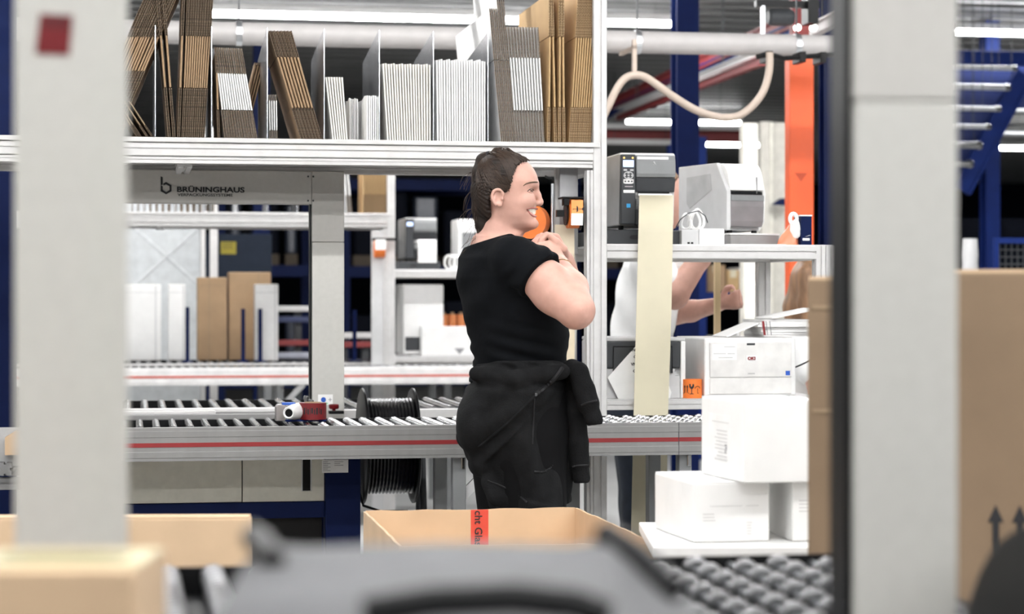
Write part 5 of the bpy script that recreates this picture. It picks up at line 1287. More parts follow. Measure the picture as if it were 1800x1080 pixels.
for i in range(4):
    for j in range(3):
        if (i * 3 + j * 5) % 4: m.box(X0 - .0016, X0 - .0008, DW + .072 + j * .004, DW + .075 + j * .004, zb + .055 + i * .005, zb + .059 + i * .005)
B2.part('label_code', m, GREYINK)
B3, X0, X1, zb, zt = wbox(1376, 1480, 1396, 846, 958, DW + .02, .26, 'lower right white carton half hidden by the tan carton', yaw=math.radians(8), z=zt_tab + .001)
text_block(B3, X0 + .015, DW + .02, zt - .04, .03, .03, n=4)
T = Thing('low_table', 'low white topped table carrying the white cartons', 'table', 0, 0, 0, world=(.6, 4.7, 0)); T.o = (.6, 4.7, 0)
xa, xb = (1148 - 900) / FPX * (DW - .08), (1600 - 900) / FPX * DW
T.part('table_top', MB().box(xa, xb, DW - .08, DW + .42, zt_tab - .022, zt_tab), WHITE, bev=.003)
for x in (xa + .03, xb - .06):
    for y in (DW - .06, DW + .37): T.part('leg', MB().box(x, x + .035, y, y + .035, 0, zt_tab - .022), LGREY)
# big tan cartons at the right
def big_carton(px0, wpx, ytop, D, depth, label, ybot, yaw, arrows=None, zb=.0):
    X0 = (px0 - 900) / FPX * D; W = wpx / FPX * D; zt = CAM_H - (ytop - HOR) / FPX * D
    T = Thing('big_carton', label, 'carton', 0, 0, 0, world=(X0, D, .124)); T.o = (X0, D, .124); T.e.rotation_euler = (0, 0, yaw)
    T.part('carton_body', MB().box(X0, X0 + W, D, D + depth, .124, zt - .006), M('shaded_tan_board', (.22, .150, .092), .85, 0, .05, 6, bump=.03), bev=.004)  # shade on these cartons put into the darker board colour
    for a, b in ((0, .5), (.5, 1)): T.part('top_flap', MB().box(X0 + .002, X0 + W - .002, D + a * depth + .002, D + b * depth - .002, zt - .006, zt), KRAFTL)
    P = Thing('wooden_pallet', 'wooden pallet under ' + 'the ' + label, 'pallet', 0, 0, 0, world=(X0, D, 0)); P.o = (X0, D, 0); P.e.rotation_euler = (0, 0, yaw)
    pallet(P, X0 - .01, X0 + W + .01, D - .0, D + depth, 0)
    return T, X0, zt
T, X0, zt = big_carton(1420, 190, 486, 3.62, .5, 'big tan carton just left of the broad foreground post', 0, math.radians(-9))
for y in (540, 722):
    z = CAM_H - (y - HOR) / FPX * 3.62; T.part('staple_strip', MB().box(X0 + .008, X0 + .06, 3.6185, 3.62, z - .003, z + .003), KRAFTD)
T, X0, zt = big_carton(1655, 420, 474, 3.45, .5, 'big tan carton with two black arrows, right of the foreground post', 0, math.radians(-12))
D = 3.45; am = MB()
for px in (1748, 1789):
    x = (px - 900) / FPX * D; s = .0123; zt2 = CAM_H - (886 - HOR) / FPX * D; z2 = CAM_H - (976 - HOR) / FPX * D
    am.prism([(x - s * .42, z2), (x + s * .42, z2), (x + s * .42, zt2 - .028), (x + s, zt2 - .028), (x, zt2), (x - s, zt2 - .028), (x - s * .42, zt2 - .028)], 1, D - .0012, D)
z3 = CAM_H - (986 - HOR) / FPX * D; am.box((1738 - 900) / FPX * D, (1850 - 900) / FPX * D, D - .0012, D, z3 - .004, z3 + .003)
T.part('arrow_print', am, INK)
# long tan carton at the left, behind the foreground rollers
D = 4.35; X1 = (437 - 900) / FPX * D; zt = CAM_H - (910 - HOR) / FPX * D
T = Thing('long_carton', 'long low tan carton left, behind the blurred foreground rollers', 'carton', 0, 0, 0, world=(-.9, D, .124)); T.o = (-.9, D, .124); T.e.rotation_euler = (0, 0, math.radians(1.5))
T.part('carton_body', MB().box(X1 - .75, X1, D, D + .06, .124, zt - .004), KRAFTL, bev=.003)
for a, b in ((0, .03), (.03, .06)): T.part('top_flap', MB().box(X1 - .748, X1 - .002, D + a + .002, D + b - .002, zt - .004, zt), KRAFTL)
P = Thing('wooden_pallet', 'wooden pallet under the long low tan carton', 'pallet', 0, 0, 0, world=(-.9, D, 0)); P.o = (-.9, D, 0); P.e.rotation_euler = (0, 0, math.radians(1.5))
pallet(P, X1 - .76, X1 + .01, D - .0, D + .4, 0)

# ------------------------------------------------------------------ blurred foreground objects on the nearest bed
# tan carton low left
D = 1.60; X1 = (236 - 900) / FPX * D; ztb = CAM_H - (1003 - HOR) / FPX * D
T = Thing('near_carton', 'blurred tan carton in the lower left corner before the grey post', 'carton', 0, 0, 0, world=(X1 - .2, D, ZT + .001)); T.o = (X1 - .2, D, ZT + .001)
T.part('carton_body', MB().box(X1 - .38, X1, D, D + .15, ZT + .001, ztb), KRAFTL, bev=.003)
T.part('closing_tape', MB().box(X1 - .38, X1, D + .02, D + .13, ztb, ztb + .001), M('olive_tape', (.42, .37, .20), .4))
T.part('hand_hole', MB().box(X1 - .115, X1 - .02, D + .06, D + .09, ztb + .001, ztb + .002), M('dark_olive', (.16, .14, .07), .6))
# grey saddle-shaped hood
D = 1.30
def hp_(px, py, d): return WP(px, py, d)
T = Thing('grey_hood', 'blurred grey plastic hood with dark ends in the middle foreground', 'machine hood', 0, 0, 0, world=(-.03, D + .08, ZT + .001)); T.o = (-.03, D + .08, ZT + .001)
m = MB(); xs_ = [436, 476, 540, 650, 780, 900, 1000, 1070, 1120, 1180, 1230]; yt_ = [985, 958, 962, 958, 955, 957, 960, 950, 985, 1035, 1075]
n = len(xs_)
for d, dy in ((D + .16, 0), (D + .12, 8), (D + .06, 40), (D, 70), (D - .02, 110)):
    for x, y in zip(xs_, yt_):
        X, Y, z = WP(x, y, D + .16); zz = max(z - dy / FPX * D * (1.0 if 450 < x < 1150 else .6), ZT + .004); m.v.append((X, d, zz))
for j in range(4):
    for i in range(n - 1): m.f.append((j * n + i, j * n + i + 1, (j + 1) * n + i + 1, (j + 1) * n + i))
b = len(m.v)
for x in xs_: m.v.append((WP(x, 0, D + .16)[0], D + .16, ZT + .002))
for i in range(n - 1): m.f.append((i, b + i, b + i + 1, i + 1))
c_ = len(m.v)
for x in xs_: m.v.append((WP(x, 0, D + .16)[0], D - .02, ZT + .002))
for i in range(n - 1): m.f.append((4 * n + i, 4 * n + i + 1, c_ + i + 1, c_ + i))
T.part('hood_shell', m, M('satin_grey_plastic', (.13, .13, .133), .75, spec=.12), sm=True)
for (xa_, ya_, xb_, yb_) in ((446, 945, 478, 990), (1062, 938, 1185, 1040)):
    p0 = WP(xa_, ya_, D + .16); p1 = WP(xb_, yb_, D + .10)
    T.part('grip_edge', MB().tube([p0, tuple((p0[i] + p1[i]) / 2 + (.004 if i == 2 else 0) for i in range(3)), p1], .009, 10), BLACK, sm=True)
pl = [WP(x, y, D - .035) for x, y in ((640, 1078), (760, 1058), (900, 1052), (1010, 1062), (1070, 1085))]
T.part('dark_trim', MB().tube(pl, .010, 10), BLACK, sm=True)
# black spool flange in the lower right corner
spool(0, 0, -4.43, .862, .20, 'black strap spool with shiny rim in the lower right corner', uoff=(-.283, -.10))
# ------------------------------------------------------------------ people: signed distance fields meshed by surface nets
class Field:
    def __init__(s, xs, ys, zs):
        s.x, s.y, s.z = [np.asarray(a, np.float32) for a in (xs, ys, zs)]
        s.a = np.full((len(s.x), len(s.y), len(s.z)), .06, np.float32)
    def sub(s, lo, hi):
        i = [max(0, int(np.searchsorted(g, l)) - 1) for g, l in zip((s.x, s.y, s.z), lo)]
        j = [min(len(g), int(np.searchsorted(g, h)) + 2) for g, h in zip((s.x, s.y, s.z), hi)]
        sl = tuple(slice(a, b) for a, b in zip(i, j))
        return sl, s.x[sl[0]][:, None, None], s.y[sl[1]][None, :, None], s.z[sl[2]][None, None, :]
    def put(s, sl, d, k, op):
        A = s.a[sl]
        if op == 'u':
            if k > 0: h = np.maximum(k - np.abs(A - d), 0) / k; s.a[sl] = np.minimum(A, d) - h * h * k * .25
            else: s.a[sl] = np.minimum(A, d)
        elif op == 's':
            d = -d
            if k > 0: h = np.maximum(k - np.abs(A - d), 0) / k; s.a[sl] = np.maximum(A, d) + h * h * k * .25
            else: s.a[sl] = np.maximum(A, d)
    def cap(s, p, q, r0, r1=None, k=.02, op='u', fl=1.0):
        """tapered capsule; fl squashes nothing (kept round)"""
        p = np.array(p, np.float32); q = np.array(q, np.float32); r1 = r0 if r1 is None else r1; m = max(r0, r1) + .05
        sl, X, Y, Zz = s.sub(np.minimum(p, q) - m, np.maximum(p, q) + m)
        d = q - p; L = float(d @ d) + 1e-9
        t = np.clip(((X - p[0]) * d[0] + (Y - p[1]) * d[1] + (Zz - p[2]) * d[2]) / L, 0, 1)
        dist = np.sqrt((X - p[0] - t * d[0]) ** 2 + (Y - p[1] - t * d[1]) ** 2 + (Zz - p[2] - t * d[2]) ** 2) - (r0 + (r1 - r0) * t)
        s.put(sl, dist, k, op)
    def chain(s, pts, rs, k=.02, op='u'):
        for i in range(len(pts) - 1): s.cap(pts[i], pts[i + 1], rs[i], rs[i + 1], k, op)
    def ell(s, c, r, k=.02, op='u', rot=None):
        m = max(r) + .05; sl, X, Y, Zz = s.sub([v - m for v in c], [v + m for v in c])
        X = X - c[0]; Y = Y - c[1]; Zz = Zz - c[2]
        if rot is not None:
            Rm = np.array(rot); X, Y, Zz = (Rm[0][i] * X + Rm[1][i] * Y + Rm[2][i] * Zz for i in range(3))
        k0 = np.sqrt((X / r[0]) ** 2 + (Y / r[1]) ** 2 + (Zz / r[2]) ** 2); k1 = np.sqrt((X / r[0] ** 2) ** 2 + (Y / r[1] ** 2) ** 2 + (Zz / r[2] ** 2) ** 2) + 1e-6
        s.put(sl, k0 * (k0 - 1) / k1, k, op)
    def loft(s, secs, yaw=0.0, k=.02, op='u', grow=0.0, off=(0, 0), pw=2.0, disp=None):
        """stack of (z, cx, cy, rx, ry) sections turned by yaw"""
        secs = sorted(secs); zz = np.array([a[0] for a in secs]); m = max(max(a[3], a[4]) for a in secs) + .06
        cx = np.mean([a[1] for a in secs]); cy = np.mean([a[2] for a in secs])
        sl, X, Y, Zq = s.sub((cx - m - .1, cy - m - .1, zz[0] - .05), (cx + m + .1, cy + m + .1, zz[-1] + .05))
        zl = Zq.ravel(); W = [np.interp(zl, zz, [a[i] for a in secs]).astype(np.float32)[None, None, :] for i in range(1, 5)]
        c, n = math.cos(yaw), math.sin(yaw)
        dx = X - W[0]; dy = Y - W[1]; lx = (dx * c + dy * n); ly = (-dx * n + dy * c)
        rx = W[2] + grow; ry = W[3] + grow
        k0 = (np.abs(lx / rx) ** pw + np.abs(ly / ry) ** pw) ** (1 / pw); k1 = np.sqrt((lx / rx ** 2) ** 2 + (ly / ry ** 2) ** 2) + 1e-5
        d = k0 * (k0 - 1) / k1; d = np.maximum(d, -.06)
        if disp is not None: d = d + disp(X, Y, Zq, np.arctan2(ly, lx))
        e = np.maximum(zz[0] - Zq, Zq - zz[-1]); d = np.maximum(d, e)
        s.put(sl, d.astype(np.float32), k, op)
    def half(s, p, n, op='s', k=0.0):
        """cut away the side n points to"""
        n = np.array(n, float); n /= np.linalg.norm(n); d = ((s.x[:, None, None] - p[0]) * n[0] + (s.y[None, :, None] - p[1]) * n[1] + (s.z[None, None, :] - p[2]) * n[2]).astype(np.float32)
        s.a = np.maximum(s.a, d)
    def mesh(s, name):
        A = s.a.copy(); A[0] = A[-1] = .05; A[:, 0] = A[:, -1] = .05; A[:, :, 0] = A[:, :, -1] = .05
        S = A < 0; nx, ny, nz = A.shape
        cnt = np.zeros((nx - 1, ny - 1, nz - 1), np.int8)
        for i in (0, 1):
            for j in (0, 1):
                for k in (0, 1): cnt += S[i:nx - 1 + i, j:ny - 1 + j, k:nz - 1 + k]
        act = np.argwhere((cnt > 0) & (cnt < 8)); idx = -np.ones(cnt.shape, np.int64); idx[tuple(act.T)] = np.arange(len(act))
        I, J, K = act.T; acc = np.zeros((len(act), 3)); n = np.zeros(len(act))
        cs = [(i, j, k) for i in (0, 1) for j in (0, 1) for k in (0, 1)]
        for a in cs:
            for b in cs:
                if sum(abs(p - q) for p, q in zip(a, b)) == 1 and a < b:
                    va = A[I + a[0], J + a[1], K + a[2]]; vb = A[I + b[0], J + b[1], K + b[2]]; m = (va < 0) != (vb < 0)
                    t = np.where(m, va / np.where(m, va - vb, 1), 0)
                    for d, g, q in ((0, s.x, I), (1, s.y, J), (2, s.z, K)):
                        ga = g[q + a[d]]; gb = g[q + b[d]]; acc[:, d] += np.where(m, ga + (gb - ga) * t, 0)
                    n += m
        V = acc / n[:, None]; F = []
        for ax in range(3):
            sh = [slice(None)] * 3; s0 = list(sh); s1 = list(sh); s0[ax] = slice(0, -1); s1[ax] = slice(1, None)
            e = np.argwhere(S[tuple(s0)] != S[tuple(s1)]); o1, o2 = [d for d in range(3) if d != ax]
            e = e[(e[:, o1] > 0) & (e[:, o2] > 0)]
            def cell(d1, d2):
                q = e.copy(); q[:, o1] -= d1; q[:, o2] -= d2; return idx[tuple(q.T)]
            quad = np.stack([cell(1, 1), cell(0, 1), cell(0, 0), cell(1, 0)], 1)
            inside = S[tuple(e.T)]; flip = inside if ax != 1 else ~inside
            quad[~flip] = quad[~flip][:, ::-1]; F.append(quad)
        F = np.concatenate(F); F = F[(F >= 0).all(1)]
        me = bpy.data.meshes.new(name); me.vertices.add(len(V)); me.vertices.foreach_set('co', V.astype(np.float32).ravel())
        me.loops.add(F.size); me.loops.foreach_set('vertex_index', F.astype(np.int32).ravel())
        me.polygons.add(len(F)); me.polygons.foreach_set('loop_start', np.arange(0, F.size, 4, dtype=np.int32)); me.polygons.foreach_set('loop_total', np.full(len(F), 4, np.int32))
        me.update(calc_edges=True); me.validate(); me.shade_smooth()
        return me
def axis_grid(breaks):
    """breaks: [(start, step), ..., (end, None)]"""
    out = []
    for (a, st), (b, _) in zip(breaks[:-1], breaks[1:]): out += list(np.arange(a, b - st * .5, st))
    return np.array(out + [breaks[-1][0]])

SKIN = M('skin', (.52, .30, .24), .5, 0, .06, 30, bump=.04, sss=.08, bscale=300, spec=.35)
HAIRM = M('brown_hair', (.013, .0065, .0036), .6, 0, .35, 60, bump=.5, stretch=(1, 1, .12), spec=.3)
HAIRL = M('brown_hair_strand', (.030, .0155, .008), .5, 0, .3, 200, spec=.35)  # lighter strand tone paints the highlights into the hair
TSHIRT = M('black_tshirt', (.0026, .0032, .0044), .9, 0, .1, 40, bump=.25, bscale=60, spec=.12)
HOODIE = M('black_hoodie', (.0075, .0077, .0082), .95, 0, .2, 30, bump=.4, bscale=220, spec=.15)
TROUSER = M('black_trousers', (.003, .003, .0035), .9, 0, .1, 30, bump=.2, bscale=80, spec=.15)
LIPM = M('lips', (.40, .13, .11), .4, 0, .05)
TEETH = M('teeth', (.80, .76, .68), .3, 0, .02)
EYEW = M('eye_white', (.72, .68, .65), .2, 0, .02)
EYED = M('iris_dark', (.03, .02, .015), .15, 0, .02)
BROW = M('brow_hair', (.10, .06, .035), .8, 0, .1)
GOLD = M('gold', (.75, .52, .25), .25, 1.0, .02)

WD = 5.97; WK = WD / FPX; WX0 = 920
def wx(px): return (px - WX0) * WK
def wz(py): return CAM_H - (py - HOR) * WK
def W3(px, py, y): return (wx(px), y, wz(py))

def woman():
    T = bpy.data.objects.new('person', None); COL.objects.link(T); T.location = ((WX0 - 900) * WK, WD, 0)
    tag(T, 'laughing woman in black t-shirt, hoodie tied at waist, hands clasped at chest', 'person')
    yaw = math.radians(20); cy_, sy_ = math.cos(yaw), math.sin(yaw)
    body = Field(axis_grid([(-.30, .012), (-.15, .0030), (.12, .0036), (.30, None)]), axis_grid([(-.40, .006), (-.15, .0030), (.10, .008), (.34, None)]), axis_grid([(-.01, .02), (1.20, .004), (1.34, .0032), (1.48, .0026), (1.70, None)]))
    B = body
    # ---- trunk and legs (mostly under clothes)
    secs = [(1.452, -.080, 0, .055, .070), (1.430, -.068, 0, .072, .128), (1.395, -.052, 0, .098, .172), (1.34, -.032, 0, .124, .178), (1.27, -.018, 0, .130, .166), (1.18, -.008, 0, .126, .152), (1.10, -.006, 0, .112, .140), (1.02, -.01, 0, .112, .14), (.94, -.015, 0, .115, .14), (.86, -.01, 0, .105, .135)]
    B.loft(secs, yaw, k=.02)
    for s in (-1, 1):
        hx, hy = -.02 - sy_ * .085 * s, cy_ * .085 * s
        B.chain([(hx, hy, .90), (hx + .015, hy, .50), (hx + .0, hy, .10)], [.095, .062, .042], k=.04)
        B.chain([(hx - .03, hy, .04), (hx + .06 * cy_ + .08, hy + .06 * sy_ + .02, .03)], [.038, .030], k=.03)
    # ---- neck
    B.cap((-.088, 0, 1.40), (-.056, -.004, 1.52), .060, .051, k=.02)
    B.cap((-.055, 0, 1.42), (-.030, -.004, 1.485), .045, .034, k=.02)
    # ---- head: sections from crown to chin (photo row, back, front, half width), then features
    yh = -.004
    hsec = [(268, 872, 890, .010), (271, 863.8, 900, .026), (275, 858.7, 909, .040), (282, 851, 921, .054), (290, 845, 933, .063), (300, 841, 940, .069), (310, 839, 944.5, .0725), (321, 838, 947, .074), (331, 838, 943.5, .073), (342, 840, 940.5, .071), (352, 843, 940.5, .069), (361, 849, 942, .066), (368, 854, 942.5, .063), (375, 858.1, 941, .060), (381, 860.9, 940, .057), (387, 863.8, 940, .052), (394, 868, 943, .046), (400, 874, 941, .038), (404, 882, 935, .029), (407, 892, 926, .016)]
    zz = np.array([wz(a[0]) for a in hsec])[::-1]
    zf = np.linspace(zz[0], zz[-1], 160); kern = np.hanning(9); kern /= kern.sum()
    def head_form(Fd, grow, k):
        sl, X, Y, Zq = Fd.sub((-.20, -.12, wz(412)), (.10, .12, wz(258))); zl = Zq.ravel()
        def prof(c):
            v = np.interp(zf, zz, np.array([a[c] for a in hsec])[::-1]); v = np.convolve(np.pad(v, 4, 'edge'), kern, 'valid'); return np.interp(zl, zf, v).astype(np.float32)[None, None, :]
        xb, xf, wd_ = wx(prof(1)), wx(prof(2)), prof(3); xc = xb + (xf - xb) * .47
        lx = X - xc; ly = Y - yh; rx = np.where(lx > 0, xf - xc, xc - xb) + grow; wd_ = wd_ + grow; pw = 2.25
        k0 = ((np.abs(lx) / rx) ** pw + (np.abs(ly) / wd_) ** pw) ** (1 / pw); k1 = np.sqrt((lx / rx ** 2) ** 2 + (ly / wd_ ** 2) ** 2) + 1e-4
        dh = np.clip(k0 * (k0 - 1) / k1, -.05, .06); dh = np.maximum(dh, np.maximum(zz[0] - Zq, Zq - zz[-1] - grow)); Fd.put(sl, dh.astype(np.float32), k, 'u')
    head_form(B, 0.0, .016)
    for s in (-1, 1):
        B.ell((wx(941), yh + s * .034, wz(336.5)), (.0145, .0170, .0095), k=.012, op='s')               # eye sockets
        B.ell((wx(926.8), yh + s * .0335, wz(337.5)), (.0128, .0145, .0110), k=.004)                    # lids
        B.cap((wx(943), yh + s * .010, wz(327)), (wx(933), yh + s * .042, wz(326)), .0062, .0055, k=.012)   # brow ridge
        B.ell((wx(926), yh + s * .040, wz(355)), (.0230, .0165, .0165), k=.020)                         # raised cheek
    B.ell((wx(934.5), yh, wz(394)), (.0185, .020, .0135), k=.014)                                       # chin
    B.chain([(wx(942.5), yh, wz(331)), (wx(946.0), yh, wz(343)), (wx(949.4), yh, wz(355.2))], [.0066, .0068, .0096], k=.008)   # nose
    B.ell((wx(947.5), yh, wz(359)), (.0075, .0060, .0055), k=.006)
    for s in (-1, 1):
        B.ell((wx(944.0), yh + s * .0105, wz(357.5)), (.0095, .0068, .0066), k=.004)                    # nostril wings
        B.ell((wx(947.5), yh + s * .0062, wz(362.2)), (.0052, .0028, .0034), k=.002, op='s')
        B.cap((wx(940.5), yh + s * .021, wz(358)), (wx(927), yh + s * .043, wz(372)), .0028, .0024, k=.008, op='s')   # smile crease
    # open smile, carved along the surface from the corner to the middle and mirrored
    def surf(px, py):
        i = int(np.argmin(abs(B.x - wx(px)))); k = int(np.argmin(abs(B.z - wz(py)))); c = B.a[i, :, k]
        jj = [j for j in range(1, len(B.y)) if c[j] < 0 <= c[j - 1] and B.y[j] > -.10]
        if not jj: return yh
        j = jj[0]; return float(B.y[j - 1] + (B.y[j] - B.y[j - 1]) * c[j - 1] / (c[j - 1] - c[j]))
    def half_path(pts, n=5):
        P_ = smooth_path(pts, n); ys_ = np.array([min(surf(x, y), yh) for x, y in P_]); ys_[-1] = yh
        for _ in range(3): ys_[1:-1] = .25 * ys_[:-2] + .5 * ys_[1:-1] + .25 * ys_[2:]
        return [(wx(x), float(v), wz(y)) for (x, y), v in zip(P_, ys_)]
    LU = half_path([(927.6, 369.8), (931, 367.9), (936, 367.0), (940.5, 366.9), (944.2, 367.8)])
    LL = half_path([(927.8, 370.6), (930.2, 375.2), (934.5, 379.2), (938.5, 380.8), (941.6, 380.8)])
    TU = half_path([(928.8, 369.6), (932, 368.4), (937, 367.8), (941, 368.0), (943.2, 368.6)])
    TL = half_path([(928.8, 370.6), (931.5, 373.4), (935.5, 375.8), (939.5, 376.6), (942.2, 376.6)])
    for u, l in zip(LU, LL):
        c = [(a + b) / 2 for a, b in zip(u, l)]; hh = abs(u[2] - l[2]) / 2
        for s in (1, -1): B.ell((c[0] + .001, c[1] if s > 0 else 2 * yh - c[1], c[2]), (.0052, .0058, max(hh * .92, .0008)), k=.0012, op='s')
    # ear (near and far): plate, rim, hollow, tragus, lobe
    for s in (-1, 1):
        ye = yh + s * .0730
        B.ell((wx(875.5), ye, wz(350)), (.0165, .0060, .0235), k=.004)
        rim = [(884.5, 346), (882.5, 339.5), (876, 336.2), (868.5, 339), (865.5, 347), (867.5, 356), (872, 362.5)]
        B.chain([(wx(x), ye + s * (.0085 if x < 880 else .005), wz(y)) for x, y in smooth_path(rim, 3)], [.0036] * 19, k=.003)
        B.ell((wx(876.5), ye + s * .0075, wz(350.5)), (.0098, .0052, .0150), k=.003, op='s')
        B.cap((wx(873.5), ye + s * .004, wz(342)), (wx(870.5), ye + s * .0045, wz(355)), .0030, .0026, k=.003)
        B.ell((wx(883.5), ye + s * .005, wz(352)), (.0038, .0042, .0052), k=.003)
        B.ell((wx(878), ye + s * .002, wz(362.5)), (.0080, .0048, .0070), k=.004)
    # ---- right arm (nearest us): upper arm forward and down, forearm folded back up to the chest
    sh = (-.020, -.160, 1.386); el = (.138, -.262, 1.2520); wr = (.097, -.115, 1.372)
    B.ell(sh, (.052, .048, .050), k=.03)
    B.chain([sh, (.064, -.215, 1.324), el], [.054, .0565, .047], k=.02)
    B.ell((.092, -.232, 1.285), (.060, .048, .046), k=.03, rot=None)
    B.chain([el, (.126, -.19, 1.312), wr], [.046, .0435, .0275], k=.02)
    # left arm, mostly hidden
    sl_ = (-.08, .165, 1.395); e2 = (.135, .16, 1.245); w2 = (.115, -.005, 1.385)
    B.ell(sl_, (.060, .055, .06), k=.03); B.chain([sl_, (.03, .18, 1.31), e2], [.056, .052, .043], k=.02); B.chain([e2, (.13, .08, 1.31), w2], [.043, .040, .027], k=.02)
    # hands clasped: palm, four fingers and thumb each
    def hand(w, dirv, up, side, curl, flip, k=.006):
        """w wrist, dirv towards the knuckles, up = back of the hand, side = towards the index finger"""
        d = Vector(dirv).normalized(); n = Vector(up).normalized(); s = Vector(side); s = (s - d * s.dot(d)).normalized(); n = (n - d * n.dot(d) - s * n.dot(s)).normalized(); w = Vector(w)
        for f in (-.026, -.009, .009, .024): B.cap(tuple(w + d * .008 + s * f * .55), tuple(w + d * .072 + s * f), .0155, .0125, k=.012)
        for j, (f, L) in enumerate(((.027, .070), (.009, .078), (-.009, .073), (-.026, .058))):
            p = w + d * .078 + s * f; ang = 0.15; r = .0092 - .0006 * j * (j == 3)
            seg = (.42, .32, .26); rad = r
            for q, fr in enumerate(seg):
                ang += curl[q]; v = d * math.cos(ang) - n * math.sin(ang); p2 = p + v * (L * fr)
                B.cap(tuple(p), tuple(p2), rad, rad * .93, k=k * .5 if q else k); p = p2; rad *= .93
        # thumb from the side of the palm
        p = w + d * .022 + s * .024 - n * .004; p2 = p + (d * .6 + s * .75 - n * .35).normalized() * .036; p3 = p2 + (d * .95 + s * .15 - n * .3).normalized() * .030; p4 = p3 + (d * .95 - s * .1 - n * .25).normalized() * .022
        B.chain([tuple(p), tuple(p2), tuple(p3), tuple(p4)], [.014, .0115, .0098, .0085], k=k)
    hand(wr, (-.042, .035, .060), (.45, -.80, .10), (-.55, -.35, -.1), (.75, .95, .55), 1)
    hand(w2, (-.035, -.012, .055), (.85, .25, .4), (-.1, -.5, .6), (.70, .85, .5), -1)
    o = link('body', B.mesh('body'), SKIN, T)
    # ---- t-shirt
    S = Field(axis_grid([(-.26, .005), (.24, None)]), axis_grid([(-.34, .006), (.32, None)]), axis_grid([(1.03, .005), (1.49, None)]))
    def folds(X, Y, Zq, th):
        low = np.clip((1.24 - Zq) / .12, 0, 1)
        return .0065 * low * np.sin(Zq * 150 + th * 2.2 + X * 22) * (.5 + .5 * np.sin(th * 3 + 1)) + .0045 * np.sin(Zq * 46 - X * 34 + Y * 12) * np.clip((Zq - 1.16) / .1, 0, 1) * np.clip((1.42 - Zq) / .06, 0, 1) * .7
    S.loft([(a[0], a[1] - (.012 if 1.2 < a[0] < 1.42 else .004), a[2], a[3], a[4]) for a in secs if a[0] > 1.0 and a[0] != 1.02] + [(1.02, -.02, 0, .125, .150)], yaw, k=.0, grow=.010, disp=folds)
    XX, YY, ZZ = S.x[:, None, None], S.y[None, :, None], S.z[None, None, :]
    tors = S.a
    for (a_, e_, mid, rr_, cut) in ((sh, el, (.034, -.199, 1.354), (.058, .054, .056), .092), (sl_, e2, (-.02, .178, 1.345), (.068, .063, .068), .085)):
        S.a = np.full(tors.shape, .06, np.float32)
        S.ell(a_, rr_, k=0); S.chain([a_, mid, tuple(np.array(mid) + (np.array(e_) - np.array(mid)) * .3)], [.060, .0640, .0645], k=.03)
        d = np.array(e_) - np.array(a_); d /= np.linalg.norm(d)
        t = ((XX - a_[0]) * d[0] + (YY - a_[1]) * d[1] + (ZZ - a_[2]) * d[2]).astype(np.float32)
        wr_ = (.0022 * np.sin((XX * 1.2 - ZZ * .6 + YY * .5) * 130)).astype(np.float32) * np.clip(t / .03, 0, 1)
        slv = np.maximum(S.a + wr_, t - cut)
        h = np.maximum(.030 - np.abs(tors - slv), 0) / .030; tors = np.minimum(tors, slv) - h * h * .030 * .25
    S.a = tors
    for q in (-1, 1): S.cap((-.080, q * .045, 1.440), (-.045 if q < 0 else -.085, q * .135, 1.408), .034, .036, k=.03)
    S.ell((-.085, 0, 1.43), (.066, .085, .05), k=.03)
    S.half((-.087, 0, 1.447), (-.29, 0, 1))
    S.half((0, 0, 1.05), (0, 0, -1))
    link('t_shirt', S.mesh('t_shirt'), TSHIRT, T)
    # ---- trousers and shoes
    P = Field(axis_grid([(-.24, .010), (.24, None)]), axis_grid([(-.24, .010), (.24, None)]), axis_grid([(.05, .015), (1.06, None)]))
    P.loft([(1.05, -.01, 0, .126, .155), (1.0, -.02, 0, .145, .178), (.92, -.03, 0, .155, .186), (.84, -.02, 0, .13, .172)], yaw, k=.02)
    for s in (-1, 1):
        hx, hy = -.02 - sy_ * .085 * s, cy_ * .085 * s
        P.chain([(hx, hy, .90), (hx + .02, hy, .50), (hx, hy, .12)], [.105, .075, .062], k=.04)
    P.cap((.045, -.10, .80), (.062, -.10, .60), .062, .055, k=.03)
    link('trousers', P.mesh('trousers'), TROUSER, T)
    for s in (-1, 1):
        hx, hy = -.02 - sy_ * .085 * s, cy_ * .085 * s
        F2 = Field(axis_grid([(-.16, .008), (.24, None)]), axis_grid([(-.22, .008), (.24, None)]), axis_grid([(-.004, .006), (.13, None)]))
        F2.chain([(hx - .035, hy, .045), (hx + .05, hy + .02, .042), (hx + .13, hy + .045, .036)], [.045, .044, .036], k=.03); F2.cap((hx - .01, hy, .05), (hx - .005, hy, .10), .046, .05, k=.02)
        F2.half((0, 0, .002), (0, 0, -1)); sh_ = link('shoe', F2.mesh('shoe'), DGREY, T)
    # ---- hoodie tied round the hips
    Hd = Field(axis_grid([(-.24, .0045), (.24, None)]), axis_grid([(-.27, .0055), (.26, None)]), axis_grid([(.68, .0045), (1.15, None)]))
    rows = [(632, 838, 1000), (645, 832, 1001), (660, 829, 1001), (685, 818, 1000), (712, 811, 1000), (742, 808, 1001), (768, 811, 1002), (790, 818, 1003), (812, 833, 1003), (830, 846, 1004), (850, 856, 1004), (872, 862, 1003), (893, 868, 1000)]
    hs = [(wz(y), (wx(a) + wx(b)) / 2, 0, (wx(b) - wx(a)) / 2 * .94, .198 if y > 660 else .172) for y, a, b in rows]
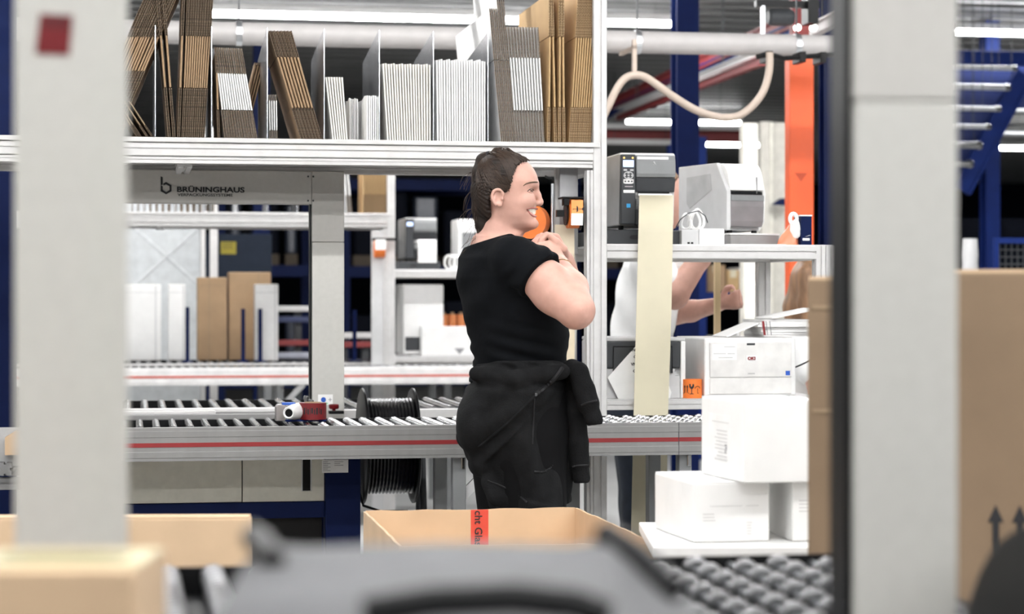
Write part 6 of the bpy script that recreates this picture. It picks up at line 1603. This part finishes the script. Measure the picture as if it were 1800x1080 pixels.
    def hfold(X, Y, Zq, th):
        near = (Y < .05)
        bands = .0055 * np.sin((Zq + X * .35) * 165 + 1.2 * np.sin(X * 25)) * np.clip((Zq - 1.035) / .02, 0, 1)
        lw = np.clip((1.03 - Zq) / .12, 0, 1)
        hang = lw * (.0085 * np.sin(th * 7.0 + Zq * 10 + .8) + .0048 * np.sin(th * 13.0 - Zq * 17 + 2.0))
        line = .985 + 1.02 * (X - .045)                       # folded front edge running down to the left
        t = np.clip((Zq - line) / .010, 0, 1) * np.clip((.09 - X) / .02, 0, 1) * near
        flap = -.0085 * t * np.clip((1.06 - Zq) / .02, 0, 1)
        sag = .005 * np.sin((Zq * .9 - X * .55) * 75) * t * np.clip((1.03 - Zq) / .05, 0, 1)
        pock = .016 * np.exp(-((X - .062 - .1 * (Zq - .868)) / .013) ** 2 - ((Zq - .862) / .038) ** 2) * near
        hem = .006 * (np.clip((Zq - (.757 - .20 * (X + .08))) / .006, 0, 1)) - .006
        return bands + hang + flap + sag + pock + hem
    Hd.loft(hs, yaw * .35, k=0, disp=hfold)
    # the rolled collar and hood bunch over the seat
    Hd.chain([W3(838, 655, -.10), W3(905, 664, -.19), W3(985, 650, -.155)], [.020, .022, .022], k=.02)
    Hd.ell(W3(838, 745, -.08), (.055, .10, .085), k=.03); Hd.ell(W3(850, 812, -.06), (.042, .08, .04), k=.02)
    Hd.cap(W3(862, 842, -.12), W3(872, 868, -.14), .024, .022, k=.02)
    # knot
    Hd.ell(W3(1003, 648, -.10), (.028, .035, .026), k=.012)
    # sleeves
    Hd.chain([W3(1004, 644, -.10), W3(1014, 652, -.13), W3(1024, 682, -.135), W3(1031, 706, -.135)], [.022, .027, .029, .031], k=.008)
    Hd.chain([W3(1034, 712, -.135), W3(1041, 734, -.135)], [.0235, .0245], k=.003)
    Hd.ell(W3(1047, 749, -.135), (.036, .036, .0125), k=0, op='s')
    Hd.chain([W3(1006, 655, -.07), W3(1012, 720, -.085), W3(1015, 775, -.09), W3(1017, 812, -.09)], [.022, .026, .027, .028], k=.008)
    Hd.chain([W3(1018, 820, -.09), W3(1020, 836, -.09)], [.024, .024], k=.003)
    Hd.ell(W3(1022, 852, -.09), (.034, .034, .013), k=0, op='s')
    Hd.half((0, 0, wz(890)), (0.10, 0, -1))
    hz = Hd.mesh('hoodie'); hood = link('tied_hoodie', hz, HOODIE, T)
    # surface points for zip, cord and pocket
    A = Hd.a
    def front(px, py, lift=.002):
        i = int(np.argmin(abs(Hd.x - wx(px)))); k = int(np.argmin(abs(Hd.z - wz(py)))); col = A[i, :, k]; j = np.argmax(col < 0)
        if not (col < 0).any(): return None
        j = max(j, 1); t = col[j - 1] / (col[j - 1] - col[j]); y = Hd.y[j - 1] + (Hd.y[j] - Hd.y[j - 1]) * t
        return (wx(px), float(y) - lift, wz(py))
    def line(pts, r, name, mat, n=10, lift=.0015):
        P_ = [q for q in (front(x, y, lift) for x, y in smooth_path(pts, n)) if q]
        link(name, MB().tube(P_, r, 6).mesh(name), mat, hood, sm=True)
    ZIP = M('zip_tape', (.013, .013, .014), .6, spec=.2)
    line([(986, 644), (972, 662), (955, 678), (940, 688)], .0062, 'zip_band', ZIP)
    line([(940, 690), (900, 730), (862, 764), (842, 780)], .0042, 'seam', HOODIE)
    line([(938, 692), (937, 730), (935, 772)], .0022, 'drawcord', ZIP)
    q = front(941, 688); link('zip_pull', MB().box(q[0] - .003, q[0] + .003, q[1] - .006, q[1], q[2] - .005, q[2] + .004).mesh('zip_pull'), CHROME, hood)
    line([(973, 772), (974, 795), (968, 812), (955, 820), (938, 819)], .0028, 'pocket_edge', ZIP)
    line([(858, 838), (880, 846), (905, 858), (925, 872)], .0030, 'hem_seam', ZIP)
    line([(1018, 708), (1030, 703), (1044, 700)], .003, 'cuff_seam', ZIP); line([(1004, 816), (1016, 813), (1032, 813)], .003, 'cuff_seam', ZIP)
    # ---- face pieces, laid on the skin surface
    def skin_at(px, py, lift=.0):
        i = int(np.argmin(abs(B.x - wx(px)))); k = int(np.argmin(abs(B.z - wz(py)))); c = B.a[i, :, k]
        jj = [j for j in range(1, len(B.y)) if c[j] < 0 <= c[j - 1] and B.y[j] > -.12]
        if not jj: return None
        j = jj[0]; t = c[j - 1] / (c[j - 1] - c[j]); return (wx(px), float(B.y[j - 1] + (B.y[j] - B.y[j - 1]) * t) - lift, wz(py))
    def both(pts, rs, name, mat, lift=.0003, n=4, seg=8):
        P_ = [q for q in (skin_at(x, y, lift) for x, y in smooth_path(pts, n)) if q]
        if len(P_) < 2: return
        ys_ = [p[1] for p in P_]; kk = np.array([.25, .5, .25])
        for _ in range(2): ys_ = list(np.convolve(np.pad(ys_, 1, 'edge'), kk, 'valid'))
        P_ = [(p[0], y, p[2]) for p, y in zip(P_, ys_)]
        rr_ = list(np.interp(np.linspace(0, 1, len(P_)), np.linspace(0, 1, len(rs)), rs))
        for s in (1, -1): link(name, MB().tube([(p[0], p[1] if s > 0 else 2 * yh - p[1], p[2]) for p in P_], rr_, seg).mesh(name), mat, T, sm=True)
    both([(944.5, 321.5), (938, 322.2), (931, 323.4), (924, 326), (919.5, 329.5)], [.0016, .0022, .0021, .0017, .0008], 'eyebrow', BROW)
    both([(938.8, 336.0), (936.5, 334.2), (933, 334.2), (929.5, 336.0), (926.5, 338.6)], [.0006, .0015, .0016, .0014, .0008], 'lashes', EYED)
    both([(937.5, 339.2), (934, 340.6), (930.5, 340.2), (927, 338.8)], [.0005, .0006, .0006, .0004], 'lower_lashes', BROW)
    for s in (-1, 1):
        e = link('eye', MB().lathe((0, 0, 0), (1, 0, 0), [(-.0128, .0004), (-.011, .0068), (-.007, .0112), (0, .0138), (.007, .0112), (.011, .0068), (.0128, .0004)], 20).mesh('eye'), EYEW, T, (wx(926.8) + .0011, yh + s * .0347, wz(337.5)), sm=True)
        e.scale = (1.02, 1.06, .24)
        link('iris', MB().lathe((0, 0, 0), (.86, s * .5, 0), [(.0080, .0088), (.0126, .0078), (.0150, .0050), (.0158, .0006)], 16).mesh('iris'), EYED, e, sm=True)
    def mirror(P_, ins=0.0): return [(x - ins * .5, y + ins, z) for x, y, z in P_] + [(x - ins * .5, 2 * yh - y - ins, z) for x, y, z in P_[-2::-1]]
    n_ = len(mirror(LU)); f_ = np.linspace(-1, 1, n_)
    link('upper_lip', MB().tube(mirror(LU, .0006), [.0009 + .0017 * (1 - f * f) for f in f_], 8).mesh('upper_lip'), LIPM, T, sm=True)
    link('lower_lip', MB().tube(mirror(LL, .0006), [.0009 + .0024 * (1 - f * f) for f in f_], 8).mesh('lower_lip'), LIPM, T, sm=True)
    m = MB(); tu, tl = mirror(TU, .0030), mirror(TL, .0030)
    for i in range(0, n_ - 2, 2):
        n = len(m.v); g = .06
        for q, (i0, i1) in ((0, (i, i + 1)), (1, (i + 2, i + 1))):
            for arr in (tu, tl):
                p = tuple(arr[i0][d] * (1 - g) + arr[i1][d] * g for d in range(3)); m.v += [p, (p[0] - .004, yh + (p[1] - yh) * .86, p[2])]
        m.f += [(n, n + 2, n + 6, n + 4), (n + 1, n + 5, n + 7, n + 3), (n, n + 4, n + 5, n + 1), (n + 2, n + 3, n + 7, n + 6), (n, n + 1, n + 3, n + 2), (n + 4, n + 6, n + 7, n + 5)]
    link('teeth', m.mesh('teeth'), TEETH, T)
    # ---- hair
    G = Field(axis_grid([(-.17, .003), (.06, None)]), axis_grid([(-.10, .003), (.09, None)]), axis_grid([(1.40, .003), (1.715, None)]))
    head_form(G, .0075, .0); G.ell((-.088, yh, 1.545), (.048, .060, .06), k=.03)
    poly = np.array([W3(x, y, 0)[::2] for x, y in ((934, 283), (917, 288), (906, 299), (901, 316), (897, 334), (888, 343), (879, 334), (868, 335), (861, 346), (862, 362), (864, 378), (862, 396), (856, 412), (842, 420), (815, 400), (800, 330), (820, 240), (935, 250))])
    X2, Z2 = np.meshgrid(G.x, G.z, indexing='ij'); P0 = poly; P1 = np.roll(poly, -1, 0); dmin = np.full(X2.shape, 1e9); ins = np.zeros(X2.shape, bool)
    for (ax, az), (bx, bz) in zip(P0, P1):
        ex, ez = bx - ax, bz - az; t = np.clip(((X2 - ax) * ex + (Z2 - az) * ez) / (ex * ex + ez * ez), 0, 1); dmin = np.minimum(dmin, np.hypot(X2 - ax - t * ex, Z2 - az - t * ez))
        c = ((az > Z2) != (bz > Z2)) & (X2 < (bx - ax) * (Z2 - az) / (bz - az + 1e-12) + ax); ins ^= c
    sd = np.where(ins, -dmin, dmin).astype(np.float32)[:, None, :]
    h = np.maximum(.012 - np.abs(G.a - sd), 0) / .012; G.a = np.maximum(G.a, sd) + h * h * .003
    # combed grooves towards the tie
    tie = np.array(W3(857, 279, yh))
    XX, YY, ZZ = G.x[:, None, None], G.y[None, :, None], G.z[None, None, :]
    ang = np.arctan2(YY - yh, (ZZ - 1.585) + .15 * (XX + .03)); G.a = G.a + (.0011 * np.sin(ang * 46 + XX * 60) + .0008 * np.sin(ang * 83 - XX * 40)).astype(np.float32)
    hcap = Field(G.x, G.y, G.z); head_form(hcap, .0075, 0.0); hcap = hcap.a
    G.ell(W3(853, 280, yh), (.020, .022, .018), k=.012)
    pt = [W3(856, 277, yh), W3(849, 284, yh), W3(845, 303, yh), W3(844, 335, yh - .004), W3(846, 368, yh - .008), W3(850, 396, yh - .012), W3(852, 420, yh - .014), W3(851, 440, yh - .012)]
    G.chain(pt, [.013, .017, .0215, .0235, .024, .021, .014, .005], k=.012)
    link('hair', G.mesh('hair'), HAIRM, T)
    # fine strands over cap and tail, plus fly-aways
    rr = random.Random(11); st = MB(); cen = Vector((-.047, yh, 1.600))
    def onskull(v, e=.0):
        # march outwards along the ray from the skull centre to the hair surface
        d = (v - cen).normalized(); best = .05
        for q in range(40):
            p = cen + d * (.05 + .0022 * q); i = min(max(int((p.x - G.x[0]) / .003), 0), len(G.x) - 1); j = min(max(int((p.y - G.y[0]) / .003), 0), len(G.y) - 1); k = min(max(int((p.z - G.z[0]) / .003), 0), len(G.z) - 1)
            if hcap[i, j, k] < 0: best = .05 + .0022 * q
        return cen + d * (best + .0012 + e)
    tv = Vector(tie)
    hl = [Vector(W3(x, y, 0)) for x, y in smooth_path([(930, 283), (915, 290), (906, 300), (901, 316), (896, 334), (884, 338), (866, 338), (863, 362), (863, 390), (858, 408)], 6)]
    for i in range(420):
        p = rr.choice(hl).copy(); p.x += rr.uniform(-.012, .002); p.z += rr.uniform(-.006, .006); s = -1 if rr.random() < .72 else 1
        q = (p.x - cen.x) / .0975, (p.z - cen.z) / .0935; yy = max(0, 1 - q[0] ** 2 - q[1] ** 2) ** .5 * .0805; p.y = cen.y + s * yy * rr.uniform(.25 if p.z > 1.66 else .97, 1.0)
        if p.z < 1.54: continue
        path = []
        for k in range(9):
            t = k / 8; v = p.lerp(tv, t); v.z += .022 * math.sin(PI * t) * (1 if p.z > 1.60 else -.3); path.append(tuple(onskull(v, .0008 + rr.uniform(0, .0018))))
        st.tube(path, [.0009] * 8 + [.0005], 4)
    for i in range(170):
        a = rr.uniform(0, 2 * PI); path = []; e = rr.uniform(.8, 1.02); ph = rr.uniform(0, 6)
        for k, (p, r_) in enumerate(zip(pt, [.012, .017, .0215, .0235, .024, .0215, .016, .010])):
            path.append((p[0] + math.cos(a) * r_ * e + .002 * math.sin(ph + k), p[1] + math.sin(a) * r_ * e, p[2] - (0.010 * rr.random() if k == 7 else 0)))
        st.tube(smooth_path(path, 2), .0008, 4)
    for i in range(90):     # stray hairs round the tail and nape
        b = Vector(pt[rr.choice((2, 3, 4, 5, 6, 6, 7, 7))]); p = b + Vector((rr.uniform(-.03, .0), rr.uniform(-.02, .02), 0)); path = [tuple(p)]; d = Vector((rr.uniform(-1, .2), rr.uniform(-.4, .4), rr.uniform(-.9, .5)))
        for k in range(6): d = (d + Vector((rr.uniform(-.3, .2), rr.uniform(-.3, .3), -.35))).normalized(); p = p + d * rr.uniform(.007, .012); path.append(tuple(p))
        st.tube(smooth_path(path, 2), .0005, 3)
    hsn = link('hair_strands', st.mesh('hair_strands'), HAIRL, T, sm=True); hsn['kind'] = 'stuff'
    link('hair_tie', MB().tube([(tie[0] - .004 + .012 * math.cos(t * PI / 8) * .5 + .002 * math.cos(t * 3), yh + .017 * math.sin(t * PI / 8), tie[2] + .004 + .014 * math.cos(t * PI / 8)) for t in range(16)], .0042, 8, True).mesh('hair_tie'), M('dark_silver_tie', (.10, .10, .11), .2, .8), T, sm=True)
    # ---- bracelet, necklace, ear stud
    wv = Vector(wr); dv = (Vector(el) - wv).normalized(); c = wv + dv * .012; x = dv.orthogonal().normalized(); y = dv.cross(x)
    link('bracelet', MB().tube([tuple(c + x * (.0315 * math.cos(t * PI / 12)) + y * (.0315 * math.sin(t * PI / 12))) for t in range(24)], .0013, 6, True).mesh('bracelet'), GOLD, T, sm=True)
    return T
woman()

# ---- two co-workers further back
def coworker(label, loc, yaw, head, torso, arms, shirt, hairc, legs=True, res=.011, long_hair=False, lean=0.0):
    """local frame: x forward, y left, z up; arms: list of point chains"""
    T = bpy.data.objects.new('person', None); COL.objects.link(T); T.location = loc; T.rotation_euler = (0, 0, yaw); tag(T, label, 'person')
    hx, hz = head
    B = Field(axis_grid([(-.32, res), (.78, None)]), axis_grid([(-.42, res), (.42, None)]), axis_grid([(-.01, res * 2), (.8, res), (hz + .16, None)]))
    secs = [(hz - .17, hx - .02, 0, .05, .06), (hz - .20, hx - .025, 0, .08, .15), (hz - .27, hx * .8 - .01, 0, .11, .19), (hz - .40, hx * .5, 0, .115, .17), (hz - .53, hx * .2, 0, .10, .145), (hz - .66, 0, 0, .12, .17), (hz - .76, 0, 0, .12, .165)]
    B.loft(secs, k=.02)
    B.cap((hx - .03, 0, hz - .2), (hx - .01, 0, hz - .08), .052, .05, k=.03)
    B.ell((hx, 0, hz), (.092, .074, .112), k=.02); B.ell((hx + .04, 0, hz - .06), (.045, .05, .055), k=.03); B.cap((hx + .085, 0, hz), (hx + .098, 0, hz - .025), .010, .012, k=.015)
    for s in (-1, 1):
        B.ell((hx - .005, s * .074, hz - .01), (.018, .01, .03), k=.008); B.ell((hx + .085, s * .032, hz + .008), (.012, .014, .01), k=.01, op='s')
        if legs: B.chain([(0, s * .09, hz - .76), (.02, s * .09, .48), (0, s * .09, .08)], [.095, .065, .045], k=.04); B.chain([(-.03, s * .09, .04), (.15, s * .1, .03)], [.04, .032], k=.03)
    for ch, rs in arms:
        B.chain(ch, rs, k=.02); w = Vector(ch[-1]); d = (w - Vector(ch[-2])).normalized(); sd = Vector((0, 0, 1)) - d * d.z; sd.normalize(); n = d.cross(sd)
        for f in (-.02, 0, .02): B.cap(tuple(w), tuple(w + d * .075 + sd * f), .017, .013, k=.012)
        for j, f in enumerate((.028, .010, -.009, -.026)):
            p = w + d * .08 + sd * f; q = p + (d * .85 + n * .3).normalized() * .04; r = q + (d * .6 + n * .7).normalized() * (.034 - .006 * (j == 3)); B.chain([tuple(p), tuple(q), tuple(r)], [.0105, .0095, .0085], k=.006)
        p = w + d * .03 + sd * .028; B.chain([tuple(p), tuple(p + (d * .7 + sd * .8).normalized() * .035), tuple(p + (d * .7 + sd * .8).normalized() * .035 + d * .03)], [.014, .012, .010], k=.006)
    link('body', B.mesh('body'), SKIN, T)
    S = Field(axis_grid([(-.30, res), (.34, None)]), axis_grid([(-.40, res), (.40, None)]), axis_grid([(hz - .82, res), (hz - .14, None)]))
    S.loft(secs + [(hz - .82, 0, 0, .135, .18)], k=0, grow=.018, disp=lambda X, Y, Zq, th: .005 * np.sin(Zq * 40 + th * 3 + X * 20))
    for ch, rs in arms: e = tuple(np.array(ch[0]) * .45 + np.array(ch[1]) * .55); S.chain([ch[0], e], [rs[0] + .022, rs[1] + .022], k=.03)
    S.half((0, 0, hz - .175), (0, 0, 1)); link('shirt', S.mesh('shirt'), shirt, T)
    if legs:
        P = Field(axis_grid([(-.22, res), (.22, None)]), axis_grid([(-.26, res), (.26, None)]), axis_grid([(.06, .02), (hz - .70, None)]))
        P.loft([(hz - .71, 0, 0, .128, .178), (hz - .85, -.01, 0, .14, .18), (hz - .92, 0, 0, .12, .17)], k=.02)
        for s in (-1, 1): P.chain([(0, s * .09, hz - .78), (.025, s * .09, .48), (0, s * .09, .10)], [.108, .08, .066], k=.04)
        link('trousers', P.mesh('trousers'), M('dark_jeans', (.010, .016, .028), .85, 0, .15, 20), T)
        for s in (-1, 1):
            F2 = Field(axis_grid([(-.12, .01), (.26, None)]), axis_grid([(-.06, .01), (.06, None)]), axis_grid([(-.01, .01), (.12, None)]))
            F2.chain([(-.035, 0, .045), (.06, 0, .042), (.17, 0, .035)], [.046, .044, .034], k=.03); F2.half((0, 0, .003), (0, 0, -1)); link('shoe', F2.mesh('shoe'), DGREY, T, (0, s * .093, 0))
    Hh = Field(axis_grid([(hx - .16, .008), (hx + .12, None)]), axis_grid([(-.12, .008), (.12, None)]), axis_grid([(hz - .34, .008), (hz + .14, None)]))
    Hh.ell((hx - .008, 0, hz + .012), (.098, .082, .112), k=.02)
    XX, YY, ZZ = Hh.x[:, None, None], Hh.y[None, :, None], Hh.z[None, None, :]
    Hh.a = np.maximum(Hh.a, ((XX - hx - .045) * .75 - (ZZ - hz - .055) * .65).astype(np.float32)); Hh.a = np.maximum(Hh.a, (XX * .3 - hx * .3 - (ZZ - hz + .10) * .95 - .01).astype(np.float32))
    if long_hair:
        for s in (-1, 1): Hh.chain([(hx - .03, s * .062, hz + .02), (hx - .02, s * .078, hz - .10), (hx - .0, s * .085, hz - .26)], [.045, .042, .028], k=.02)
        Hh.chain([(hx - .06, 0, hz + .0), (hx - .085, 0, hz - .12), (hx - .08, 0, hz - .28)], [.06, .062, .05], k=.03)
    link('hair', Hh.mesh('hair'), hairc, T)
    for s in (-1, 1): link('eye', MB().lathe((0, 0, 0), (1, 0, 0), [(-.008, .004), (0, .011), (.008, .008), (.011, .001)], 12).mesh('eye'), EYEW, T, (hx + .076, s * .032, hz + .006), sm=True)
    link('mouth', MB().tube([(hx + .082 - 6 * y * y, y, hz - .062) for y in (-.022, -.012, 0, .012, .022)], .004, 6).mesh('mouth'), LIPM, T, sm=True)
    return T
WSHIRT = M('white_shirt', (.84, .84, .83), .85, 0, .02, 20)
Dp = 8.35; Xp = (1118 - 900) / FPX * Dp
def lp(px, py, y, D=Dp, X=Xp): return ((px - 900) / FPX * (D + y) - X, y, CAM_H - (py - HOR) / FPX * (D + y))
zh = CAM_H - (348 - HOR) / FPX * Dp
coworker('blurred worker in a white t-shirt and dark jeans behind the printer desk', (Xp, Dp, 0), 0.0, ((1163 - 1118) / FPX * Dp, zh), None,
    [([(.04, -.17, zh - .26), lp(1186, 520, -.24), lp(1232, 452, -.20), lp(1252, 405, -.16)], [.052, .050, .040, .028]), ([(.04, .16, zh - .27), lp(1150, 560, .10), lp(1215, 547, -.05), lp(1262, 536, -.14)], [.052, .048, .040, .028])], WSHIRT, M('light_brown_hair', (.20, .11, .06), .6, 0, .2, 40))
D3 = 9.3; X3 = (1390 - 900) / FPX * D3; z3 = CAM_H - (492 - HOR) / FPX * D3
coworker('blurred long haired worker in a white shirt bending at the far right behind the desk', (X3, D3, 0), math.radians(-25), (.12, z3), None,
    [([(.1, -.17, z3 - .26), (.2, -.22, z3 - .48), (.42, -.16, z3 - .42)], [.05, .045, .028]), ([(.1, .17, z3 - .26), (.2, .22, z3 - .48), (.42, .16, z3 - .42)], [.05, .045, .028])], WSHIRT, M('long_brown_hair', (.23, .125, .065), .55, 0, .25, 40, stretch=(1, 1, .2)), long_hair=True)
bpy.context.view_layer.update()
